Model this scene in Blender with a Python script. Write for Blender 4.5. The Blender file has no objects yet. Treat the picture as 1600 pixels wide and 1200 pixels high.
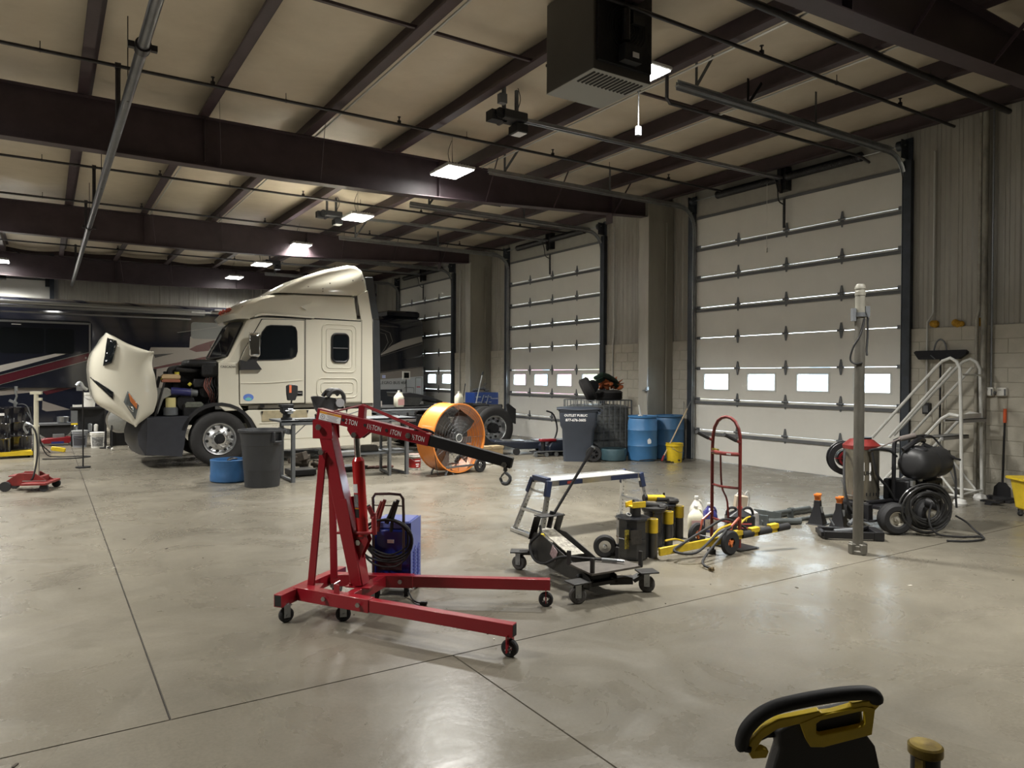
import bpy, math, random
from mathutils import Vector, Matrix
random.seed(7)
S = bpy.context.scene
COL = S.collection
PI = math.pi

# ---------------------------------------------------------------- camera
YAW, PITCH, ROLL = 0.5704, -0.0098, 0.005
F_ = Vector((math.sin(YAW)*math.cos(PITCH), math.cos(YAW)*math.cos(PITCH), math.sin(PITCH)))
R_ = Vector((math.cos(YAW), -math.sin(YAW), 0)); U_ = R_.cross(F_)
R2 = R_*math.cos(ROLL) + U_*math.sin(ROLL); U2 = -R_*math.sin(ROLL) + U_*math.cos(ROLL)
cd = bpy.data.cameras.new('camera'); cam = bpy.data.objects.new('camera', cd); COL.objects.link(cam)
cd.sensor_width = 36; cd.lens = 36*1136.8/1600; cd.clip_start = 0.05; cd.clip_end = 300
cam.matrix_world = Matrix(((R2.x, U2.x, -F_.x, 0), (R2.y, U2.y, -F_.y, 0), (R2.z, U2.z, -F_.z, 1.6426), (0, 0, 0, 1)))
S.camera = cam

# ---------------------------------------------------------------- world, exposure
W = bpy.data.worlds.new('world'); S.world = W; W.use_nodes = True
wn = W.node_tree; wn.nodes.clear()
wo = wn.nodes.new('ShaderNodeOutputWorld'); wb = wn.nodes.new('ShaderNodeBackground')
wb.inputs[0].default_value = (0.80, 0.91, 1.0, 1); wb.inputs[1].default_value = 6.0
wn.links.new(wb.outputs[0], wo.inputs[0])
S.view_settings.view_transform = 'Standard'; S.view_settings.look = 'None'
S.view_settings.exposure = 1.3; S.view_settings.gamma = 1; S.view_settings.use_curve_mapping = False
LAMP_W, SPREAD = 124.0, 130   # each ceiling lamp: watts, beam angle
LAMP = 14.0          # radiance of the lamp panels

# ---------------------------------------------------------------- materials
MATS = {}
def mat(name, col, rough=.5, metal=0, noise=0, nscale=6, bump=0, bscale=40, emit=0, trans=0, spec=.5, coat=0, col2=None, stretch=None, alpha=1):
    if name in MATS: return MATS[name]
    m = bpy.data.materials.new(name); m.use_nodes = True; MATS[name] = m
    nt = m.node_tree; b = nt.nodes['Principled BSDF']
    b.inputs['Base Color'].default_value = (*col, 1); b.inputs['Roughness'].default_value = rough
    b.inputs['Metallic'].default_value = metal; b.inputs['Specular IOR Level'].default_value = spec
    b.inputs['Transmission Weight'].default_value = trans; b.inputs['Coat Weight'].default_value = coat
    b.inputs['Coat Roughness'].default_value = .08; b.inputs['Alpha'].default_value = alpha
    if emit:
        b.inputs['Emission Color'].default_value = (*col, 1); b.inputs['Emission Strength'].default_value = emit
    if noise or bump:
        tc = nt.nodes.new('ShaderNodeTexCoord'); mp = nt.nodes.new('ShaderNodeMapping')
        nt.links.new(tc.outputs['Object'], mp.inputs[0])
        if stretch: mp.inputs['Scale'].default_value = stretch
    if noise:
        n = nt.nodes.new('ShaderNodeTexNoise'); n.inputs['Scale'].default_value = nscale; n.inputs['Detail'].default_value = 6
        n.inputs['Roughness'].default_value = .65
        nt.links.new(mp.outputs[0], n.inputs['Vector'])
        r = nt.nodes.new('ShaderNodeValToRGB'); r.color_ramp.elements[0].position = .32; r.color_ramp.elements[1].position = .68
        c2 = col2 or tuple(c*(1-noise) for c in col)
        r.color_ramp.elements[0].color = (*c2, 1); r.color_ramp.elements[1].color = (*col, 1)
        nt.links.new(n.outputs[0], r.inputs[0]); nt.links.new(r.outputs[0], b.inputs['Base Color'])
    if bump:
        n2 = nt.nodes.new('ShaderNodeTexNoise'); n2.inputs['Scale'].default_value = bscale; n2.inputs['Detail'].default_value = 5
        nt.links.new(mp.outputs[0], n2.inputs['Vector'])
        bp = nt.nodes.new('ShaderNodeBump'); bp.inputs['Strength'].default_value = bump; bp.inputs['Distance'].default_value = .01
        nt.links.new(n2.outputs[0], bp.inputs['Height']); nt.links.new(bp.outputs[0], b.inputs['Normal'])
    return m

# ---------------------------------------------------------------- mesh builder
def rotm(rx=0, ry=0, rz=0):
    return Matrix.Rotation(rz, 4, 'Z') @ Matrix.Rotation(ry, 4, 'Y') @ Matrix.Rotation(rx, 4, 'X')
def frame(p0, p1, up=(0, 0, 1)):
    """matrix whose Z runs p0 -> p1, origin p0"""
    z = (Vector(p1)-Vector(p0)).normalized(); u = Vector(up)
    if abs(z.dot(u)) > .999: u = Vector((1, 0, 0))
    x = u.cross(z).normalized(); y = z.cross(x)
    return Matrix(((x.x, y.x, z.x, p0[0]), (x.y, y.y, z.y, p0[1]), (x.z, y.z, z.z, p0[2]), (0, 0, 0, 1)))
def smooth_path(pts, k=6, closed=False):
    P = [Vector(p) for p in pts]; n = len(P); out = []
    for i in range(n if closed else n-1):
        g = (lambda j: P[j % n]) if closed else (lambda j: P[max(0, min(n-1, j))])
        a, b, c, d = g(i-1), g(i), g(i+1), g(i+2)
        for q in range(k):
            t = q/k
            out.append(.5*((2*b)+(c-a)*t+(2*a-5*b+4*c-d)*t*t+(3*b-a-3*c+d)*t**3))
    if not closed: out.append(P[-1])
    return out
class MB:
    def __init__(s, T=None):
        s.v = []; s.f = []; s.m = []; s.T = T or Matrix.Identity(4); s.mi = 0
    def _add(s, vs, fs, M=None):
        o = len(s.v); T = s.T @ M if M is not None else s.T
        s.v += [tuple(T @ Vector(v)) for v in vs]
        s.f += [tuple(i+o for i in f) for f in fs]; s.m += [s.mi]*len(fs)
        return s
    def box(s, c, size, rot=None, ch=0, taper=None):
        x, y, z = [a/2 for a in size]
        M = Matrix.Translation(c)
        if rot is not None: M = M @ (rot if isinstance(rot, Matrix) else rotm(*rot))
        tx, ty = taper or (1, 1)
        if ch and min(x, y, z) > ch:
            vs = []; 
            for sz, kx, ky in ((-1, 1, 1), (1, tx, ty)):
                for zz, ins in (((z-0)*sz, ch), ((z-ch)*sz, 0)):
                    for a, b in ((-1, -1), (1, -1), (1, 1), (-1, 1)):
                        vs.append((a*(x*kx-ins-(0 if ins else 0)), b*(y*ky-ins), zz))
            # rings: 0 bottom cap(inset) 1 bottom side, 2 top cap, 3 top side
            r = lambda k: list(range(4*k, 4*k+4))
            fs = [tuple(reversed(r(0))), tuple(r(2))]
            for A, B in ((r(0), r(1)), (r(1), r(3)), (r(3), r(2))):
                for i in range(4): fs.append((A[i], A[(i+1) % 4], B[(i+1) % 4], B[i]))
            return s._add(vs, fs, M)
        vs = [(a*x*(tx if c_ > 0 else 1), b*y*(ty if c_ > 0 else 1), c_*z) for c_ in (-1, 1) for a, b in ((-1, -1), (1, -1), (1, 1), (-1, 1))]
        fs = [(3, 2, 1, 0), (4, 5, 6, 7)]+[(i, (i+1) % 4, 4+(i+1) % 4, 4+i) for i in range(4)]
        return s._add(vs, fs, M)
    def bx(s, x0, x1, y0, y1, z0, z1, ch=0):
        return s.box(((x0+x1)/2, (y0+y1)/2, (z0+z1)/2), (abs(x1-x0), abs(y1-y0), abs(z1-z0)), ch=ch)
    def bar(s, p0, p1, w, h, up=(0, 0, 1), ch=0):
        L = (Vector(p1)-Vector(p0)).length
        M = frame(p0, p1, up)
        s2 = MB(s.T @ M); s2.mi = s.mi
        s2.box((0, 0, L/2), (w, h, L), ch=ch)
        o = len(s.v); s.v += s2.v; s.f += [tuple(i+o for i in f) for f in s2.f]; s.m += s2.m
        return s
    def cyl(s, p0, p1, r0, r1=None, n=16, cap=True):
        r1 = r0 if r1 is None else r1; L = (Vector(p1)-Vector(p0)).length
        vs = [(r*math.cos(2*PI*i/n), r*math.sin(2*PI*i/n), z) for r, z in ((r0, 0), (r1, L)) for i in range(n)]
        fs = [(i, (i+1) % n, n+(i+1) % n, n+i) for i in range(n)]
        if cap: fs += [tuple(range(n-1, -1, -1)), tuple(range(n, 2*n))]
        return s._add(vs, fs, frame(p0, p1))
    def lathe(s, prof, n=24, M=None, a0=0, a1=2*PI, caps=True):
        full = abs(a1-a0-2*PI) < 1e-6; k = n if full else n+1
        vs = []
        for r, z in prof:
            for i in range(k):
                a = a0+(a1-a0)*i/n; vs.append((r*math.cos(a), r*math.sin(a), z))
        fs = []
        for j in range(len(prof)-1):
            for i in range(n):
                i2 = (i+1) % k
                fs.append((j*k+i, j*k+i2, (j+1)*k+i2, (j+1)*k+i))
        if caps and full and prof[0][0] > 1e-5: fs.append(tuple(range(k-1, -1, -1)))
        if caps and full and prof[-1][0] > 1e-5: fs.append(tuple(range((len(prof)-1)*k, len(prof)*k)))
        return s._add(vs, fs, M)
    def ring(s, prof, n=24, M=None):
        """closed section swept round Z: no caps"""
        vs = []; k = len(prof)
        for r, z in prof:
            for i in range(n):
                a = 2*PI*i/n; vs.append((r*math.cos(a), r*math.sin(a), z))
        fs = [(j*n+i, j*n+(i+1) % n, ((j+1) % k)*n+(i+1) % n, ((j+1) % k)*n+i) for j in range(k) for i in range(n)]
        return s._add(vs, fs, M)
    def tube(s, pts, r, n=8, closed=False, k=0):
        P = smooth_path(pts, k, closed) if k else [Vector(p) for p in pts]
        m = len(P); rr = r if isinstance(r, (list, tuple)) else [r]*m
        vs = []; ref = None
        for i, p in enumerate(P):
            if closed: t = P[(i+1) % m]-P[i-1]
            else: t = P[min(m-1, i+1)]-P[max(0, i-1)]
            t = t.normalized() if t.length > 1e-9 else Vector((0, 0, 1))
            if ref is None: ref = Vector((0, 0, 1)) if abs(t.z) < .9 else Vector((1, 0, 0))
            x = ref.cross(t)
            if x.length < 1e-6: x = Vector((1, 0, 0)).cross(t)
            x.normalize(); y = t.cross(x); ref = y
            q = rr[min(i*len(rr)//m, len(rr)-1)] if len(rr) != m else rr[i]
            for j in range(n):
                a = 2*PI*j/n; vs.append(tuple(p+(x*math.cos(a)+y*math.sin(a))*q))
        fs = []
        for i in range(m if closed else m-1):
            i2 = (i+1) % m
            for j in range(n): fs.append((i*n+j, i*n+(j+1) % n, i2*n+(j+1) % n, i2*n+j))
        if not closed: fs += [tuple(range(n-1, -1, -1)), tuple(range((m-1)*n, m*n))]
        return s._add(vs, fs)
    def prism(s, pts, d0, d1, M=None):
        """polygon in local XY, extruded from z=d0 to z=d1"""
        n = len(pts); vs = [(x, y, z) for z in (d0, d1) for x, y in pts]
        fs = [tuple(range(n-1, -1, -1)), tuple(range(n, 2*n))]+[(i, (i+1) % n, n+(i+1) % n, n+i) for i in range(n)]
        return s._add(vs, fs, M)
    def loft(s, rings, cap=True, M=None, close=False):
        n = len(rings[0]); vs = [tuple(p) for r in rings for p in r]; fs = []
        m = len(rings)
        for j in range(m if close else m-1):
            for i in range(n):
                j2 = (j+1) % m
                fs.append((j*n+i, j*n+(i+1) % n, j2*n+(i+1) % n, j2*n+i))
        if cap and not close: fs += [tuple(range(n-1, -1, -1)), tuple(range((m-1)*n, m*n))]
        return s._add(vs, fs, M)
    def sheet(s, grid, M=None):
        """open surface from rows of points"""
        n = len(grid[0]); vs = [tuple(p) for r in grid for p in r]
        fs = [(j*n+i, j*n+i+1, (j+1)*n+i+1, (j+1)*n+i) for j in range(len(grid)-1) for i in range(n-1)]
        return s._add(vs, fs, M)
    def ball(s, c, r, n=12, sc=(1, 1, 1), rot=None):
        prof = [(max(1e-6, r*math.sin(PI*i/(n//2+2))), -r*math.cos(PI*i/(n//2+2))) for i in range(n//2+3)]
        M = Matrix.Translation(c)
        if rot: M = M @ rotm(*rot)
        M = M @ Matrix.Diagonal((*sc, 1))
        return s.lathe(prof, n, M)
    def text(s, body, size, M, depth=.002, align='CENTER', bold=0):
        cu = bpy.data.curves.new('t', 'FONT'); cu.body = body; cu.size = size; cu.align_x = align; cu.align_y = 'CENTER'
        cu.extrude = depth/2; cu.resolution_u = 2; cu.offset = bold
        o = bpy.data.objects.new('t', cu); COL.objects.link(o)
        me = bpy.data.meshes.new_from_object(o)
        s._add([tuple(v.co) for v in me.vertices], [tuple(p.vertices) for p in me.polygons], M)
        bpy.data.objects.remove(o); bpy.data.meshes.remove(me); bpy.data.curves.remove(cu)
        return s
    def mesh(s, name, mats, flat=False, angle=35):
        me = bpy.data.meshes.new(name); me.from_pydata(s.v, [], s.f)
        for m in (mats if isinstance(mats, (list, tuple)) else [mats]): me.materials.append(m)
        if any(s.m): me.polygons.foreach_set('material_index', s.m)
        if not flat:
            me.polygons.foreach_set('use_smooth', [True]*len(me.polygons))
            me.set_sharp_from_angle(angle=math.radians(angle))
        me.update(); return me
    def build(s, name, mats, parent=None, label=None, bev=0, flat=False, loc=None, rot=None, angle=35, kind=None):
        o = bpy.data.objects.new(name, s.mesh(name, mats, flat, angle)); COL.objects.link(o)
        if parent is not None: o.parent = parent
        if label: o['label'] = label
        if kind: o['kind'] = kind
        if loc: o.location = loc
        if rot: o.rotation_euler = rot
        if bev:
            b = o.modifiers.new('bevel', 'BEVEL'); b.width = bev; b.segments = 2; b.limit_method = 'ANGLE'; b.angle_limit = math.radians(40)
            b.harden_normals = False
        return o
def islands(mb, name, mats, parent=None, **kw):
    """one object per loose piece of the builder"""
    par = list(range(len(mb.v)))
    def fd(a):
        while par[a] != a: par[a] = par[par[a]]; a = par[a]
        return a
    for f in mb.f:
        for i in f[1:]: par[fd(i)] = fd(f[0])
    groups = {}
    for f, m in zip(mb.f, mb.m): groups.setdefault(fd(f[0]), []).append((f, m))
    out = []
    for fs in groups.values():
        idx = {}; q = MB()
        for f, m in fs:
            for i in f:
                if i not in idx: idx[i] = len(q.v); q.v.append(mb.v[i])
            q.f.append(tuple(idx[i] for i in f)); q.m.append(m)
        out.append(q.build(name, mats, parent, **kw))
    return out
def thing(name, label, cat, loc=(0, 0, 0), rz=0, group=None, kind=None):
    o = bpy.data.objects.new(name, None); COL.objects.link(o); o.empty_display_size = .1
    o.location = loc; o.rotation_euler = (0, 0, rz)
    if label: o['label'] = label
    if cat: o['category'] = cat
    if group: o['group'] = group
    if kind: o['kind'] = kind
    return o
def tag(o, label=None, cat=None, group=None, kind=None):
    if label: o['label'] = label
    if cat: o['category'] = cat
    if group: o['group'] = group
    if kind: o['kind'] = kind
    return o
def kids(o): return [c for c in bpy.data.objects if c.parent == o]
def dup(root, loc=None, rz=None, label=None, group=None):
    r = root.copy(); COL.objects.link(r)
    if loc is not None: r.location = loc
    if rz is not None: r.rotation_euler = (0, 0, rz)
    if label: r['label'] = label
    if group: r['group'] = group
    def go(src, dst):
        for ch in kids(src):
            c = ch.copy(); COL.objects.link(c); c.parent = dst; go(ch, c)
    go(root, r); return r
def inst(src, name, parent, loc, rot=None):
    """another object sharing src's mesh"""
    o = bpy.data.objects.new(name, src.data if hasattr(src, 'data') else src); COL.objects.link(o); o.parent = parent; o.location = loc
    if rot: o.rotation_euler = rot
    if hasattr(src, 'modifiers'):
        for m in src.modifiers:
            b = o.modifiers.new(m.name, m.type)
            b.width = m.width; b.segments = m.segments; b.limit_method = m.limit_method; b.angle_limit = m.angle_limit
    return o
# ================================================================ common materials
M_red = mat('red_paint', (.22, .006, .012), .38, noise=.25, nscale=3, coat=.3)
M_redd = mat('worn_red_paint', (.20, .018, .015), .5, noise=.45, nscale=14)
M_blk = mat('black_paint', (.012, .012, .014), .42, noise=.3, nscale=20)
M_blkpl = mat('black_plastic', (.018, .018, .02), .5, bump=.15, bscale=300)
M_rub = mat('black_rubber', (.014, .014, .015), .75, bump=.3, bscale=120)
M_stl = mat('bright_steel', (.62, .62, .62), .28, metal=1, noise=.25, nscale=9)
M_gal = mat('galvanized_steel', (.42, .44, .46), .38, metal=.9, noise=.25, nscale=7)
M_dgal = mat('dull_zinc_steel', (.17, .18, .19), .6, metal=.5, noise=.3, nscale=5)
M_alu = mat('brushed_aluminium', (.72, .73, .74), .33, metal=1, noise=.15, nscale=4)
M_grey = mat('grey_paint', (.12, .125, .13), .45, noise=.25, nscale=12)
M_yel = mat('yellow_paint', (.62, .43, .02), .42, noise=.3, nscale=12)
M_yelpl = mat('yellow_plastic', (.70, .50, .02), .45, noise=.25, nscale=8)
M_org = mat('orange_paint', (.75, .20, .03), .4, noise=.15, nscale=5)
M_wht = mat('white_paint', (.72, .72, .68), .35, noise=.12, nscale=6)
M_whtpl = mat('white_plastic', (.74, .73, .68), .5, noise=.12, nscale=10)
M_txt = mat('white_print', (.8, .8, .8), .6)
M_txtk = mat('black_print', (.01, .01, .01), .6)
M_blu = mat('blue_plastic', (.035, .12, .28), .45, noise=.25, nscale=5)
M_glass = mat('dark_glass', (.008, .01, .012), .05, spec=.6)
M_chr = mat('chrome', (.8, .8, .8), .1, metal=1)

# ================================================================ floor of cast slabs with saw-cut joints
def floor_material():
    m = bpy.data.materials.new('sealed_concrete'); m.use_nodes = True; nt = m.node_tree; N = nt.nodes; L = nt.links
    b = N['Principled BSDF']
    tc = N.new('ShaderNodeTexCoord')
    geo = N.new('ShaderNodeNewGeometry')
    def noise(scale, detail, stretch=(1, 1, 1), dist=0, rough=.6):
        mp = N.new('ShaderNodeMapping'); mp.inputs['Scale'].default_value = stretch; L.new(geo.outputs['Position'], mp.inputs[0])
        n = N.new('ShaderNodeTexNoise'); n.inputs['Scale'].default_value = scale; n.inputs['Detail'].default_value = detail
        n.inputs['Distortion'].default_value = dist; n.inputs['Roughness'].default_value = rough; L.new(mp.outputs[0], n.inputs['Vector']); return n
    def ramp(n, a, b_, ca, cb):
        r = N.new('ShaderNodeValToRGB'); r.color_ramp.elements[0].position = a; r.color_ramp.elements[1].position = b_
        r.color_ramp.elements[0].color = (*ca, 1); r.color_ramp.elements[1].color = (*cb, 1); L.new(n.outputs[0], r.inputs[0]); return r
    def mix(f, a, b_, mode='MULTIPLY'):
        x = N.new('ShaderNodeMixRGB'); x.blend_type = mode
        if isinstance(f, float): x.inputs[0].default_value = f
        else: L.new(f, x.inputs[0])
        L.new(a, x.inputs[1]); L.new(b_, x.inputs[2]); return x
    big = ramp(noise(.38, 9, dist=.4, rough=.65), .25, .75, (.140, .126, .098), (.218, .198, .158))
    mid = ramp(noise(1.7, 11, dist=.3, rough=.75), .2, .8, (.74, .74, .74), (1.06, 1.06, 1.06))
    scuf = ramp(noise(2.6, 11, (.5, 1, 1), dist=.6, rough=.8), .55, .80, (0, 0, 0), (1, 1, 1))
    fine = ramp(noise(55, 4), .35, .6, (.86, .86, .86), (1, 1, 1))
    dark = ramp(noise(.7, 10, dist=.3), .50, .85, (1, 1, 1), (.60, .60, .61))
    c = mix(1.0, big.outputs[0], mid.outputs[0]); c = mix(1.0, c.outputs[0], fine.outputs[0]); c = mix(1.0, c.outputs[0], dark.outputs[0])
    light = N.new('ShaderNodeRGB'); light.outputs[0].default_value = (.32, .295, .24, 1)
    sf = N.new('ShaderNodeMath'); sf.operation = 'MULTIPLY'; sf.inputs[1].default_value = .32; L.new(scuf.outputs[0], sf.inputs[0])
    c = mix(sf.outputs[0], c.outputs[0], light.outputs[0], 'MIX')
    L.new(c.outputs[0], b.inputs['Base Color'])
    rr = ramp(noise(1.3, 8, dist=1.5), .3, .7, (.20, .20, .20), (.42, .42, .42)); L.new(rr.outputs[0], b.inputs['Roughness'])
    b.inputs['Specular IOR Level'].default_value = .5
    bn = noise(14, 8); bp = N.new('ShaderNodeBump'); bp.inputs['Strength'].default_value = .12; bp.inputs['Distance'].default_value = .01
    L.new(bn.outputs[0], bp.inputs['Height']); L.new(bp.outputs[0], b.inputs['Normal'])
    return m
M_floor = floor_material()
M_joint = mat('dark_joint_filler', (.035, .03, .026), .8)
fl = MB().bx(-15, 11.3, -7, 27.4, -.25, -.012).build('floor', M_joint); tag(fl, 'smooth sealed grey concrete floor with saw-cut joints', kind='structure')
g = .005
ys = [-7, 3.78, 11.4, 19.0, 27.4]
for i in range(4):
    xs = [-15, -6.9, .50, 11.3] if i else [-15, -5.6, 2.02, 11.3]
    for j in range(3):
        MB().bx(xs[j]+g, xs[j+1]-g, ys[i]+g, ys[i+1]-g, -.012, 0, ch=0).build('floor_slab', M_floor, fl)

# ================================================================ right wall: block base, ribbed panels above, three doors
WX = 11.09
M_cmu = mat('painted_block', (.46, .43, .36), .8, noise=.28, nscale=5, bump=.35, bscale=45, col2=(.40, .375, .31))
M_mort = mat('painted_mortar', (.40, .375, .31), .85, noise=.2)
M_liner = mat('beige_ribbed_steel', (.37, .355, .31), .3, noise=.25, nscale=2.5, col2=(.28, .265, .23), stretch=(1, 1, .25))
M_colm = mat('beige_trim_steel', (.34, .32, .27), .4, noise=.3, nscale=2, col2=(.25, .235, .2), stretch=(1, 1, .3))
M_dark = mat('dark_maroon_primer', (.058, .038, .044), .5, noise=.35, nscale=3)
M_out = mat('outer_skin_steel', (.3, .3, .3), .6)
wr = thing('wall_right', 'long wall with painted block base, beige ribbed steel panels above and three doors', None, (0, 0, 0), kind='structure')
segs = [(-2.5, 6.13), (10.40, 13.28), (17.41, 20.74), (25.01, 27.3)]
bm = MB()
for a, b in segs: bm.bx(WX, WX+.16, a, b, 0, 5.75)
for a, b in ((6.13, 10.40), (13.28, 17.41), (20.74, 25.01)): bm.bx(WX+.02, WX+.16, a, b, 4.86, 5.75)
bm.bx(WX, WX+.16, -7, -2.5, 0, 5.75)
bm.build('wall_backing', M_out, wr)
# blocks
blk = {}
def block_mesh(w):
    k = round(w, 3)
    if k not in blk: blk[k] = MB().box((0, 0, 0), (.04, w-.008, .192), ch=.004).mesh('block', M_cmu, flat=True)
    return blk[k]
mo = MB(); nblk = 0
for a, b in segs[:3]:
    a = max(a, 3.1)
    mo.bx(WX-.034, WX+.001, a+.01, b-.01, 0, 2.4)
    for r in range(12):
        y = a + (0.2 if r % 2 else 0.0); cuts = [a]
        while y < b-.05:
            if y > a+.05: cuts.append(y)
            y += .4
        cuts.append(b)
        for y0, y1 in zip(cuts, cuts[1:]):
            if y1-y0 < .05: continue
            inst(block_mesh(y1-y0), 'block', wr, (WX-.02-random.uniform(0, .0015), (y0+y1)/2, .1+.2*r)); nblk += 1
mo.build('mortar', M_mort, wr)
mc = MB().bx(WX-.04, WX, -2.5, 3.1, 0, 2.4).bx(WX-.04, WX, 25.01, 27.3, 0, 2.4); mc.build('block_base', M_cmu, wr)
# ribbed liner panels
def ribbed(y0, y1, z0, z1, M=None, depth=.022):
    """vertical ribs along local Y, sheet faces local -X"""
    pts = []; y = y0; k = 0
    pts.append((0, y0))
    y = y0
    while y < y1-1e-4:
        for dy, dx in ((.05, 0), (.072, -depth), (.118, -depth), (.14, 0), (.195, 0), (.20, -.006), (.215, -.006), (.22, 0), (.25, 0), (.255, -.006), (.27, -.006), (.275, 0), (.305, 0)):
            if y+dy < y1: pts.append((dx, y+dy))
        y += .305
    pts.append((0, y1))
    mb = MB()
    vs = [(x, yy, z) for z in (z0, z1) for x, yy in pts]; n = len(pts)
    mb._add(vs, [(i+1, i, n+i, n+i+1) for i in range(n-1)], M)
    return mb
for a, b in segs:
    y = a
    while y < b-.01:
        y1 = min(y+.915, b)
        ribbed(y, y1, 2.405, 5.7, Matrix.Translation((WX-.004, 0, 0)), .012).build('liner_panel', M_liner, wr, flat=True); y = y1
M_dhead = mat('header_board', (.36, .35, .31), .5, noise=.12)
for a, b in ((6.13, 10.40), (13.28, 17.41), (20.74, 25.01)):
    MB().bx(WX-.01, WX+.02, a, b, 4.87, 5.7).build('header_panel', M_dhead, wr)
# columns clad in beige steel
for y0, z1 in ((3.55, 4.95), (11.0, 4.95), (18.38, 4.95)):
    c = MB(); c.bx(10.36, WX-.03, y0+.012, y0+.235, 0, 5.3)
    c.build('steel_column', M_colm, wr)
    MB().bx(10.335, 10.36, y0-.015, y0+.26, 0, z1).build('column_flange', M_liner, wr)
    MB().bx(10.37, 10.80, y0-.003, y0+.012, 0.02, z1-.1).bx(10.84, 10.87, y0-.02, y0+.012, 0, z1-.1).build('column_cover', M_colm, wr)
# ledge of yellow foam
M_foam = mat('yellow_spray_foam', (.55, .30, .03), .9, bump=1, bscale=60, noise=.4, nscale=40)
for y, w in ((5.71, .13), (5.33, .16), (5.06, .08)):
    mb = MB()
    for k in range(5): mb.ball((WX-.03, y+random.uniform(-.5, .5)*w*.8, 2.43+random.uniform(0, .03)), .035+random.uniform(0, .02), 8)
    mb.build('foam_lump', M_foam, wr)

# ---------------------------------------------------------------- sectional doors
M_door = mat('white_door_skin', (.68, .67, .62), .5, noise=.06, nscale=2, bump=.06, bscale=200)
M_jamb = mat('dark_jamb_steel', (.055, .065, .08), .45, metal=.3, noise=.35, nscale=6)
M_pane = mat('clear_pane', (.9, .97, 1), .02, trans=1, spec=.3)
M_wfr = mat('window_frame_white', (.62, .63, .60), .5)
hinge_me = MB().box((-.014, 0, .065), (.010, .07, .13), taper=(1, .3)).box((-.014, 0, -.065), (.010, .07, .13), (PI, 0, 0), taper=(1, .3)).cyl((-.024, -.06, 0), (-.024, .06, 0), .017, n=8).mesh('hinge', M_dgal)
roller_me = MB().cyl((-.02, -.05, 0), (-.02, .07, 0), .008, n=6).cyl((-.02, .04, 0), (-.02, .07, 0), .028, n=10).box((-.008, -.06, 0), (.012, .09, .06)).mesh('roller', M_dgal)
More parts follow.
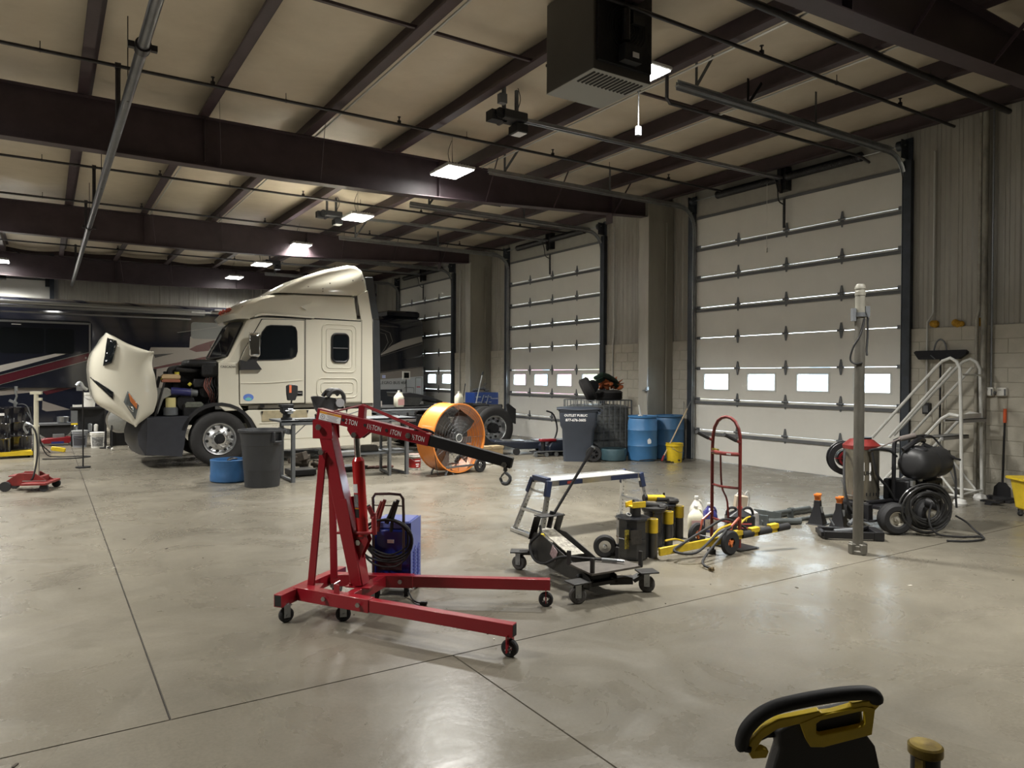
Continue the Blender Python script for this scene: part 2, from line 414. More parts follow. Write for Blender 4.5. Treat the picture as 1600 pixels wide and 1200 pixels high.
def door(idx, ya, yb, spring=True):
    """ya near side, yb far side"""
    d = thing('door_%d' % idx, {1: 'nearest white sectional overhead door on the right wall with four window panes', 2: 'middle white sectional overhead door behind the truck\'s rear wheels',
        3: 'farthest white sectional overhead door behind the dark coach\'s tail'}[idx], None, (WX, (ya+yb)/2, 0), kind='structure')
    w = yb-ya; hh = .61
    for k in range(8):
        z0 = k*hh+.003; z1 = (k+1)*hh-.004
        mb = MB()
        if k == 2:
            ws = [(-w/2 + w*(q+.5)/4) for q in range(4)]; ww, wh, zc = .27, .145, z0+.345
            ww = .30
            edges = [-w/2]
            for c in ws: edges += [c-ww, c+ww]
            edges.append(w/2)
            for q in range(0, len(edges), 2): mb.bx(0, .045, edges[q], edges[q+1], zc-wh, zc+wh)
            mb.bx(0, .045, -w/2, w/2, z0, zc-wh).bx(0, .045, -w/2, w/2, zc+wh, z1)
        else:
            mb.bx(0, .045, -w/2, w/2, z0, z1, ch=.004)
        p = mb.build('door_panel', M_door, d, flat=True)
        if k == 2:
            for c in ws:
                fr = MB()
                fr.bx(-.008, .0, c-ww-.03, c+ww+.03, zc+wh, zc+wh+.03).bx(-.008, 0, c-ww-.03, c+ww+.03, zc-wh-.03, zc-wh)
                fr.bx(-.008, .0, c-ww-.03, c-ww, zc-wh, zc+wh).bx(-.008, 0, c+ww, c+ww+.03, zc-wh, zc+wh)
                fr.build('window_frame', M_wfr, p, flat=True)
                MB().bx(.018, .022, c-ww, c+ww, zc-wh, zc+wh).build('window_pane', M_pane, p, flat=True)
        # stiffening strut near the panel's top edge, hinges across the joint
        if k not in (2, 3) :
            zs = z1-.065 if k < 7 else z1-.03
            st = MB().bx(-.022, -.002, -w/2+.02, w/2-.02, zs-.022, zs+.022).bx(-.026, -.022, -w/2+.02, w/2-.02, zs-.028, zs+.028)
            if k == 7: st.bx(-.004, .02, -w/2, w/2, zs+.03, zs+.05)
            st.build('strut', mat('strut_grey', (.13, .135, .14), .75, noise=.2), p, flat=True)
        if k < 7:
            for q in (-1, 0, 1): inst(hinge_me, 'hinge', p, (0, q*w/4, z1+.004))
            for sgn in (-1, 1):
                o = inst(roller_me, 'roller', p, (0, sgn*(w/2-.02), z1+.004), (0, 0, 0 if sgn > 0 else PI))
                o.scale = (1 if sgn > 0 else -1, 1, 1)
    # jambs
    for sgn in (-1, 1):
        y = sgn*(w/2+.06)
        MB().bx(-.10, -.0, y-.045, y+.075 if sgn > 0 else y+.045, 0, 4.95).bx(-.115, -.10, y-.06, y+.06, 0, 4.95).build('jamb', M_jamb, d, flat=True)
        yt = sgn*(w/2+.005)
        pts = [(-.075, yt, .02), (-.075, yt, 4.62)]
        for q in range(1, 9):
            a = q/8*PI/2; pts.append((-.075-.42*(1-math.cos(a)), yt, 4.62+.42*math.sin(a)))
        xe = -4.9 if idx != 2 else -5.0
        pts.append((xe, yt, 5.04))
        tr = MB(); P = [Vector(p) for p in pts]
        for a, b in zip(P, P[1:]):
            tr.bar(a, b, .012, .062, up=(0, 1, 0)); 
            dd = (b-a).normalized(); nn = Vector((0, 1, 0)).cross(dd)
            for off in (-1, 1):
                tr.bar(a+nn*off*.031+Vector((0, -sgn*.012, 0)), b+nn*off*.031+Vector((0, -sgn*.012, 0)), .03, .005, up=(0, 1, 0)) if False else None
                tr.bar(a+nn*off*.03-Vector((0, sgn*.016, 0)), b+nn*off*.03-Vector((0, sgn*.016, 0)), .006, .034, up=tuple(nn))
        tr.build('track', M_gal, d, flat=True)
        # stiffening angle over the horizontal track and hangers
        MB().bx(xe, -.45, yt+sgn*.005, yt+sgn*.045, 5.075, 5.08).bx(xe, -.45, yt+sgn*.005, yt+sgn*.01, 5.05, 5.11).build('track_angle', M_gal, d, flat=True)
        for xx in (-2.3, -4.6):
            hb = MB().bx(xx, xx+.04, yt, yt+.004, 5.08, 5.56)
            if xx < -4: hb.bar((xx+.02, yt+.004, 5.1), (xx+.32, yt+.004, 5.55), .004, .04)
            hb.build('track_hanger', M_dgal, d, flat=True)
        # end bearing plate
        MB().bx(-.22, -.02, sgn*(w/2+.02), sgn*(w/2+.03), 4.98, 5.26).bx(-.03, -.02, sgn*(w/2-.02), sgn*(w/2+.1), 4.95, 5.3).cyl((-.14, sgn*(w/2-.07), 5.18), (-.14, sgn*(w/2+.01), 5.18), .075, n=14).build('bearing_plate', M_jamb, d)
    # shaft with two springs
    MB().cyl((-.14, -w/2-.05, 5.18), (-.14, w/2+.05, 5.18), .0125, n=8).build('shaft', M_gal, d)
    for a, b in ((-1.45, -.12), (.12, 1.45)):
        sp = MB(); n = 46
        prof = []
        for q in range(n):
            z = (b-a)*q/n; prof += [(.066, z), (.074, z+(b-a)/n/2)]
        sp.lathe([(.02, -.03), (.075, -.03), (.075, 0)]+prof+[(.075, b-a), (.075, b-a+.03), (.02, b-a+.03)], 14, frame((-.14, a, 5.18), (-.14, b, 5.18)))
        sp.build('spring', M_blk, d)
    MB().bx(-.17, 0, -.09, .09, 4.95, 5.36).bx(-.2, -.16, -.02, .02, 4.9, 5.44).build('centre_bracket', M_blk, d)
    return d
door(1, 6.13, 10.40); door(2, 13.28, 17.41); door(3, 20.74, 25.01)

# ---------------------------------------------------------------- other walls
wbk = thing('wall_back', 'far end wall with ribbed steel and grey insulated bays above the coach roofs', None, (0, 27.3, 0), kind='structure')
MB().bx(-15, 11.3, .02, .2, 0, 5.75).build('wall_backing', M_out, wbk)
M_ins = mat('grey_white_insulation', (.30, .30, .27), .6, noise=.2, nscale=1.5, bump=.4, bscale=5)
Rm = Matrix.Rotation(PI/2, 4, 'Z')   # local -X -> -Y
x = .35
while x < 11.0:
    x1 = min(x+.915, 11.05)
    o = ribbed(-x1, -x, 2.4, 4.86, Matrix.Rotation(PI/2, 4, 'Z')).build('liner_panel', M_liner, wbk, flat=True); x = x1
MB().bx(-15, 11.05, -.04, 0, 0, 2.4).build('block_base', M_cmu, wbk)
MB().bx(-15, 11.05, -.02, .02, 4.86, 5.75).build('insulation_face', M_ins, wbk)
for z0, z1 in ((4.80, 4.92), (5.42, 5.6)):
    MB().bx(-15, 11.05, -.1, -.02, z0, z1).build('girt', M_dark, wbk, flat=True)
for xp in (-3.4, -1.6, 1.85, 3.5, 5.15, 6.8, 8.4):
    MB().bx(xp, xp+.09, -.12, -.02, 4.9, 5.45).bx(xp+.14, xp+.18, -.06, -.02, 4.9, 5.45).build('stud', M_dark, wbk, flat=True)
# end-wall door at far left
MB().bx(-4.0, .15, -.05, -.02, 0, 4.6).build('end_door_leaf', M_door, wbk, flat=True)
MB().bx(.12, .24, -.14, -.02, 0, 5.45).bar((.18, -.1, 5.0), (-.9, -.1, 5.5), .05, .03).build('end_door_frame', M_jamb, wbk, flat=True)
sp = MB().cyl((-3.8, -.16, 4.6), (.1, -.16, 4.6), .013, n=8).cyl((-2.4, -.16, 4.6), (-1.0, -.16, 4.6), .07, n=12).bx(.0, .12, -.25, -.1, 4.4, 4.75); sp.build('end_door_spring', M_blk, wbk)
wl = thing('wall_left', 'plain liner wall far to the left, outside the view', None, (-15, 0, 0), kind='structure')
MB().bx(-.2, 0, -7, 27.4, 0, 5.75).build('wall_backing', M_liner, wl)
wf = thing('wall_front', 'plain liner wall behind the viewer', None, (0, -7, 0), kind='structure')
MB().bx(-15.2, 11.3, -.2, 0, 0, 5.75).build('wall_backing', M_liner, wf)

# ================================================================ ceiling: blanket insulation between purlins, tapered rafters
ce = thing('ceiling', 'steel roof with dark purlins and rafters and cream sagging insulation between them', None, (0, 0, 5.3), kind='structure')
MB().bx(-15.2, 11.4, -7.2, 27.5, .42, .5).build('roof_deck', M_out, ce)
M_blanket = mat('cream_vinyl_blanket', (.56, .495, .39), .5, noise=.22, nscale=.9, bump=.6, bscale=2.2, col2=(.44, .38, .29))
px = [.48+1.47*k for k in range(-10, 7)]     # purlin web positions (X)
bays = [-7.0, 3.66, 11.12, 18.5, 26.6, 27.35]
for bi in range(5):
    y0, y1 = bays[bi], bays[bi+1]
    for i in range(len(px)-1):
        x0, x1 = px[i], px[i+1]
        if x0 < -7 and bi > 2: pass
        ny = max(4, int((y1-y0)/.35)); rows = []
        for j in range(ny+1):
            y = y0+(y1-y0)*j/ny; row = []
            for k in range(7):
                u = k/6; sag = .05*math.sin(PI*u)*(1+.5*math.sin(y*1.9+i*2.1))*1.0
                tuck = .07*math.exp(-((j-ny)/1.1)**2)*0
                row.append((x0+(x1-x0)*u, y, .285-sag-.025*math.sin(y*.9+i)**2-(.06*abs(math.sin(y*PI/1.52))**10)*math.sin(PI*u)*0))
            rows.append(row)
        MB().sheet(rows).build('insulation_blanket', M_blanket, ce)
MB().bx(px[-1], 11.1, -7, 27.3, .27, .29).build('insulation_edge', M_blanket, ce)
for i, X in enumerate(px):
    for bi in range(4):
        y0, y1 = bays[bi], bays[bi+1]
        pb = MB().bx(X-.004, X+.004, y0, y1, 0, .27).bx(X-.12, X, y0, y1, 0, .006).bx(X-.124, X-.118, y0, y1, 0, .03).bx(X, X+.07, y0, y1, .234, .24)  # bottom flange made wider, so it also stands for the blanket's shaded edge
        pb.build('purlin', M_dark, ce, flat=True)
# white conduits strapped under some purlins
M_cond = mat('white_conduit', (.5, .5, .47), .4, metal=.4)
for X, y0, y1 in ((px[12]+.05, 4.0, 11.0), (px[14]+.05, 3.9, 11.0), (px[15]+.05, 3.9, 11.0), (px[11]+.05, 11.3, 18.4), (px[12]+.05, 11.3, 18.4)):
    MB().cyl((X, y0, -.01), (X, y1, -.01), .013, n=8).build('conduit', M_cond, ce)
MB().bx(10.88, 11.07, -7, 27.2, .19, .20).bx(11.03, 11.07, -7, 27.2, .19, .40).bx(10.86, 10.88, -7, 27.2, .19, .24).bx(10.78, 10.80, -7, 27.2, .0, .24).bx(10.68, 10.80, -7, 27.2, .0, .006).build('eave_strut', M_dark, ce, flat=True)
def rafter(y):
    prof = [(-15, 4.75), (-.5, 4.61), (3.0, 4.60), (4.6, 4.63), (6.3, 4.70), (8.6, 4.83), (10.36, 4.93), (10.62, 4.95)]
    zt = 5.29
    mb = MB()
    for (xa, za), (xb, zb) in zip(prof, prof[1:]):
        # web
        mb._add([(xa, y-.004, za-5.3), (xb, y-.004, zb-5.3), (xb, y-.004, zt-5.3), (xa, y-.004, zt-5.3), (xa, y+.004, za-5.3), (xb, y+.004, zb-5.3), (xb, y+.004, zt-5.3), (xa, y+.004, zt-5.3)],
                [(0, 1, 2, 3), (7, 6, 5, 4)])
        for z1, z2 in (((za, zb)), ((zt, zt))):
            o = -5.3-.006; mb._add([(xa, y-.1, z1+o), (xb, y-.1, z2+o), (xb, y+.1, z2+o), (xa, y+.1, z1+o), (xa, y-.1, z1+o+.012), (xb, y-.1, z2+o+.012), (xb, y+.1, z2+o+.012), (xa, y+.1, z1+o+.012)],
                [(3, 2, 1, 0), (4, 5, 6, 7), (0, 1, 5, 4), (2, 3, 7, 6)])
    for xs_ in (1.9, 5.6, 9.4, -4):
        mb.bx(xs_, xs_+.01, y-.095, y+.095, -.62, -.02)
    mb.build('rafter', M_dark, ce, flat=True)
    # flange braces
    for xx in (1.95+.02, 3.42, 6.36, 7.83, 9.3):
        zb = 4.66 if xx < 5 else 4.72+(xx-6.3)*.055
        MB().bar((xx+.15, y-.09, zb-5.3), (xx, y-.75, .02), .004, .045).build('flange_brace', M_dark, ce, flat=True)
for y in (3.66, 11.12, 18.5, 26.6, -3.5): rafter(y)
# ================================================================ lamps
M_lamp = mat('lamp_diffuser', (1, .985, .94), .5, emit=LAMP)
M_lbody = mat('lamp_body_white', (.6, .6, .6), .4)
lab = {0: 'second'}
def high_bay(x, y, label, z=4.93, rz=0, k=1.0):
    t = thing('high_bay_lamp', label, 'ceiling lamp', (x, y, z), rz, group='flat ceiling lamps')
    MB().bx(-.24, .24, -.33, .33, .005, .05, ch=.01).bx(-.1, .1, -.14, .14, .05, .10).build('housing', M_lbody, t)
    MB().bx(-.225, .225, -.315, .315, -.006, .004).build('diffuser', M_lamp, t, flat=True)
    ld = bpy.data.lights.new('lamp_light', 'AREA'); ld.shape = 'RECTANGLE'; ld.size = .44; ld.size_y = .62; ld.energy = LAMP_W*k; ld.spread = math.radians(SPREAD); ld.color = (1, .975, .915)
    lo = bpy.data.objects.new('lamp_light', ld); COL.objects.link(lo); lo.parent = t; lo.location = (0, 0, -.012)
    fins = MB()
    for k in range(8): fins.bx(-.2+k*.052, -.19+k*.052, -.25, .25, .05, .085)
    fins.build('cooling_fins', M_lbody, t)
    MB().tube([(-.1, -.2, .08), (0, 0, .35), (.1, .2, .08)], .003, 6).cyl((0, 0, .33), (0, 0, .42+4.93-z+.16), .003, n=6).tube([(0, 0, .05), (-.06, .03, .3), (-.02, -.02, .5)], .005, 6, k=4).build('hanger', M_blk, t)
    return t
hb = [(5.6, 1.85, 'flat ceiling lamp above the viewer, just outside the view'), (5.42, 6.0, 'nearest lit ceiling lamp, half hidden behind the hanging heater'),
      (5.52, 10.42, 'largest lit ceiling lamp, in front of the nearest deep beam'), (5.47, 14.5, 'lit ceiling lamp beside the black door opener, above the truck hood'),
      (5.43, 18.5, 'lit ceiling lamp in front of the second deep beam, above the truck cab'), (5.40, 22.2, 'lit ceiling lamp fifth along the row, between the second beam and the end wall'),
      (5.36, 25.7, 'farthest lit ceiling lamp, in front of the ribbed end wall'), (-1.12, 25.9, 'lit ceiling lamp at the left edge in front of the end wall')]
for x, y, l in hb: high_bay(x, y, l, k=.7 if y < 2 else 1.0)
for y, w in ((21.8, 'nearest the end wall'), (17.7, 'second from the end wall'), (13.6, 'third from the end wall'), (9.5, 'fourth from the end wall'), (5.4, 'fifth from the end wall')): high_bay(-1.9, y, 'flat ceiling lamp of the left row outside the view, '+w, k=.8)
for y, w in ((17.7, 'farther'), (9.5, 'nearer')): high_bay(-8.4, y, 'flat ceiling lamp of the far left row outside the view, %s one' % w)
# ================================================================ the white tractor (local x runs back along the truck, y away from the viewer)
M_cream = mat('cream_truck_paint', (.70, .67, .56), .22, coat=.6, noise=.04, nscale=1)
M_gph = mat('graphite_panel', (.045, .05, .055), .38, noise=.2, nscale=4)
M_bump = mat('charcoal_bumper', (.032, .034, .042), .45, noise=.2, nscale=8)
M_tire = mat('tire_rubber', (.022, .021, .021), .8, noise=.3, nscale=8, bump=.25, bscale=60)
M_engine = mat('sooty_engine_metal', (.02, .02, .022), .55, metal=.3, noise=.6, nscale=9, bump=.5, bscale=25)
M_seam = mat('seam_black', (.01, .01, .01), .8)
TY = Matrix(((1, 0, 0, 0), (0, 0, 1, 0), (0, 1, 0, 0), (0, 0, 0, 1)))      # poly (x,z) extruded along +y   (x,y,z)->(x,z,y)
def side(mb, pts, y0, y1): return mb.prism(pts, y0, y1, TY)
AX = Matrix(((1, 0, 0, 0), (0, 0, -1, 0), (0, 1, 0, 0), (0, 0, 0, 1)))     # lathe axis -> -y (outer face toward the viewer)
def tire(mb, R, w, n=48, M=None, rin=.29):
    prof = [(rin, 0), (rin+.03, .012), (R-.12, .028), (R-.05, .018), (R-.012, -.012), (R, -.035)]
    for k in range(5):
        z = -.035-(w-.07)*(k+.5)/5; prof += [(R, z+.012), (R-.014, z+.009), (R-.014, z-.009), (R, z-.012)]
    prof += [(R, -w+.035), (R-.012, -w+.012), (R-.05, -w-.018), (R-.12, -w-.028), (rin+.03, -w-.012), (rin, -w)]
    return mb.ring(prof, n, M)
def wheel(parent, x, y, z, front, w=.27, R=.495, name='wheel'):
    t = tire(MB(), R, w, M=AX); o = t.build('tire', M_tire, parent, loc=(x, y, z), angle=50)
    m = MB()
    if front:
        prof = [(.292, .0), (.285, .02), (.268, .015), (.262, -.02), (.25, -.03), (.17, .035), (.15, .05), (.105, .055), (.10, .06)]
        m.lathe(prof, 40, AX, caps=False)
        hr, hz, hs = .215, -.002, .027
    else:
        prof = [(.292, .0), (.285, .02), (.268, .012), (.262, -.06), (.25, -.13), (.18, -.155), (.15, -.15), (.12, -.15)]
        m.lathe(prof, 40, AX, caps=False); hr, hz, hs = .215, -.142, .027
    rim = m.build('rim', M_alu, parent, loc=(x, y, z))
    hm = MB()
    for k in range(10):
        a = 2*PI*k/10+.15; c = (hr*math.cos(a), -hz-.008, hr*math.sin(a)); hm.cyl((c[0], c[1]-.012, c[2]), (c[0], c[1]+.012, c[2]), hs, n=10)
    hm.build('hand_holes', M_seam, rim, kind='stuff')
    nm = MB()
    for k in range(10):
        a = 2*PI*(k+.5)/10+.15; nm.cyl((.145*math.cos(a), -.045 if front else .16, .145*math.sin(a)), (.145*math.cos(a), -.09 if front else .11, .145*math.sin(a)), .016, n=6)
    nm.build('wheel_nuts', M_stl, rim, kind='stuff')
    if front: MB().cyl((0, .0, 0), (0, -.085, 0), .095, .085, n=20).cyl((0, -.085, 0), (0, -.095, 0), .06, n=16).build('hub', M_engine, rim)
    else: MB().cyl((0, .16, 0), (0, .0, 0), .12, .11, n=20).cyl((0, 0, 0), (0, -.03, 0), .09, n=16).build('hub', M_engine, rim)
    return rim
trk = thing('semi_truck', 'cream-white sleeper tractor with its hood tilted forward, parked across the middle bay', 'truck', (2.68, 13.95, 0), math.radians(-1.0))
# cab shell
body = MB()
side(body, [(.03, 1.08), (-.02, 1.55), (-.02, 1.9), (.13, 1.96), (.47, 2.66), (.60, 2.78), (3.03, 2.82), (3.06, 1.08)], .06, 2.44)
body.build('cab', M_cream, trk, bev=.05)
MB().prism([(.33, 1.10), (.32, 1.9), (.40, 2.1), (.73, 2.71), (1.56, 2.735), (1.57, 1.10)], .052, .058, TY).build('door_gap', M_seam, trk)
dr = MB().prism([(.34, 1.115), (.33, 1.9), (.41, 2.1), (.74, 2.70), (1.55, 2.725), (1.56, 1.115)], .034, .052, TY)
door_o = dr.build('door', M_cream, trk, bev=.008)
MB().tube([(.36, .034, 1.50), (.9, .028, 1.51), (1.5, .03, 1.56)], .012, 6, k=4).build('body_crease', M_cream, door_o)
def rrect(x0, x1, z0, z1, r, n=5):
    out = []
    for cx, cz, a0 in ((x1-r, z1-r, 0), (x0+r, z1-r, PI/2), (x0+r, z0+r, PI), (x1-r, z0+r, 3*PI/2)):
        for k in range(n+1): a = a0+PI/2*k/n; out.append((cx+r*math.cos(a), cz+r*math.sin(a)))
    return out
def loop3(pts, y): return [(x, y, z) for x, z in pts]
wpoly = [(.60, 1.93), (.62, 2.1), (.74, 2.46), (.82, 2.57), (.9, 2.595), (1.3, 2.605), (1.37, 2.58), (1.40, 2.50), (1.41, 2.12), (1.38, 2.02), (1.3, 1.975), (1.1, 1.95)]
MB().prism(wpoly, .026, .035, TY).build('door_window', M_glass, door_o)
MB().tube(loop3(wpoly, .028), .011, 6, closed=True).build('window_seal', M_blk, door_o)
MB().cyl((1.36, .02, 1.30), (1.50, .02, 1.30), .016, n=8).bx(1.34, 1.52, .03, .036, 1.25, 1.35).build('door_handle', M_blk, door_o)
el = [(.49+.095*math.cos(2*PI*k/20), 1.235+.068*math.sin(2*PI*k/20)) for k in range(20)]
stk = MB().prism(el, .031, .035, TY); stk.mi = 1; stk.prism([(.49+.06*math.cos(2*PI*k/16), 1.205+.028*math.sin(2*PI*k/16)) for k in range(16)], .030, .032, TY)
stk.mi = 2; stk.prism([(.44, 1.22), (.49, 1.26), (.54, 1.22), (.49, 1.235)], .029, .031, TY)
stk.build('oval_sticker', [mat('sticker_blue', (.12, .22, .62), .4), mat('sticker_teal', (.16, .55, .55), .4), mat('sticker_grey', (.25, .28, .4), .5)], door_o, label='oval blue and teal sticker')
MB().bx(.70, .78, .01, .04, 1.04, 1.10).build('step_light', M_engine, trk)
# windscreen
n_ = Vector((-(2.66-1.96), 0, (.47-.13))).normalized()
ws = MB(); A = [(.15, .16, 1.99), (.455, .30, 2.62), (.40, 1.25, 2.66), (.455, 2.2, 2.62), (.15, 2.34, 1.99), (.02, 1.25, 1.96)]
ws._add([tuple(Vector(a)+n_*.03) for a in A]+[tuple(Vector(a)+n_*.0) for a in A], [(0, 1, 2, 5), (5, 2, 3, 4), (0, 6, 7, 1), (1, 7, 8, 2), (2, 8, 9, 3), (3, 9, 10, 4), (4, 10, 11, 5), (5, 11, 6, 0)])
ws.build('windscreen', M_glass, trk, flat=True)
MB().tube([tuple(Vector(a)+n_*.03) for a in A], .018, 6, closed=True).build('windscreen_seal', M_blk, trk)
wp = MB().bar((.1, .5, 2.02), (.16, 1.1, 2.28), .01, .02).bar((.1, 1.5, 2.02), (.16, 2.1, 2.28), .01, .02); islands(wp, 'wiper', M_blk, trk)
# roof cap
cap = MB(); rings = []
for y, k in ((.10, .10), (.16, .045), (.30, .01), (.7, -.02), (1.25, -.035), (1.8, -.02), (2.2, .01), (2.34, .045), (2.40, .10)):
    P = [(.52, 2.70), (.30, 2.70), (.24, 2.80), (.40, 2.97), (.63, 3.11), (.87, 3.19), (1.06, 3.225), (1.37, 3.26), (2.66, 3.30), (2.70, 3.26), (2.77, 2.80)]
    cx, cz = 1.6, 2.72
    rings.append([(cx+(x-cx)*(1-k*.9), y, cz+(z-cz)*(1-k)) for x, z in P])
cap.loft(rings); cap.build('roof_cap', M_cream, trk, angle=50)
MB().bx(.62, 2.77, .055, .062, 2.765, 2.785).tube([(.52, .05, 2.70), (.75, .045, 2.76), (1.7, .045, 2.765)], .012, 6).build('roof_seam', M_seam, trk)
MB().tube([(.60, .04, 2.75), (.85, .035, 2.80), (1.75, .04, 2.79)], .02, 8, k=4).build('drip_moulding', M_cream, trk)
ml = MB()
for y, x in ((.22, .40), (.75, .26), (.9, .25), (1.25, .24), (1.6, .25), (2.2, .4)): ml.box((x+.02, y, 2.90), (.06, .05, .09), (0, .5, 0), ch=.01)
islands(ml, 'marker_light', mat('amber_lens', (.25, .04, .02), .3), trk)
# fairing
fr = MB(); rings = []
for y, k in ((.10, .14), (.13, .06), (.22, .02), (.5, -.01), (1.25, -.03), (2.0, -.01), (2.28, .02), (2.37, .06), (2.40, .14)):
    P = [(1.00, 3.235), (1.15, 3.36), (1.5, 3.57), (2.03, 3.79), (2.51, 3.93), (2.67, 3.93), (2.80, 3.85), (2.87, 3.69), (2.92, 3.4), (2.74, 3.30)]
    cx, cz = 2.9, 3.28
    rings.append([(cx+(x-cx)*(1-k*.6), y, cz+(z-cz)*(1-k)) for x, z in P])
fr.loft(rings); fr.build('roof_fairing', M_cream, trk, angle=50)
rcp = MB().prism([(2.68, 3.30), (2.92, 3.42), (3.03, 2.81), (3.06, 1.08), (2.79, 1.08), (2.77, 2.8)], .05, .075, TY).prism([(2.68, 3.30), (2.92, 3.42), (3.03, 2.81), (3.06, 1.08), (2.79, 1.08), (2.77, 2.8)], 2.42, 2.45, TY); islands(rcp, 'rear_corner_panel', M_cream, trk, bev=.008)
rv = MB()
for x, z in ((1.65, 3.40), (1.95, 3.38), (1.95, 3.33), (2.1, 3.5), (2.6, 3.6), (2.82, 3.62), (2.8, 3.34), (2.9, 3.34)): rv.cyl((x, .115, z), (x, .09, z), .014, n=8)
rv.build('rivets', mat('rivet_grey', (.25, .23, .2), .5), trk, kind='stuff')
MB().box((1.62, .09, 3.02), (.02, .02, .02)).prism([(1.48, 2.99), (1.72, 3.10), (1.60, 2.93)], .05, .095, TY).build('roof_dimple', M_cream, trk)
for y0, y1 in ((.06, .09), (2.42, 2.45)):
    MB().prism([(2.86, 3.69), (3.04, 3.70), (3.19, 2.84), (3.02, 2.84)], y0, y1, TY).prism([(3.05, 2.82), (3.20, 2.82), (3.24, .94), (3.07, .94)], y0, y1, TY).build('side_extender', M_gph, trk, bev=.006)
# embossed panels, sleeper window
for x0, x1, z0, z1 in ((1.93, 2.66, 1.72, 2.68), (1.82, 2.69, 1.21, 1.60)):
    MB().tube(loop3(rrect(x0, x1, z0, z1, .11), .056), .016, 6, closed=True).tube(loop3(rrect(x0+.085, x1-.085, z0+.085, z1-.085, .07), .056), .012, 6, closed=True).build('embossed_panel', M_cream, trk)
swp = rrect(2.13, 2.48, 1.93, 2.49, .09)
sw = MB().prism(swp, .035, .058, TY).build('sleeper_window', M_glass, trk)
MB().tube(loop3(swp, .036), .022, 8, closed=True).cyl((2.14, .03, 2.20), (2.47, .03, 2.20), .014, n=8).build('window_seal', M_blk, sw)
islands(MB().bx(1.575, 1.585, .05, .064, 1.1, 2.76).bx(2.78, 2.788, .046, .062, 1.08, 2.8), 'panel_joint', M_seam, trk)
MB().bx(.5, 3.05, .07, 2.4, 1.02, 1.085).build('sill', mat('shadow_gap_brown', (.10, .09, .07), .7), trk)
# mirror
MB().box((.57, -.08, 2.21), (.20, .12, .45), ch=.03).build('mirror_head', M_chr, trk, bev=.02)
mk = MB()
for k in range(6): mk.box((.47+k*.035, -.142, 2.43), (.012, .006, .014))
mk.prism([(.33, 1.93), (.33, 1.74), (.72, 1.755), (.62, 1.90), (.66, 2.0), (.705, 2.3), (.66, 2.42), (.63, 2.2), (.56, 2.02), (.45, 1.90)], -.05, .03, TY)
mk.build('mirror_bracket', M_blkpl, trk, bev=.006)
# skirts and steps
sk = MB()
arch = [(.62+0*.0, 0)]
ap = [(-.02+.70*math.cos(a), .47+.62*math.sin(a)) for a in [math.radians(d) for d in (0, 18, 36, 52)]]
side(sk, [(.66, .22)]+ap+[(.50, 1.0), (3.02, .97), (3.02, .22)], .05, .10)
side(sk, [(.66, .22)]+ap+[(.50, 1.0), (3.02, .97), (3.02, .22)], 2.38, 2.43)
islands(sk, 'side_skirt', M_cream, trk, bev=.01)
MB().bx(.74, 1.62, .036, .056, .78, .98).build('step_recess', mat('warm_lit_step_plate', (.62, .54, .36), .35, metal=.4, noise=.3, nscale=8), trk)  # aluminium step plate; the yellowish light on it is put into its colour
st = MB()
for k in range(14): st.cyl((.95+k*.06, .05, .70), (.95+k*.06, .03, .70), .008, n=6)
st.bx(.7, 2.95, .04, .05, .735, .745).bx(.7, 2.95, .045, .052, .42, .43); st.build('skirt_trim', mat('trim_tan', (.5, .46, .36), .5), trk)
st = MB()
for x in (.74, 1.62, 2.45): st.prism([(x-.02, .97), (x+.02, .97), (x, .90)], .028, .04, TY)
islands(st, 'skirt_clip', M_blk, trk)
# cowl side panel and front arch
MB().prism([(-.03, 1.88), (-.03, 1.08), (.08, .99), (.40, 1.0), (.32, 1.12), (.315, 1.88)], .04, .09, TY).build('cowl_panel', M_cream, trk, bev=.012)
MB().text('CASCADIA', .055, Matrix.Translation((.13, .036, 1.80)) @ Matrix.Rotation(PI/2, 4, 'X')).build('badge', M_txtk, trk)
ar = MB()
for k in range(12):
    a0 = math.radians(8+k*13); a1 = math.radians(8+(k+1)*13)
    ar.prism([(-.02+.60*math.cos(a0), .49+.60*math.sin(a0)), (-.02+.60*math.cos(a1), .49+.60*math.sin(a1)), (-.02+.66*math.cos(a1), .49+.66*math.sin(a1)), (-.02+.66*math.cos(a0), .49+.66*math.sin(a0))], .03, .42, TY)
ar.build('wheel_arch_liner', M_blkpl, trk)
# bumper
bp = MB()
rings = []
for y, dx in ((.05, .25), (.12, .08), (.4, 0), (1.2, -.06), (2.0, 0), (2.32, .08), (2.4, .25)):
    rings.append([(-1.34+dx, y, .90), (-1.42+dx, y, .60), (-1.40+dx, y, .42), (-1.30+dx, y, .24), (-1.1, y, .24), (-1.1, y, .90)])
bp.loft(rings)
side(bp, [(-1.2, .90), (-.50, .90), (-.585, .60), (-.60, .42), (-.64, .20), (-1.2, .26)], .03, .09)
side(bp, [(-1.2, .90), (-.50, .90), (-.585, .60), (-.60, .42), (-.64, .20), (-1.2, .26)], 2.36, 2.42)
bp.build('bumper', M_bump, trk, bev=.015)
MB().bx(-1.25, -.50, .09, .5, .88, .915).build('bumper_top', M_bump, trk)
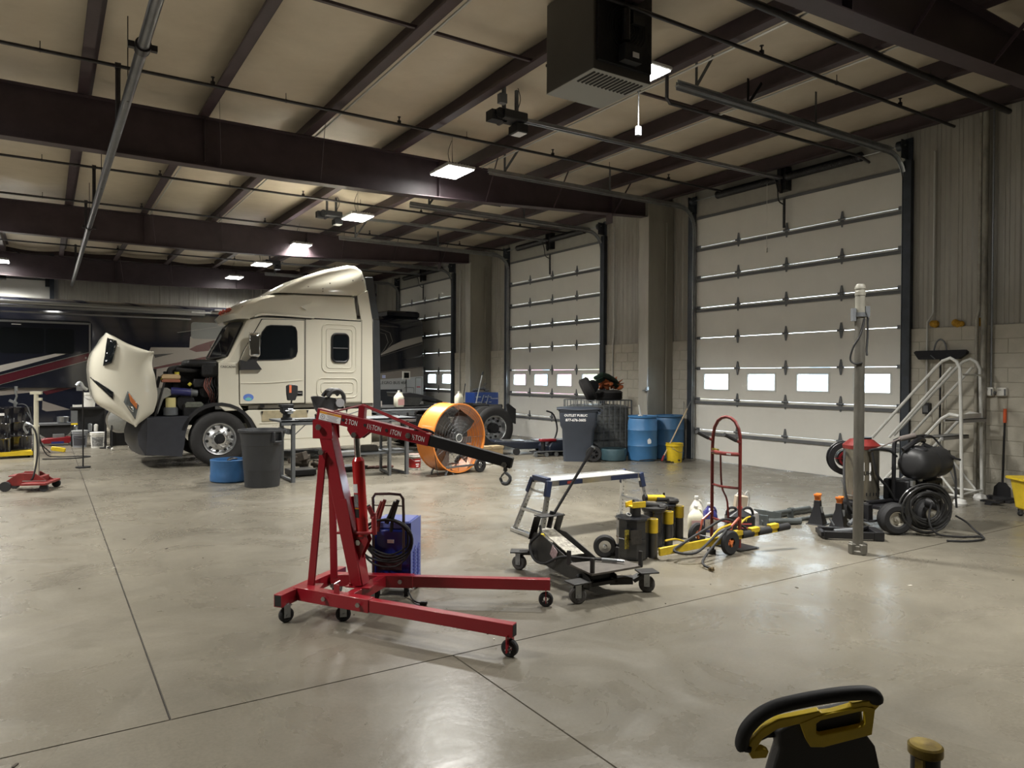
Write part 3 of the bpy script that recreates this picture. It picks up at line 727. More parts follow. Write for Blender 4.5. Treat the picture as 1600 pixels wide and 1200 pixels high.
# the raised hood
hd = MB()
def path(P, n):
    P = [Vector((p[0], 0, p[1])) for p in P]; Ls = [0]
    for a, b in zip(P, P[1:]): Ls.append(Ls[-1]+(b-a).length)
    out = []
    for k in range(n+1):
        s = Ls[-1]*k/n; i = max(j for j in range(len(Ls)) if Ls[j] <= s+1e-9); i = min(i, len(P)-2)
        t = (s-Ls[i])/(Ls[i+1]-Ls[i]); out.append(P[i].lerp(P[i+1], t))
    return out
NU = 28
outer = path([(-1.09, 2.04), (-1.30, 2.12), (-1.52, 2.21), (-1.74, 2.33), (-1.86, 2.38), (-1.95, 2.2), (-2.05, 2.05), (-2.10, 1.9), (-2.11, 1.7), (-2.09, 1.5), (-2.06, 1.3), (-2.03, 1.17), (-1.95, 1.10), (-1.71, .955), (-1.5, .83), (-1.37, .75)], NU)
arch_ = path([(-1.09, 2.04), (-1.115, 1.9), (-1.125, 1.75), (-1.115, 1.6), (-1.10, 1.45), (-1.08, 1.32), (-1.09, 1.18), (-1.14, 1.0), (-1.28, .85), (-1.37, .75)], NU)
cols = [(0, .06), (.3, .015), (.55, .0), (.72, .03), (.84, .085), (.92, .16), (.975, .28), (1.0, .45), (1.0, .8), (1.0, 1.22)]
cols = cols+[(v, 2.44-y) for v, y in reversed(cols[:-1])]
rows = []
for k in range(NU+1):
    row = []
    for v, y in cols:
        p = arch_[k].lerp(outer[k], v)
        p = p+Vector((.05, 0, 0))*max(0, min(1, (-1.5-outer[k].x)/.4))
        c_ = max(0, 1-abs(y-1.22)/.8)
        if k < 9: p = p+Vector((.05, 0, -.10))*c_*(1-k/9)
        row.append((p.x, y, p.z))
    rows.append(row)
hd.sheet(rows); ho = hd.build('hood', M_cream, trk, angle=60)
so = ho.modifiers.new('solid', 'SOLIDIFY'); so.thickness = .03; so.offset = -1
def on_hood(pts, y0=-.01, y1=.04): return MB().prism(pts, y0, y1, TY)
# black vent and intake, head lamp set into the flank
def hood_patch(pts, name, m, off=.014, lbl=None, n=6):
    """patch following the flank: pts are (x,z) corners; y read from the flank section"""
    def yat(x, z):
        c_ = sorted((((r[0]-x)**2+(r[2]-z)**2, r[1]) for row in rows for r in row[:8]))[:4]
        return sum(y/(d+1e-5) for d, y in c_)/sum(1/(d+1e-5) for d, y in c_)
    a, b, c, d = [Vector((p[0], 0, p[1])) for p in pts]
    g2 = []
    for i in range(n+1):
        L = a.lerp(d, i/n); Rr = b.lerp(c, i/n); row = []
        for j in range(n+1):
            p = L.lerp(Rr, j/n); row.append((p.x, yat(p.x, p.z)-off, p.z))
        g2.append(row)
    o = MB().sheet(g2).build(name, m, ho, label=lbl)
    q = o.modifiers.new('solid', 'SOLIDIFY'); q.thickness = .02; q.offset = 0
hood_patch([(-1.79, 2.27), (-1.655, 2.215), (-1.735, 1.84), (-1.86, 1.79)], 'vent', M_glass, off=.03, n=9, lbl='black vent strip')
hood_patch([(-2.04, 1.60), (-1.71, 1.35), (-1.715, 1.22), (-1.98, 1.52)], 'intake', M_glass, off=.03, n=9, lbl='black tapering intake strip')
M_lens = mat('lamp_lens_smoke', (.10, .11, .11), .15, coat=.5, spec=.6)
hood_patch([(-1.50, 1.37), (-1.33, 1.12), (-1.385, .88), (-1.56, 1.18)], 'head_lamp', M_lens, off=.02)
hood_patch([(-1.485, 1.33), (-1.355, 1.15), (-1.36, 1.05), (-1.46, 1.19)], 'turn_lamp', mat('amber_lamp', (.50, .16, .05), .25, coat=.4), off=.034)
hood_patch([(-1.50, 1.12), (-1.42, 1.10), (-1.41, 1.0), (-1.47, 1.06)], 'lamp_reflector', M_chr, off=.034)
# radiator, engine bay
rad = MB().bx(-1.12, -1.02, .35, 2.1, .80, 1.75).bar((-1.12, .28, .9), (-.98, .28, 1.62), .05, .05).bar((-1.06, .2, .9), (-.9, .2, 1.55), .03, .03)
rad.build('radiator', M_blkpl, trk)
eb = MB()
eb.bx(-1.0, -.02, .45, 2.0, .75, 1.35).bx(-.75, -.02, .55, 1.9, 1.3, 1.72).cyl((-.55, .5, 1.15), (-.55, .28, 1.15), .16, n=16).cyl((-.2, .45, 1.35), (-.2, .3, 1.35), .13, n=14)
eb.bx(-.42, -.05, .25, .5, 1.42, 1.58).cyl((-.85, .5, 1.05), (-.85, .3, 1.05), .09, n=12).bx(-.6, -.1, .2, .45, .9, 1.12)
eb.box((-.15, .35, 1.75), (.3, .4, .3), ch=.05).box((-.28, .6, 1.86), (.5, .9, .14), ch=.04)
eb.build('engine', M_engine, trk, bev=.02)
MB().lathe([(.20, 0), (.22, .03), (.22, .06), (.17, .07), (.16, .02), (.13, .0)], 24, Matrix.Translation((-.50, .45, 1.72)) @ rotm(.12, 0, 0)).tube([(-.78, .4, 1.60), (-.80, .4, 1.72), (-.72, .42, 1.77), (-.5, .6, 1.78), (-.2, .7, 1.78)], .05, 8, k=4).build('air_cleaner', M_blkpl, trk)
rs = MB(); rs.box((-.80, .28, 1.61), (.30, .22, .10), ch=.03); rs.mi = 1; rs.box((-.80, .28, 1.54), (.30, .22, .05), ch=.01); rs.mi = 2; rs.cyl((-.70, .25, 1.65), (-.70, .25, 1.70), .04, n=12).box((-.97, .3, 1.58), (.06, .08, .05))
rs.build('coolant_reservoir', [mat('amber_coolant_tank', (.58, .42, .24), .45), mat('pink_coolant', (.34, .13, .08), .5), mat('yellow_cap', (.62, .55, .05), .5)], trk)
MB().prism([(-1.04, 1.42), (-.86, 1.42), (-.78, 1.37), (-.80, 1.28), (-.92, 1.22), (-1.02, .93)], .20, .34, TY).build('air_duct', mat('cast_grey', (.26, .26, .24), .55, noise=.2), trk, bev=.02)
MB().tube([(-.80, .25, 1.36), (-.6, .25, 1.345), (-.46, .27, 1.33)], .068, 12).build('charge_hose', mat('blue_silicone', (.028, .03, .13), .4), trk, label='blue silicone hose')
MB().tube([(-.46, .27, 1.33), (-.36, .28, 1.32)], .060, 12).tube([(-.47, .27, 1.33), (-.445, .27, 1.33)], .075, 12).build('hose_clamp', M_dgal, trk)
ac = MB(); ac.cyl((-.80, .26, .93), (-.80, .26, 1.05), .12, n=18); ac.mi = 1; ac.cyl((-.80, .26, 1.06), (-.80, .26, 1.24), .085, n=18); ac.mi = 0; ac.cyl((-.80, .26, 1.05), (-.80, .26, 1.07), .11, n=18)
ac.build('fuel_filter', [M_dgal, mat('filter_label', (.62, .55, .25), .5)], trk)
islands(MB().cyl((-.5, .3, 1.46), (-.46, .3, 1.50), .03, n=8).cyl((-.36, .3, 1.47), (-.33, .3, 1.52), .028, n=8), 'fluid_cap', MATS['yellow_cap'], trk)
MB().box((-.42, .24, 1.10), (.30, .12, .12), ch=.03).build('bracket_casting', mat('grey_green_cast', (.15, .16, .13), .6, noise=.4, nscale=20), trk)
wi = MB()
for k in range(4): wi.tube([(-.1-.03*k, .2+.02*k, 1.65), (-.17-.03*k, .16, 1.45), (-.1-.03*k, .15, 1.30), (-.05-.02*k, .2, 1.1)], .009, 5, k=4)
wi.build('wire_loom', mat('rust_red_wire', (.18, .05, .035), .6), trk)
wi = MB()
for k in range(5): wi.tube([(-.04*k, .22, 1.75), (-.03-.05*k, .14+.01*k, 1.5), (.0-.04*k, .13, 1.32), (-.10-.03*k, .2, 1.0)], .008, 5, k=4)
wi.build('wire_loom', M_blk, trk)
# chassis
fm = MB().bx(-1.1, 7.1, .82, .90, .70, .95).bx(-1.1, 7.1, 1.60, 1.68, .70, .95)
for x in (3.4, 4.4, 5.6, 6.95): fm.bx(x, x+.12, .9, 1.6, .74, .92)
fm.bx(3.3, 5.2, .55, 1.95, .93, .955)
fm.build('frame_rails', mat('frame_black', (.025, .025, .025), .5, noise=.4, nscale=10), trk)
MB().bx(3.25, 4.2, .30, .36, .78, .86).bx(3.25, 4.3, .36, .8, .84, .87).cyl((3.3, .3, .9), (5.2, .3, .9), .025, n=8).build('deck_rail', M_dgal, trk)
MB().cyl((2.5, .42, .52), (3.75, .42, .52), .29, n=28).build('fuel_tank', mat('tank_alloy', (.30, .28, .24), .35, metal=.7, noise=.4, nscale=6), trk)
MB().bx(3.85, 4.45, .3, .8, .45, .78).bar((4.0, .3, .85), (4.1, .3, .4), .05, .05).bar((4.2, .3, .85), (4.3, .3, .4), .05, .05).build('battery_box', M_engine, trk, bev=.02)
for x in (5.0, 6.3):
    for yo in (.02, .36):
        if yo < .1: wheel(trk, x, yo, .49, False)
        else: tire(MB(), .49, .27, M=AX).build('tire', M_tire, trk, loc=(x, yo, .49), angle=50)
    tire(MB(), .49, .27, M=AX).build('tire', M_tire, trk, loc=(x, 2.06, .49), angle=50); tire(MB(), .49, .27, M=AX).build('tire', M_tire, trk, loc=(x, 2.40, .49), angle=50)
    MB().cyl((x, .3, .49), (x, 2.2, .49), .09, n=12).build('axle', M_engine, trk)
wheel(trk, -.02, .02, .49, True)
tire(MB(), .495, .27, M=AX).build('tire', M_tire, trk, loc=(-.02, 2.40, .49), angle=50)
# the AX map sends local +z to -y, so tires extend from their outer face toward +y
fw = MB()
rings = []
for y in (.75, 1.7):
    rings.append([(4.12, y, 1.18), (4.10, y, 1.27), (4.3, y, 1.275), (4.75, y, 1.20), (5.2, y, 1.06), (5.2, y, 1.02), (4.7, y, 1.10)])
fw.loft(rings); fw.bx(4.2, 4.5, .9, 1.5, .95, 1.2); fw.build('fifth_wheel', M_blk, trk, bev=.01)
MB().prism([(4.12, 1.18), (3.95, .99), (4.5, .97), (4.62, 1.15)], .70, .76, TY).build('ramp_plate', mat('worn_dark_plate', (.07, .07, .065), .4, metal=.5, noise=.5), trk)
MB().bx(6.66, 6.70, .25, 2.2, .9, .96).prism([(6.72, .98), (6.78, 1.0), (7.02, .86), (7.02, .50), (6.80, .58)], .10, .14, TY).build('mud_flap', M_rub, trk)
MB().bar((6.75, .1, .6), (6.83, .1, .24), .03, .03).build('flap_strap', M_blk, trk)
mat('dummy', (0, 0, 0))
SQ = lambda x: x/(1+.0145*x) if x > 0 else x
for c in kids(trk):
    if c.name.split('.')[0] in ('tire', 'rim'): c.location.x = SQ(c.location.x); continue
    for o in [c]+kids(c):
        for v in o.data.vertices:
            x = v.co.x
            if x > 0: v.co.x = SQ(x); v.co.z = 1.64+(v.co.z-1.64)/(1+.009*x)
def jug(name, label, loc, cap_m, body_m, lab_m=None, s=1.0, w=.15, d=.15, h=.25, group=None, rz=0, cat='jug', handle=True):
    t = thing(name, label, cat, loc, rz, group)
    b = MB(); rings = []
    for z, k in ((0, .92), (.01*s, 1), (h*.55, 1), (h*.68, .9), (h*.85, .45), (h*.92, .26), (h*.97, .24)):
        rings.append([(math.copysign(abs(math.cos(a))**.6, math.cos(a))*w/2*k, math.copysign(abs(math.sin(a))**.6, math.sin(a))*d/2*k, z) for a in [2*PI*i/20 for i in range(20)]])
    b.loft(rings); b.build('bottle', body_m, t)
    MB().cyl((0, 0, h*.965), (0, 0, h*1.04), .022*s, n=14).build('cap', cap_m, t)
    if handle: MB().tube([(w*.12, 0, h*.90), (w*.34, 0, h*.86), (w*.44, 0, h*.72), (w*.42, 0, h*.58)], .012*s, 8, k=4).build('handle', body_m, t)
    if lab_m:
        MB().box((0, -d/2-.001, h*.3), (w*.8, .003, h*.38)).build('label', lab_m, t)
    return t
tw = lambda x, y, z: (trk.location.x+x*math.cos(math.radians(-1))-y*math.sin(math.radians(-1)), trk.location.y+x*math.sin(math.radians(-1))+y*math.cos(math.radians(-1)), z)
M_milk = mat('milky_plastic', (.62, .60, .48), .45)
jug('plastic_jug', 'milky plastic jug with pink label standing on the truck frame near the cab', tw(3.72, .62, .985), M_whtpl, M_milk, mat('pink_label', (.55, .3, .28), .6), h=.34, w=.20, d=.18, s=1.3, rz=.2)
jug('plastic_jug', 'milky plastic jug standing behind the top of the orange drum fan', tw(5.30, .86, .99), M_whtpl, M_milk, None, h=.30, w=.19, d=.17, s=1.3, rz=.2)
rg = MB(); random.seed(3)
for k in range(8): rg.ball((k*.05-.2, random.uniform(-.04, .04), .02), .04+random.uniform(0, .012), 8, sc=(1.3, 1, .6))
tag(rg.build('white_rag', mat('white_cloth', (.7, .7, .66), .9), None, loc=tw(4.9, .86, 1.0)), 'crumpled white cloth lying on the truck frame beside the jug', 'rag')
MB_bx = MB().bx(-.12, .12, -.1, .1, 0, .12); tag(MB_bx.build('small_carton', mat('dirty_carton', (.5, .45, .42), .7, noise=.4, nscale=20), None, loc=tw(3.3, .95, .985), rot=(0, 0, .3)), 'small open carton on the frame deck behind the cab', 'box')
# ================================================================ the dark motor coach behind the truck (side plane y=21.8)
M_navy = mat('navy_coach_paint', (.010, .012, .022), .12, coat=1, spec=.6)
M_taupe = mat('taupe_stripe', (.26, .235, .215), .2, coat=.8)
M_pale = mat('pale_stripe', (.42, .40, .37), .2, coat=.8)
M_maroon = mat('maroon_stripe', (.075, .010, .018), .2, coat=.8)
M_coachw = mat('coach_white', (.46, .48, .50), .3, coat=.5)
M_awn = mat('awning_silver', (.30, .30, .30), .3, metal=.7, noise=.2, nscale=3, stretch=(.1, 1, 1))
RVP = {'pale': [[(-0.93, 1.86), (0.24, 2.18), (0.5, 2.19), (-0.93, 1.7)], [(9.01, 2.35), (9.38, 2.63), (9.78, 2.81), (10.44, 2.97), (10.47, 2.79), (9.78, 2.58), (9.01, 2.31)]], 'taupe': [[(2.33, 2.23), (2.4, 2.39), (3.36, 2.41), (3.38, 2.71), (4.25, 3.05), (4.79, 3.15), (4.79, 1.18), (2.47, 1.19)], [(-0.94, 1.23), (0.95, 1.6), (0.95, 1.34), (-0.94, 1.12)], [(-0.06, 0.98), (0.54, 0.75), (0.02, 0.71), (-0.07, 0.76)], [(8.99, 1.74), (10.49, 1.96), (10.5, 1.65), (8.99, 1.54)]], 'maroon': [[(-0.93, 1.61), (0.95, 2.2), (0.95, 2.03), (-0.93, 1.4)], [(3.35, 2.36), (3.54, 2.47), (4.03, 2.64), (3.86, 2.33), (3.53, 2.29)], [(2.47, 1.85), (3.79, 2.17), (3.79, 2.06), (2.47, 1.8)], [(-0.06, 1.21), (0.95, 1.49), (0.95, 1.4), (0.02, 1.13)]], 'dark': [[(2.47, 2.2), (2.97, 2.24), (2.5, 2.11)]], 'white': [[(8.99, 1.54), (10.5, 1.65), (10.5, 0.23), (8.99, 0.27)]]}
RVL = [[(-0.93, 1.62), (0.95, 2.22)], [(-0.93, 1.39), (0.95, 2.02)], [(-0.93, 1.86), (0.5, 2.2)], [(-0.93, 1.69), (0.5, 2.18)], [(3.05, 2.81), (4.25, 3.04)], [(2.47, 1.87), (3.79, 2.19)], [(2.47, 1.78), (3.79, 2.05)], [(9.01, 2.28), (10.47, 2.72)], [(8.99, 1.77), (10.49, 1.98)], [(-0.94, 1.25), (0.95, 1.62)], [(8.98, 3.03), (9.16, 2.99), (9.25, 2.73), (9.12, 2.5), (9.01, 2.37)], [(8.98, 3.15), (9.31, 3.04), (9.4, 2.77), (9.2, 2.48)], [(8.98, 3.25), (9.6, 3.23)]]
rv_ = thing('motor_coach', 'long dark navy motor coach with taupe and maroon swooshes behind the truck', 'motorhome', (0, 21.8, 0))
b = MB(); rings = []
for x, k in ((-2.2, .06), (-2.12, 0), (10.40, 0), (10.52, .07)):
    rings.append([(x, k, .42+k), (x, k, 3.30), (x, .05+k, 3.48-k), (x, .25, 3.58-k), (x, 2.2, 3.60-k), (x, 2.45-k, 3.48-k), (x, 2.5-k, 3.30), (x, 2.5-k, .42+k)])
b.loft(rings); b.build('coach_body', M_navy, rv_, angle=50)
MB().bx(9.3, 10.45, .2, 2.3, 3.56, 3.78, ch=.05).bx(6.0, 7.2, .6, 1.9, 3.58, 3.80, ch=.05).build('roof_unit', M_navy, rv_, kind='stuff')
for key, m, d in (('taupe', M_taupe, .008), ('white', M_coachw, .008), ('pale', M_pale, .010), ('maroon', M_maroon, .012), ('dark', M_navy, .013)):
    for P in RVP[key]: MB().prism(P, -d, .001, TY).build('painted_graphic', m, rv_, flat=True)
for P in RVL:
    mb = MB()
    for (x0, z0), (x1, z1) in zip(P, P[1:]): mb.bar((x0, -.014, z0), (x1, -.014, z1), .006, .022, up=(0, 1, 0))
    mb.build('pinstripe', M_pale, rv_, flat=True)
# awning cassettes under the roof edge
aw = MB().cyl((-2.1, -.07, 3.44), (3.75, -.07, 3.40), .055, n=12).bx(-2.1, 3.75, -.10, .0, 3.30, 3.36); aw.build('awning_case', M_awn, rv_)
MB().cyl((3.9, -.05, 3.40), (8.9, -.05, 3.42), .05, n=12).bx(-2.1, 3.4, -.06, 0, 3.17, 3.21).build('awning_case', M_awn, rv_)
islands(MB().bx(3.4, 3.9, -.13, 0, 3.36, 3.41).bx(4.0, 4.5, -.12, 0, 3.45, 3.50), 'awning_bracket', M_stl, rv_)
# slide-out with two dark windows
so_ = MB().bx(-2.2, .98, -.10, .01, 1.30, 3.02, ch=.02).build('slide_out', M_navy, rv_)
for x0, x1 in ((-.93, -.03), (.01, .62)):
    MB().prism(rrect(x0, x1, 2.17, 2.80, .06), -.112, -.10, TY).build('coach_window', M_glass, so_)
MB().bx(-2.2, .98, -.12, -.10, 2.93, 2.98).bx(.95, .99, -.12, -.10, 1.3, 2.98).build('slide_trim', M_awn, so_, kind='stuff')
islands(MB().bx(.86, .90, -.115, -.10, 2.05, 2.1).cyl((-.7, -.13, 2.88), (-.5, -.13, 2.88), .012, n=6), 'slide_latch', M_stl, so_)
for P in ([(-2.2, 1.37), (-.93, 1.61), (.95, 2.2), (.95, 2.03), (-.93, 1.4), (-2.2, 1.31)],): MB().prism(P, -.11, -.10, TY).build('painted_graphic', M_maroon, so_, flat=True)
MB().prism([(-2.2, 1.60), (-.93, 1.86), (.24, 2.18), (.5, 2.19), (-.93, 1.7), (-2.2, 1.45)], -.112, -.10, TY).build('painted_graphic', M_pale, so_, flat=True)
mb = MB()
for p, q in (((-.93, 1.62), (.95, 2.22)), ((-.93, 1.39), (.95, 2.02))): mb.bar((p[0], -.114, p[1]), (q[0], -.114, q[1]), .006, .022, up=(0, 1, 0))
mb.build('pinstripe', M_pale, so_, kind='stuff', flat=True)
# second window by the middle, belly grille, compartments, lettering
MB().prism(rrect(3.40, 4.4, 2.66, 3.12, .08), -.012, 0, TY).build('coach_window', mat('tinted_grey', (.16, .17, .17), .15, coat=.5), rv_)
gr = MB().bx(8.98, 9.74, -.02, 0, .55, 1.22)
for k in range(8): gr.bx(8.98, 9.74, -.03, -.02, .60+k*.075, .63+k*.075)
gr.build('belly_grille', mat('grille_dark', (.03, .035, .045), .4), rv_, kind='stuff', flat=True)
for x0, x1, z0, z1 in ((9.82, 10.16, .55, 1.28), (10.22, 10.45, .5, 1.6)):
    MB().tube(loop3(rrect(x0, x1, z0, z1, .03), -.012), .01, 5, closed=True).build('compartment_door', M_awn, rv_)
MB().bx(9.05, 9.17, -.012, 0, 1.58, 1.68, ).build('data_plate', mat('pale_blue_label', (.5, .55, .8), .4), rv_)
MB().text('ALLEGRO BUS 45P', .135, Matrix.Translation((9.36, -.014, 1.43)) @ Matrix.Rotation(PI/2, 4, 'X')).build('coach_lettering', M_txtk, rv_, kind='stuff')
MB().text('45P', .07, Matrix.Translation((9.99, -.014, .93)) @ Matrix.Rotation(PI/2, 4, 'X')).build('unit_number', M_txtk, rv_, kind='stuff')
MB().bx(10.26, 10.40, -.012, 0, 1.28, 1.31).build('red_reflector', mat('red_reflector', (.5, .03, .05), .3), rv_)
MB().bx(-2.1, 10.4, -.01, .02, .36, .46).build('belly_skirt', M_navy, rv_)
for x in (.2, 7.6): MB().cyl((x, .06, .45), (x, .3, .45), .45, n=28).build('coach_wheel', M_tire, rv_)
MB().cyl((-2.0, .3, .40), (-2.0, .31, .4), .01).build('jack_pad', M_tire, rv_)
t = thing('screen_on_stand', 'small white-framed black screen on a thin pole beside the coach tail', 'screen', (9.62, 21.2, 0))
MB().bx(-.13, .13, -.02, .02, 1.55, 1.80).build('frame', M_wht, t); MB().bx(-.085, .085, -.026, -.018, 1.59, 1.76).build('display', M_glass, t)
MB().cyl((0, 0, .02), (0, 0, 1.55), .015, n=8).cyl((0, 0, 0), (0, 0, .02), .2, n=16).build('pole', M_blk, t)

# ================================================================ things at the far left
def oil_drum(x, y, label):
    t = thing('oil_drum', label, 'drum', (x, y, .10), random.uniform(0, 6), group='black oil drums on the yellow dolly')
    R = .288
    prof = [(R-.01, 0), (R, .015), (R-.004, .03)]
    for z in (.28, .57): prof += [(R-.004, z-.02), (R+.008, z), (R-.004, z+.02)]
    prof += [(R-.004, .84), (R, .855), (R, .87), (R-.012, .87), (R-.014, .858)]
    MB().lathe(prof, 40).build('drum_shell', mat('gloss_black', (.01, .010, .014), .15, coat=.8), t)
    MB().cyl((.15, 0, .858), (.15, 0, .88), .035, n=10).cyl((-.12, .1, .858), (-.12, .1, .87), .02, n=10).build('bung', M_stl, t, kind='stuff')
    return t
d1 = oil_drum(-.86, 17.55, 'black ribbed oil drum cut off by the left edge of the picture')
d2 = oil_drum(-.52, 18.1, 'black ribbed oil drum standing behind the red jack pole')
for d, w in ((d1, 1), (d2, 0)):
    if w:
        q = MB(); a = -1.6-d.rotation_euler[2]
        q.box((.292*math.cos(a+.5), .292*math.sin(a+.5), .76), (.004, .12, .05), (0, 0, a+.5)); q.mi = 1; q.box((.292*math.cos(a), .292*math.sin(a), .62), (.004, .16, .16), (0, 0, a))
        q.build('drum_label', [M_txt, mat('tan_label', (.35, .28, .16), .6)], d, kind='stuff')
t = thing('drum_dolly', 'yellow-edged wheeled dolly carrying the two black oil drums', 'dolly', (-.66, 17.8, 0), .05)
MB().bx(-.62, .42, -.60, .60, .055, .095).bx(-.62, .42, -.63, -.60, .05, .13).build('deck', M_yelpl, t)
for x, y in ((-.5, -.5), (.36, -.52), (-.5, .5), (.36, .5)): MB().cyl((x-.02, y, .045), (x+.02, y, .045), .045, n=14).build('wheel', M_rub, t)
MB().cyl((.42, -.35, .13), (.46, -.35, .13), .12, n=20).build('wheel', M_rub, t)
t = thing('drum_pump', 'small grey metal drum pump clamped on top of the black drums', 'pump', (-.52, 17.95, .98))
MB().cyl((0, 0, 0), (0, 0, .12), .03, n=10).box((-.03, 0, .1), (.16, .06, .05), (0, .5, 0)).tube([(.0, 0, .12), (.03, 0, .22), (.0, 0, .33)], .02, 8).cyl((.02, 0, .33), (.02, 0, .42), .03, n=8).build('pump_body', M_gal, t)
MB().tube([(.02, 0, .05), (.2, -.1, .02), (.3, -.3, -.3), (.42, -.33, -.7), (.6, -.2, -.94)], .012, 6, k=6).build('hose', M_rub, t)
# red air jack with a tall pole
t = thing('transmission_jack', 'low red wheeled jack with a tall pale pole at the far left', 'jack', (-.14, 12.42, 0), -.35)
fb = MB()
for s in (-1, 1):
    fb.prism([(-.36, .10), (-.15, .25), (.05, .25), (.22, .13), (.24, .08), (-.2, .07)], s*.11-.006, s*.11+.006, TY)
fb.bx(-.28, .02, -.11, .11, .20, .215).bx(-.05, .26, -.30, .24, .095, .125).bx(.1, .16, -.11, .11, .08, .2)
fb.build('jack_body', M_redd, t, bev=.004)
MB().cyl((-.1, -.08, .12), (.12, -.08, .12), .04, n=12).cyl((-.1, .05, .12), (.12, .05, .12), .035, n=12).build('ram', M_red, t, kind='stuff')
for x, y, r in ((.22, -.24, .055), (.22, .2, .055), (-.30, -.15, .07), (-.30, .15, .07)):
    MB().cyl((x, y-.02, r), (x, y+.02, r), r, n=18).build('wheel', M_rub, t)
MB().cyl((.04, -.02, .12), (.04, -.02, 1.38), .030, n=14).cyl((.04, -.02, .8), (.04, -.02, .92), .04, n=14).bx(-.03, .11, -.05, .01, 1.36, 1.40).bx(.06, .11, -.05, .01, 1.27, 1.31).build('pole', mat('cream_pole', (.55, .52, .40), .45, noise=.15), t)
MB().cyl((.085, -.05, .1), (.085, -.05, .9), .008, n=6).bx(-.1, .2, -.12, -.10, .13, .145).build('guide_rod', M_stl, t, kind='stuff')
MB().tube([(-.10, -.02, .9), (-.02, -.06, .92), (.06, -.08, .8), (.08, -.09, .5), (.04, -.12, .2), (-.02, -.1, .14)], .012, 6, k=6).build('hose', M_rub, t)
MB().tube([(.0, -.02, .90), (-.08, -.02, .95), (-.12, .0, .88), (-.08, 0, .8)], .018, 6, k=4).build('hand_grip', M_gal, t)
# loose hose
tag(MB().tube([(-.3, 17.1, .9), (-.15, 16.9, .6), (.0, 17.0, .1), (.2, 17.0, .014), (.62, 16.9, .014), (.75, 16.75, .014), (.5, 16.55, .014), (.1, 16.6, .014), (-.05, 16.6, .02)], .012, 6, k=8).build('air_hose', M_rub, None), 'loose black hose looping on the floor behind the red jack pole', 'hose')
t = thing('floor_jack', 'red floor jack with a blue side lying behind the yellow gun, far left', 'jack', (.25, 19.9, 0), .1)
MB().prism([(-.42, .06), (-.30, .17), (.25, .20), (.32, .12), (.32, .05)], -.13, -.10, TY).prism([(-.42, .06), (-.30, .17), (.25, .20), (.32, .12), (.32, .05)], .10, .13, TY).bx(-.25, .2, -.1, .1, .15, .18).build('side_plates', M_red, t, bev=.01, kind='stuff')
MB().bx(-.15, .1, -.135, -.13, .05, .10).build('side_label', mat('deep_blue', (.02, .03, .15), .4), t)
for x, y in ((-.35, -.15), (-.35, .15), (.26, -.15), (.26, .15)): MB().cyl((x, y-.02, .05), (x, y+.02, .05), .05, n=14).build('wheel', M_gal, t)
MB().bx(-.1, .12, -.06, .08, .18, .26).build('saddle', M_gal, t)
tag(MB().bar((.10, 18.0, .10), (.36, 17.95, .05), .06, .09, ch=.015).build('spray_gun_case', M_yelpl, None, bev=.01), 'small yellow and black tool lying on the floor beside the hose', 'tool')
# wheeled shop cart with fluids
t = thing('service_cart', 'black service cart with cans and rags under the coach slide-out', 'cart', (.85, 19.55, 0))
MB().bx(-.36, .36, -.18, .22, .86, .90).bx(-.36, .36, -.18, .22, .30, .33).build('shelf', M_blk, t, kind='stuff')
for x, y in ((-.34, -.16), (.34, -.16), (-.34, .2), (.34, .2)): MB().bx(x-.015, x+.015, y-.015, y+.015, 0, .9).build('leg', M_blk, t)
MB().bx(-.34, .34, .1, .2, .33, .86).build('back_panel', M_blkpl, t)
t = thing('shelf_bench', 'low metal bench carrying odds and ends behind the red jack', 'bench', (.25, 20.3, 0))
MB().bx(-.5, .35, -.25, .25, .46, .50).build('bench_top', M_grey, t)
for x, y in ((-.48, -.22), (.32, -.22), (-.48, .22), (.32, .22)): MB().bx(x-.02, x+.02, y-.02, y+.02, 0, .46).build('leg', M_grey, t)
t = thing('paint_pot', 'dented metal pot on the low bench', 'pot', (.35, 20.2, .50)); MB().lathe([(.10, 0), (.12, .02), (.12, .14), (.125, .15), (.11, .14), (.1, .02)], 20).build('pot', M_gal, t)
def pail(name, label, loc, R, H, m, lid=None, band=None, group=None, cat='bucket'):
    t = thing(name, label, cat, loc, random.uniform(-.3, .3), group)
    MB().lathe([(R*.86, 0), (R*.98, H*.84), (R*1.06, H*.84), (R*1.06, H*.90), (R, H*.91), (R*1.03, H), (R*.96, H), (R*.94, H*.9), (R*.80, .01)], 28).build('pail_body', m, t)
    MB().tube([(R*1.0*math.cos(a), -.01-R*1.03*abs(math.sin(a))*.9, H*.86-abs(math.sin(a))*H*.33) for a in [PI*k/10 for k in range(11)]], .004, 5).build('bail_handle', M_gal, t)
    if lid: MB().lathe([(R*1.08, H*.96), (R*1.08, H*1.02), (R*.9, H*1.03)], 28).build('lid', lid, t)
    if band: MB().lathe([(R*.895, H*.12), (R*.975, H*.72)], 16, None, PI*1.15, PI*1.75).build('paper_label', band, t)
    return t
pail('bucket', 'grey plastic bucket with a lid under the service cart', (.66, 19.2, 0), .155, .37, mat('grey_plastic', (.22, .23, .25), .5), lid=mat('lid_grey', (.32, .33, .33), .5), band=mat('dark_label', (.05, .05, .06), .5))
pail('bucket', 'white plastic bucket with a lid beside the tilted hood', (.99, 18.85, 0), .145, .34, M_whtpl, lid=M_whtpl, band=mat('black_and_white_label', (.35, .35, .34), .5, noise=.8, nscale=30))
pail('bucket', 'white bucket standing on top of the black service cart', (.86, 19.5, .90), .13, .33, M_whtpl)
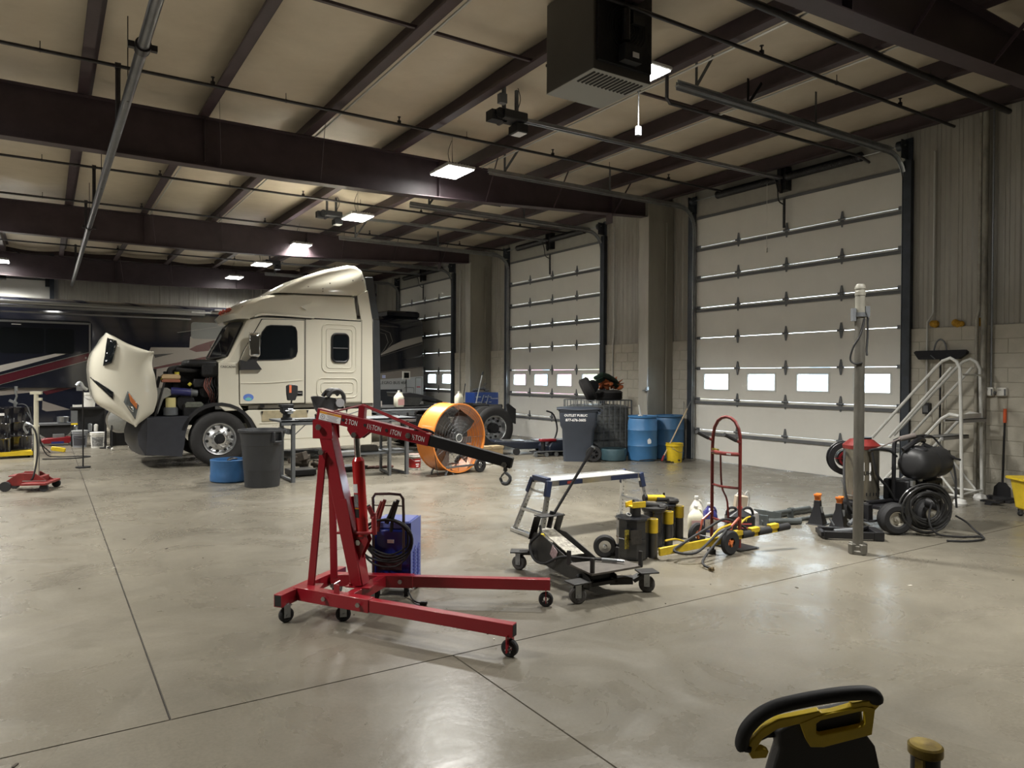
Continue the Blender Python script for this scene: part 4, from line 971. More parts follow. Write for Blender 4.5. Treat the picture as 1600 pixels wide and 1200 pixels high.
for k, (x, m, h, n) in enumerate(((-.26, 'silver', .14, 'dented silver oil can on the service cart shelf'), (.02, 'chrome_can', .17, 'bright cylinder can on the service cart shelf, middle'), (.14, 'white_can', .15, 'white cylinder can on the service cart shelf, right'))):
    t = thing('oil_can', n, 'can', (.85+x, 19.42, .33)); MB().lathe([(.045, 0), (.045, h), (.02, h+.02), (.0, h+.02)], 16).build('can_body', M_gal if k < 2 else M_whtpl, t)
t = thing('parts_box', 'open white-lined box on the left end of the service cart', 'box', (.66, 19.5, .90)); MB().bx(-.13, .05, -.08, .12, 0, .05).build('carton', M_whtpl, t); MB().bx(-.12, .04, -.07, .1, .05, .055).build('contents', M_blk, t)
t = thing('cart_hanging_tool', 'yellow-edged tool holder hanging off the service cart end', 'tool holder', (.52, 19.34, .50)); MB().bx(-.03, .10, -.02, .02, 0, .32).build('holder', M_grey, t); MB().bx(-.03, .10, -.025, .02, 0, .04).build('edge', M_yelpl, t)
# round grey fan / dish on a wheeled frame
t = thing('pedestal_fan', 'round grey dish fan on a black wheeled frame beneath the tilted hood', 'fan', (1.42, 18.15, 0), .15)
dm = mat('dish_grey', (.45, .46, .45), .5, noise=.15, nscale=20)
MB().lathe([(.0, .03), (.12, .02), (.27, -.02), (.31, -.05), (.32, -.05), (.27, 0), (.0, .05)], 36, Matrix.Translation((0, -.05, .66)) @ rotm(PI/2+.25, 0, 0)).build('dish', dm, t)
MB().lathe([(.31, -.05), (.325, -.045), (.325, -.035), (.31, -.03)], 36, Matrix.Translation((0, -.06, .66)) @ rotm(PI/2+.25, 0, 0)).build('rim', M_stl, t)
lf = MB()
for s in (-1, 1): lf.bar((s*.22, -.1, .04), (s*.20, 0, .62), .025, .025).bar((s*.22, -.12, .04), (s*.22, .3, .04), .025, .025)
lf.bx(-.22, .22, .05, .07, .08, .5); lf.build('stand', M_blk, t)
for x, y in ((-.22, -.12), (.22, -.12), (-.22, .3), (.22, .3)): MB().cyl((x-.015, y, .03), (x+.015, y, .03), .03, n=12).build('wheel', M_whtpl, t)
t = thing('black_drum', 'dark grey drum half hidden behind the raised hood', 'drum', (1.60, 19.5, 0)); MB().lathe([(.27, 0), (.29, .02), (.29, .3), (.3, .31), (.29, .32), (.29, .6), (.3, .61), (.29, .62), (.29, .88), (.27, .89)], 32).build('drum_shell', M_blkpl, t)
tag(MB().cyl((1.13, 18.6, 0), (1.13, 18.6, 1.6), .016, n=8).cyl((1.13, 18.6, 0), (1.13, 18.6, .02), .12, n=14).build('stand_pole', M_blk, None), 'thin black upright pole in front of the white bucket', 'pole')
# support arm head left of the hood (prop gear)
t = thing('hood_prop_arm', 'chrome linkage bracket at the left end of the dark intake strip', 'bracket', (.46, 14.9, 0))
MB().tube([(.0, 0, 1.45), (.06, 0, 1.50), (.1, -.03, 1.42), (.16, 0, 1.38)], .03, 8, k=3).box((.05, 0, 1.40), (.10, .06, .08)).build('linkage', M_gal, t)
MB().cyl((.1, 0, 0), (.1, 0, 1.40), .012, n=8).cyl((.1, 0, 0), (.1, 0, .02), .12, n=12).build('stay_rod', M_blk, t)
# ================================================================ middle distance: in front of and beside the truck
M_can = mat('grey_black_plastic', (.032, .034, .038), .45, bump=.2, bscale=150, noise=.2, nscale=5)
t = thing('trash_can', 'large round black-grey plastic trash can in front of the truck\'s front wheel', 'trash can', (2.72, 11.12, 0))
MB().lathe([(.245, 0), (.25, .02), (.285, .60), (.30, .62), (.30, .66), (.325, .80), (.345, .81), (.35, .83), (.345, .845), (.325, .845), (.31, .80), (.27, .3), (.235, .03)], 40).build('can_body', M_can, t)
for a in (-1.15, 1.99):
    M = Matrix.Rotation(a, 4, 'Z')
    MB(M).bx(.30, .37, -.08, -.055, .66, .82).bx(.30, .37, .055, .08, .66, .82).bx(.34, .37, -.08, .08, .66, .69).build('handle', M_can, t, bev=.008, kind='stuff')
t = thing('half_drum', 'cut-down blue plastic drum on the floor left of the round trash can', 'tub', (2.42, 11.9, 0))
MB().lathe([(.27, 0), (.29, .02), (.292, .10), (.285, .12), (.285, .30), (.29, .34), (.275, .345), (.27, .30), (.27, .03)], 36).build('drum_shell', M_blu, t)
MB().tube([(-.05, -.1, .33), (0, -.05, .36), (.08, -.1, .35), (.02, -.16, .36)], .015, 6, closed=True, k=3).build('coiled_lead', M_blk, t)
# workbench
M_bench = mat('bench_zinc_grey', (.20, .215, .23), .42, metal=.6, noise=.25, nscale=4)
t = thing('workbench', 'long grey steel workbench between the trash can and the orange fan', 'workbench', (3.02, 11.2, 0))
MB().bx(0, 2.25, 0, .72, .925, .955).bx(0, 2.25, 0, .015, .88, .955).build('bench_top', M_bench, t, bev=.004)
MB().bx(.85, 2.22, .06, .66, .36, .385).build('lower_shelf', M_bench, t)
for x, y in ((.16, .0), (2.06, .0), (2.02, .64), (.16, .64)):
    MB().bx(x, x+.055, y, y+.004, 0, .9).bx(x, x+.004, y, y+.055, 0, .9).build('leg', M_bench, t)
MB().bx(1.76, 1.80, .0, .04, 0, .9).bx(1.86, 1.90, .62, .66, 0, .9).bar((1.78, .02, .03), (1.88, .64, .03), .04, .03).build('leg_frame', M_bench, t, kind='stuff')
MB().bar((2.07, .02, .03), (2.04, .66, .03), .04, .03).bar((.185, .02, .03), (.185, .66, .03), .04, .03).build('leg_brace', M_bench, t, kind='stuff')
MB().bar((.2, .03, .72), (.42, .03, .92), .03, .006).build('corner_brace', M_bench, t)
MB().bx(.12, .16, .05, .62, .74, .82).build('end_rail', M_bench, t)
M_cast = mat('dark_cast_iron', (.035, .036, .04), .45, metal=.5, noise=.4, nscale=20)
t = thing('bench_vise', 'dark cast bench vise on the left corner of the workbench', 'vise', (3.16, 11.42, .955), .15)
MB().lathe([(.085, 0), (.085, .03), (.06, .05), (.055, .09), (.07, .11)], 16).build('swivel_base', M_cast, t)
MB().bx(-.07, .09, -.05, .05, .10, .22).bx(-.11, .10, -.055, .055, .20, .245).bx(-.09, -.05, -.05, .05, .12, .24).build('fixed_jaw', M_cast, t, bev=.008)
MB().cyl((-.02, -.05, .15), (-.02, -.20, .15), .018, n=8).cyl((-.10, -.18, .15), (.06, -.18, .15), .007, n=6).box((.02, -.08, .14), (.09, .05, .08), ch=.01).build('screw_and_bar', M_gal, t)
t = thing('inspection_mirror', 'black paddle-shaped head with an orange stripe on a thin rod behind the vise', 'work light', (3.27, 11.52, .955))
MB().bar((-.04, 0, 0), (.0, 0, .33), .025, .02).build('rod', M_blk, t)
MB().prism([(-.07, .30), (-.085, .40), (-.09, .53), (-.05, .55), (.05, .55), (.09, .53), (.085, .40), (.05, .30)], -.03, .03, TY).build('head', M_blkpl, t, bev=.012)
MB().bx(-.05, -.015, -.034, -.028, .42, .54).build('lamp_strip', mat('orange_strip', (.75, .18, .08), .4), t)
t = thing('welding_helmet', 'black and grey welding helmet tipped up on the workbench', 'helmet', (3.78, 11.40, .955))
b = MB(); rings = []
for x, z0, z1, w in ((-.24, .33, .36, .03), (-.17, .16, .37, .09), (-.08, .02, .36, .12), (.03, .0, .35, .13), (.12, .02, .33, .12), (.17, .08, .29, .08)):
    rings.append([(x, -w, z0+.02), (x, -w*.9, z1), (x, w*.9, z1), (x, w, z0+.02), (x, 0, z0)])
b.loft(rings); b.build('shell', M_blkpl, t, bev=.015)
MB().tube([(-.02, -.14, .36), (.05, -.145, .44), (.15, -.14, .46), (.24, -.13, .38), (.25, -.12, .25)], .035, 8, k=4).tube([(-.02, .1, .36), (.05, .1, .44), (.15, .1, .46), (.24, .1, .38)], .035, 8, k=4).bx(.02, .22, -.14, .10, .40, .46).build('head_band', M_blkpl, t)
MB().cyl((.18, -.16, .26), (.18, -.11, .26), .07, n=16).build('knob', mat('grey_knob', (.22, .22, .23), .5), t)
MB().tube([(.28, -.1, .08), (.25, -.1, .3), (.21, -.1, .48)], .005, 5).build('cable_tie', M_whtpl, t)
MB().bx(-.2, -.16, -.10, -.06, .0, .08).tube([(-.2, -.1, .02), (-.22, -.12, .08), (-.17, -.1, .1)], .006, 5).build('strap_buckle', M_blk, t)
rd = MB().bar((3.26, 11.30, .963), (3.5, 11.33, .963), .03, .014).bar((3.30, 11.24, .963), (3.6, 11.25, .963), .02, .014); islands(rd, 'pry_bar', M_blk, None)
for k, o in enumerate([o for o in bpy.data.objects if o.name.startswith('pry_bar')]): tag(o, ('dark flat bar lying nearer the workbench edge', 'dark flat bar lying behind another on the workbench')[1-k], 'tool', group='bars on the workbench')
tag(MB().bx(3.33, 3.55, 11.42, 11.56, .955, .962).build('paper_sheet', M_whtpl, None), 'white paper sheet lying on the workbench beside the vise', 'paper')
tag(MB().tube([(3.98, 11.33, .97), (4.2, 11.35, 1.04), (4.5, 11.4, 1.10), (4.8, 11.45, 1.06), (5.1, 11.5, .97)], .008, 6, k=4).build('long_rod', M_blk, None), 'thin dark rod lying across the far end of the workbench', 'rod')
# things under the bench
def lump(name, label, cat, loc, dims, m, n=9, seed=1):
    random.seed(seed); b = MB()
    for k in range(n):
        b.box((random.uniform(-1, 1)*dims[0]*.4, random.uniform(-1, 1)*dims[1]*.4, dims[2]*random.uniform(.2, .75)), (dims[0]*random.uniform(.25, .5), dims[1]*.4, dims[2]*random.uniform(.2, .45)), (random.uniform(-.3, .3), random.uniform(-.3, .3), random.uniform(0, 3)), ch=.008)
    return b
for i, (x, y, z, dx, dz, l) in enumerate(((3.72, 12.75, 0, .42, .34, 'rusty stacked wheel chocks under the bench, beside its left leg'), (4.15, 12.7, 0, .46, .18, 'dirty flat iron parts lying under the middle of the bench'))):
    t = thing('scrap_iron', l, 'metal parts', (x, y, z)); lump('a', l, '', None, (dx, .3, dz), None, seed=i+2).build('iron_pieces', mat('rusty_iron', (.07, .055, .04), .8, noise=.6, nscale=12), t, kind='stuff')
t = thing('wheel_chock', 'dirty black wheel chock on the shelf behind the hoist ram', 'wheel chock', (4.55, 11.55, .388))
MB().prism([(-.16, 0), (.17, 0), (.14, .10), (-.10, .10)], -.07, .07, TY).build('chock', mat('greasy_rubber', (.05, .045, .035), .7, noise=.5, nscale=20), t, bev=.01)
t = thing('drain_pan', 'shallow grey drain pan on the floor behind the hoist ram', 'pan', (4.48, 12.15, 0))
MB().loft([[(-.20, -.12, 0), (.20, -.12, 0), (.20, .12, 0), (-.20, .12, 0)], [(-.25, -.16, .09), (.25, -.16, .09), (.25, .16, .09), (-.25, .16, .09)], [(-.24, -.15, .09), (.24, -.15, .09), (.24, .15, .09), (-.24, .15, .09)], [(-.19, -.11, .02), (.19, -.11, .02), (.19, .11, .02), (-.19, .11, .02)]]).build('pan', M_grey, t)
MB().tube([(-.22, 0, .06), (-.20, 0, .2), (-.14, 0, .36)], .008, 5).build('dip_rod', M_blk, t)
rg = MB(); random.seed(5)
for k in range(10): rg.ball((k*.045-.2, random.uniform(-.05, .05), .02), .035+random.uniform(0, .012), 8, sc=(1.4, 1, .6))
tag(rg.build('oily_rag', mat('oily_brown_cloth', (.12, .05, .035), .9, noise=.7, nscale=25), None, loc=(5.02, 12.2, 0)), 'crumpled oily brown rag on the floor under the workbench', 'rag')
tag(MB().box((3.55, 12.0, .06), (.42, .35, .10), ch=.01).build('battery_tray', M_blk, None), 'flat black tray on the floor beside the bench leg', 'tray')
t = pail('bucket', 'small white bucket with a red and white wrap beside the bench\'s right leg', (5.50, 11.75, 0), .115, .27, M_whtpl, band=None)
q = MB().lathe([(.1025, .035), (.1125, .20)], 28); q.mi = 1
for z, w in ((.16, .10), (.10, .07), (.065, .05)): q.box((-.02, -.1135, z), (w, .004, .014))
q.build('red_wrap', [mat('red_label', (.42, .02, .02), .45), M_txt], t)
# drum fan
t = thing('drum_fan', 'big orange drum fan on small black wheels behind the hoist boom', 'fan', (5.86, 10.80, 0), math.radians(13))
R = .575; zc = .61
Mf = Matrix.Translation((0, .18, zc)) @ AX        # lathe +z -> -y
M_orr = mat('orange_shroud', (.80, .26, .045), .38, noise=.12, nscale=3, coat=.3)
MB().ring([(R, -.20), (R, .20), (R+.012, .205), (R+.012, .215), (R-.012, .215), (R-.010, .19), (R-.010, -.19), (R-.012, -.215), (R+.012, -.215), (R+.012, -.205)], 56, Mf).build('shroud', M_orr, t, angle=30)
gd = MB()
for s in (-.185, .185):
    for r in (.07, .13, .19, .25, .31, .37, .43, .49, .525): gd.ring([(r-.0022, s), (r+.0022, s), (r, s+.004)], 36, Mf)
    for k in range(12):
        a = PI*2*k/12; y = .18-s; gd.cyl((.06*math.cos(a), y, zc+.06*math.sin(a)), ((R-.01)*math.cos(a), y, zc+(R-.01)*math.sin(a)), .0028, n=5)
gd.build('wire_guard', M_dgal, t, kind='stuff')
bl = MB()
for k in range(4):
    a = 2*PI*k/4+.75; M = Matrix.Translation((0, .18, zc)) @ Matrix.Rotation(a, 4, 'Y')
    g2 = [[(r, -.07+.14*u-.02*(r/.5), w*(u-.5)) for u in (0, .25, .5, .75, 1)] for r, w in ((.08, .14), (.2, .24), (.35, .32), (.5, .30))]
    o = MB().sheet(g2, M).build('blade', mat('blade_alloy', (.10, .10, .10), .5, metal=.4), t)
    q = o.modifiers.new('s', 'SOLIDIFY'); q.thickness = .004
MB().cyl((0, .05, zc), (0, .30, zc), .085, n=20).build('motor', M_grey, t)
MB().bx(-R+.02, R-.02, .285, .31, zc-.13, zc-.02).bx(-.16, .04, .28, .34, .10, zc-.05).build('motor_bracket', mat('bracket_grey', (.16, .155, .15), .5), t)
MB().lathe([(.0, 0), (.07, 0), (.07, .008), (.0, .008)], 28, Matrix.Translation((0, -.012, zc)) @ AX).build('centre_badge', M_grey, t)
MB().tube([(.066*math.cos(2*PI*k/24), -.022, zc+.066*math.sin(2*PI*k/24)) for k in range(24)], .004, 5, closed=True).build('badge_ring', M_whtpl, t)
MB().tube([(-R-.0, .0, zc+.12), (-R-.04, .02, zc+.14), (-R-.04, .12, zc+.14), (-R, .14, zc+.12)], .015, 6, k=3).build('grip', M_blk, t)
MB().bar((-.30, -.02, .0), (-.22, .0, .13), .03, .02).bar((-.12, -.02, .0), (-.16, .0, .09), .035, .02).bar((-.30, .36, .0), (-.22, .34, .14), .03, .02).bar((-.30, -.02, .13), (.42, -.02, .13), .03, .03).bar((-.30, .36, .13), (.42, .36, .13), .03, .03).build('stand', M_grey, t)
for y in (-.09, .42):
    MB().ring([(.06, -.02), (.12, -.022), (.13, -.01), (.13, .01), (.12, .022), (.06, .02)], 24, Matrix.Translation((.42, y, .13)) @ AX).build('wheel', M_rub, t)
    w = MB().cyl((.42, y-.012, .13), (.42, y+.012, .13), .03, n=10)
    for k in range(5): a = 2*PI*k/5; w.bar((.42, y, .13), (.42+.07*math.cos(a), y, .13+.07*math.sin(a)), .018, .014, up=(0, 1, 0))
    w.build('wheel_spokes', M_grey, t)
MB().tube([(-R+.06, .0, zc-.1), (-R+.05, -.03, .3), (-R+.10, -.04, .02)], .006, 5, k=4).build('power_cord', M_blk, t)
t = thing('wood_crate', 'low cardboard-brown wooden block box in front of the truck\'s rear tire', 'box', (7.50, 12.55, 0), .1)
MB().bx(-.32, .28, -.12, .12, .0, .24).build('crate', mat('kraft_brown', (.33, .24, .13), .8, noise=.35, nscale=7), t, bev=.006); MB().bx(-.33, -.02, -.125, .125, .20, .255).bx(.02, .29, -.125, .125, .20, .25).build('lid_flap', mat('kraft_light', (.40, .31, .18), .8, noise=.3), t, kind='stuff')
rg = MB(); random.seed(9)
for k in range(6): rg.ball((k*.07-.2, random.uniform(-.04, .04), .03), .045, 8, sc=(1.3, 1, .8))
tag(rg.build('white_rag', MATS['white_cloth'], None, loc=(7.05, 11.7, 0)), 'crumpled white rag on the floor right of the fan wheel', 'rag')
# low black carts with a red jack head behind the bin
t = thing('creeper_cart', 'low black wheeled cart with a silver top, left of the grey wheelie bin', 'dolly', (8.55, 13.0, 0), -.32)
MB().prism([(-.62, .26), (-.60, .31), (-.1, .27), (.85, .27), (.85, .12), (-.1, .12)], -.26, .26, TY).build('deck', mat('blue_black_shell', (.012, .016, .028), .4, coat=.4), t, bev=.015)
MB().bx(-.45, .05, -.2, .2, .285, .295).bx(.3, .8, -.2, .2, .27, .30).build('top_tray', M_alu, t, kind='stuff')
for x, y, z in ((-.52, -.24, .075), (-.52, .24, .075), (-.15, -.28, .075), (.5, -.28, .075), (.5, .28, .075)): MB().cyl((x, y-.02, z), (x, y+.02, z), .075, n=16).build('wheel', M_rub, t)
t = thing('jack_cradle', 'red-topped low jack standing among the black carts', 'jack', (8.72, 12.35, 0), -.2)
MB().bx(-.10, .26, -.07, .07, .30, .36).build('red_saddle', M_red, t, bev=.02)
MB().cyl((-.02, 0, .08), (-.02, 0, .30), .045, n=12).cyl((.15, 0, .08), (.15, 0, .30), .03, n=12).bx(-.28, .45, -.12, .12, .09, .11).build('jack_body', M_blk, t)
MB().tube([(-.28, -.13, .10), (.1, -.15, .115), (.45, -.13, .10)], .01, 6).build('rail', M_gal, t)
for x in (-.24, .0, .22, .42): MB().cyl((x, -.15, .045), (x, -.11, .045), .045, n=12).build('caster', M_gal, t)
t = thing('floor_scrubber', 'black low machine with an upright handle just left of the wheelie bin', 'machine', (9.15, 12.45, 0), 0)
MB().loft([[(-.35, -.2, 0.02), (.3, -.2, 0.02), (.3, .2, 0.02), (-.35, .2, 0.02)], [(-.38, -.22, .2), (.3, -.22, .2), (.3, .22, .2), (-.38, .22, .2)], [(-.25, -.16, .33), (.3, -.16, .33), (.3, .16, .33), (-.25, .16, .33)]]).build('body', MATS['blue_black_shell'], t, bev=.02)
MB().tube([(-.1, 0, .3), (-.02, 0, .55), (-.12, 0, .85), (-.3, 0, .93)], .018, 8, k=5).build('handle', M_blk, t)
# wheelie bin
t = thing('wheelie_bin', 'dark slate wheelie bin with two lines of white lettering', 'trash bin', (8.88, 11.42, 0), math.radians(-126))
M_bin = mat('slate_plastic', (.045, .055, .075), .5, noise=.15, nscale=4, bump=.1, bscale=200)
def rr(w, d, z, r=.06, n=4):
    out = []
    for cx, cy, a0 in ((w-r, d-r, 0), (-w+r, d-r, PI/2), (-w+r, -d+r, PI), (w-r, -d+r, 3*PI/2)):
        for k in range(n+1): a = a0+PI/2*k/n; out.append((cx+r*math.cos(a), cy+r*math.sin(a), z))
    return out
b = MB().loft([rr(.27, .28, .0), rr(.29, .31, .62), rr(.33, .35, .70), rr(.335, .37, .97), rr(.35, .39, .98), rr(.35, .39, 1.02), rr(.33, .37, 1.02)]); b.build('bin_body', M_bin, t)
g2 = [[(x*.36, y*.42, 1.03+.035*(1-x*x)*(1-y*y)+.012*math.sin(x*5+y*3)) for x in (-1, -.8, -.4, 0, .4, .8, 1)] for y in (-1, -.8, -.4, 0, .4, .8, 1)]
o = MB().sheet(g2).build('bin_lid', M_bin, t); q = o.modifiers.new('s', 'SOLIDIFY'); q.thickness = .03
MB().bx(-.34, .34, .38, .44, .93, .98).cyl((-.3, .46, 1.0), (.3, .46, 1.0), .016, n=8).build('bin_handle', M_bin, t)
Mt = Matrix.Translation((.0, -.362, .88)) @ Matrix.Rotation(PI/2+.02, 4, 'X')
MB().text('OUTLET PUBLIC', .062, Matrix.Translation((.337, -.05, .90)) @ Matrix.Rotation(PI/2, 4, 'Z') @ Matrix.Rotation(PI/2, 4, 'X'), bold=.002).text('877-676-3605', .070, Matrix.Translation((.335, -.05, .81)) @ Matrix.Rotation(PI/2, 4, 'Z') @ Matrix.Rotation(PI/2, 4, 'X'), bold=.002).build('bin_lettering', M_txt, t, kind='stuff')
for s in (-1, 1):
    x = s*.31
    MB().ring([(.09, -.03), (.14, -.03), (.155, -.015), (.155, .015), (.14, .03), (.09, .03)], 28, Matrix.Translation((x, .30, .155)) @ rotm(0, PI/2, 0)).build('bin_wheel', M_rub, t)
    w = MB().cyl((x-.02, .30, .155), (x+.02, .30, .155), .035, n=12)
    for k in range(6): a = PI*k/3; w.bar((x, .30, .155), (x, .30+.1*math.cos(a), .155+.1*math.sin(a)), .02, .016, up=(1, 0, 0))
    w.build('wheel_spokes', M_blkpl, t)
MB().cyl((-.3, .3, .155), (.3, .3, .155), .014, n=8).build('axle', M_gal, t)
# IBC tote
t = thing('ibc_tote', 'caged plastic tote tank between the wheelie bin and the blue drums', 'tank', (9.98, 12.15, 0), math.radians(-6))
MB().loft([rr(.50, .50, .17, .12), rr(.50, .50, 1.02, .12), rr(.42, .42, 1.06, .1)]).build('tank_bottle', mat('stained_tank_plastic', (.24, .25, .24), .5, noise=.5, nscale=2.5, col2=(.05, .055, .06)), t)
cg = MB()
for z in (.20, .36, .52, .68, .84, 1.0, 1.16): cg.tube([(p[0]*1.0, p[1], z) for p in rr(.545, .545, 0, .1, 3)], .009, 6, closed=True)
for s in (-1, 1):
    for k in range(8):
        u = -.48+.137*k; cg.cyl((u, s*.55, .17), (u, s*.55, 1.16), .009, n=6); cg.cyl((s*.55, u, .17), (s*.55, u, 1.16), .009, n=6)
cg.build('cage', M_dgal, t, kind='stuff')
MB().bx(-.55, .55, -.55, .55, .0, .16).build('pallet_base', M_blkpl, t)
t = thing('car_tire', 'black tire leaning on its side on top of the caged tank, left', 'tire', (9.62, 11.95, 1.175), .4)
tire(MB(), .27, .18, 32, Matrix.Translation((-.05, -.06, .25)) @ rotm(1.1, 0, .5), .15).build('tire', M_tire, t)
MB().cyl((-.08, -.10, .25), (-.05, -.04, .28), .15, n=20).build('rim', M_blk, t)
t = thing('car_tire', 'black tire lying flat on the caged tank under the orange scraps', 'tire', (10.18, 12.05, 1.175)); tire(MB(), .32, .17, 32, Matrix.Translation((0, 0, .17)), .17).build('tire', M_tire, t)
rg = MB(); random.seed(11)
for k in range(16): rg.ball((random.uniform(-.26, .26), random.uniform(-.15, .15), random.uniform(.05, .16)), random.uniform(.04, .08), 7, sc=(1.5, 1, .6), rot=(random.uniform(-1, 1), random.uniform(-1, 1), 0))
for k in range(8): rg.cyl((.1, 0, .1), (.1+random.uniform(.1, .25), random.uniform(-.1, .1), random.uniform(.12, .3)), .03, .008, n=5)
tag(rg.build('orange_scraps', mat('rust_orange_cloth', (.42, .11, .03), .8, noise=.5, nscale=9), None, loc=(10.2, 12.0, 1.37), kind=None), 'crumpled rust-orange plastic heap on the tire on top of the tank', 'plastic heap')
tag(MB().tube([(9.65, 11.85, 1.62), (9.85, 11.85, 1.70), (10.05, 11.9, 1.67), (10.3, 11.95, 1.58), (10.45, 12.0, 1.50)], [.04, .055, .05, .04, .02], 10).tube([(9.7, 11.95, 1.50), (9.95, 11.95, 1.60), (10.2, 12.0, 1.55), (10.4, 12.0, 1.45)], .05, 8, k=3).build('green_strap', mat('green_black_strap', (.015, .05, .03), .7, noise=.8, nscale=12), None), 'dark green strap bundle draped over the tires on the tank', 'strap')
def blue_drum(x, y, label, m):
    t = thing('blue_drum', label, 'drum', (x, y, 0), .3)
    R = .29
    MB().lathe([(R-.03, 0), (R-.01, .02), (R, .10), (R, .29), (R+.006, .30), (R, .31), (R, .60), (R+.006, .61), (R, .62), (R-.004, .78), (R-.03, .845), (R-.005, .855), (R-.005, .885), (R-.02, .89), (R-.03, .875), (0.0, .865)], 40).build('drum_shell', m, t)
    MB().cyl((.12, 0, .865), (.12, 0, .885), .03, n=10).cyl((-.12, 0, .865), (-.12, 0, .885), .03, n=10).build('bung', M_blu, t, kind='stuff'); return t
t = blue_drum(9.99, 10.76, 'bright blue plastic drum with a torn white label, front of the pair', mat('bright_blue_plastic', (.05, .17, .36), .42, noise=.15, nscale=4))
q = MB(); a = -2.15
random.seed(4)
q.prism([( .045*math.cos(k)*random.uniform(.8, 1.2)*1.0, .055*math.sin(k)*random.uniform(.8, 1.2)) for k in [2*PI*i/12 for i in range(12)]], .291, .294, Matrix.Rotation(a-.0, 4, 'Z') @ Matrix(((0, 0, 1, 0), (1, 0, 0, 0), (0, 1, 0, .40), (0, 0, 0, 1))))
q.build('torn_label', M_txt, t)
MB().cyl((-.03, .03, .87), (-.03, .03, .90), .05, n=12).cyl((-.03, .03, .9), (-.1, .03, 1.1), .02, .012, n=8).build('drum_funnel', M_whtpl, t)
blue_drum(10.66, 10.69, 'darker blue plastic drum behind the yellow bucket', mat('darker_blue_plastic', (.04, .12, .24), .5, noise=.2, nscale=4))
t = thing('teal_tub', 'low dull teal plastic tub on the floor in front of the caged tank', 'tub', (9.46, 11.02, 0))
MB().lathe([(.22, 0), (.25, .02), (.27, .20), (.255, .24), (.24, .23), (.23, .05), (.2, .02)], 32).build('tub', mat('teal_plastic', (.05, .10, .12), .55, noise=.3, nscale=5), t)
t = pail('bucket', 'yellow plastic bucket with two black holes beside the blue drums', (10.33, 10.22, 0), .165, .37, M_yelpl)
MB().cyl((-.07, -.165, .05), (-.07, -.13, .05), .014, n=8).cyl((.10, -.155, .05), (.10, -.12, .05), .014, n=8).build('hole', M_seam, t, kind='stuff')
t = thing('floor_squeegee', 'floor squeegee with a pale wooden handle leaning against the block wall', 'squeegee', (10.0, 10.28, 0))
MB().cyl((.05, -.02, .07), (.86, .12, 1.02), .013, n=8).build('handle', mat('pale_wood', (.55, .43, .27), .6, noise=.2, nscale=20), t)
MB().cyl((.86, .12, 1.02), (.99, .14, 1.17), .014, n=8).build('grip', M_grey, t)
MB().cyl((.02, -.03, .03), (.10, -.01, .13), .02, n=8).build('socket', M_red, t)
MB().tube([(-.42, .12, .05), (-.2, .0, .07), (.03, -.02, .035), (.22, -.10, .02), (.42, -.14, .015), (.30, -.16, .012), (.05, -.10, .015)], .011, 6, k=4).build('blade_frame', M_blk, t)
tag(MB().tube([(11.0, 10.55, 0.01), (10.98, 10.6, .6), (10.99, 10.62, 1.16), (11.0, 10.5, .75), (11.02, 10.42, .5)], .004, 5).build('hanging_wire', M_grey, None), 'thin wire hanging down the block wall above the yellow bucket', 'wire')
tag(MB().tube([(10.33, 10.98, 1.85), (10.30, 10.97, 1.5), (10.31, 10.97, 1.42), (10.30, 10.97, 1.25), (10.33, 10.98, .95)], .006, 5).box((10.30, 10.97, 1.42), (.06, .05, .06)).box((10.30, 11.03, 1.38), (.05, .1, .03)).build('column_outlet', M_gal, None), 'small metal outlet and cord fixed on the nearer steel column', 'outlet')
# tool cabinet by the second column
t = thing('tool_cabinet', 'blue cabinet with silver rack rails beside the second column', 'cabinet', (9.98, 16.85, 0))
MB().bx(-.36, .38, -.02, .5, 0, 1.22).build('cabinet_body', mat('royal_blue', (.012, .045, .22), .4, coat=.3), t, bev=.01)
cr = MB()
for z in (.95, 1.09):
    for x in (-.33, -.25, -.05, .08): cr.bx(x, x+.07, -.035, -.02, z, z+.022)
cr.tube([(-.18, -.04, .9), (-.10, -.05, 1.15), (.05, -.05, 1.15), (-.02, -.04, .9)], .012, 6).build('rack_rail', M_gal, t, kind='stuff')
MB().text('Pneumatic', .055, Matrix.Translation((.25, -.025, 1.06)) @ Matrix.Rotation(PI/2, 4, 'X')).build('cabinet_lettering', M_txt, t, kind='stuff')
rg = MB(); random.seed(12)
for k in range(12): rg.ball((random.uniform(-.2, .25), random.uniform(0, .2), random.uniform(.02, .12)), random.uniform(.03, .06), 7, sc=(1.5, 1, .6))
for k in range(4): rg.cyl((random.uniform(-.1, .1), .1, .1), (random.uniform(-.1, .25), .1, random.uniform(.18, .28)), .008, n=5)
tag(rg.build('cable_heap', M_grey, None, loc=(9.95, 16.95, 1.235)), 'tangled dark cables heaped on top of the blue cabinet', 'cables')
t = thing('push_broom', 'broom with a silver handle leaning up beside the blue cabinet', 'broom', (9.25, 16.5, 0)); MB().cyl((0, 0, 0.05), (.43, .05, 1.68), .014, n=8).build('handle', M_alu, t); MB().cyl((.43, .05, 1.68), (.455, .055, 1.77), .022, n=8).build('grip', M_blk, t); MB().bx(-.25, .1, -.04, .04, 0, .1).build('brush_head', M_blkpl, t)
t = thing('pry_pole', 'thin dark pole leaning against the second column', 'pole', (9.0, 16.6, 0)); MB().cyl((0, 0, 0), (.22, .04, 1.45), .011, n=8).build('shaft', M_blk, t); MB().cyl((.22, .04, 1.4), (.23, .045, 1.46), .016, n=8).build('tip', M_grey, t)
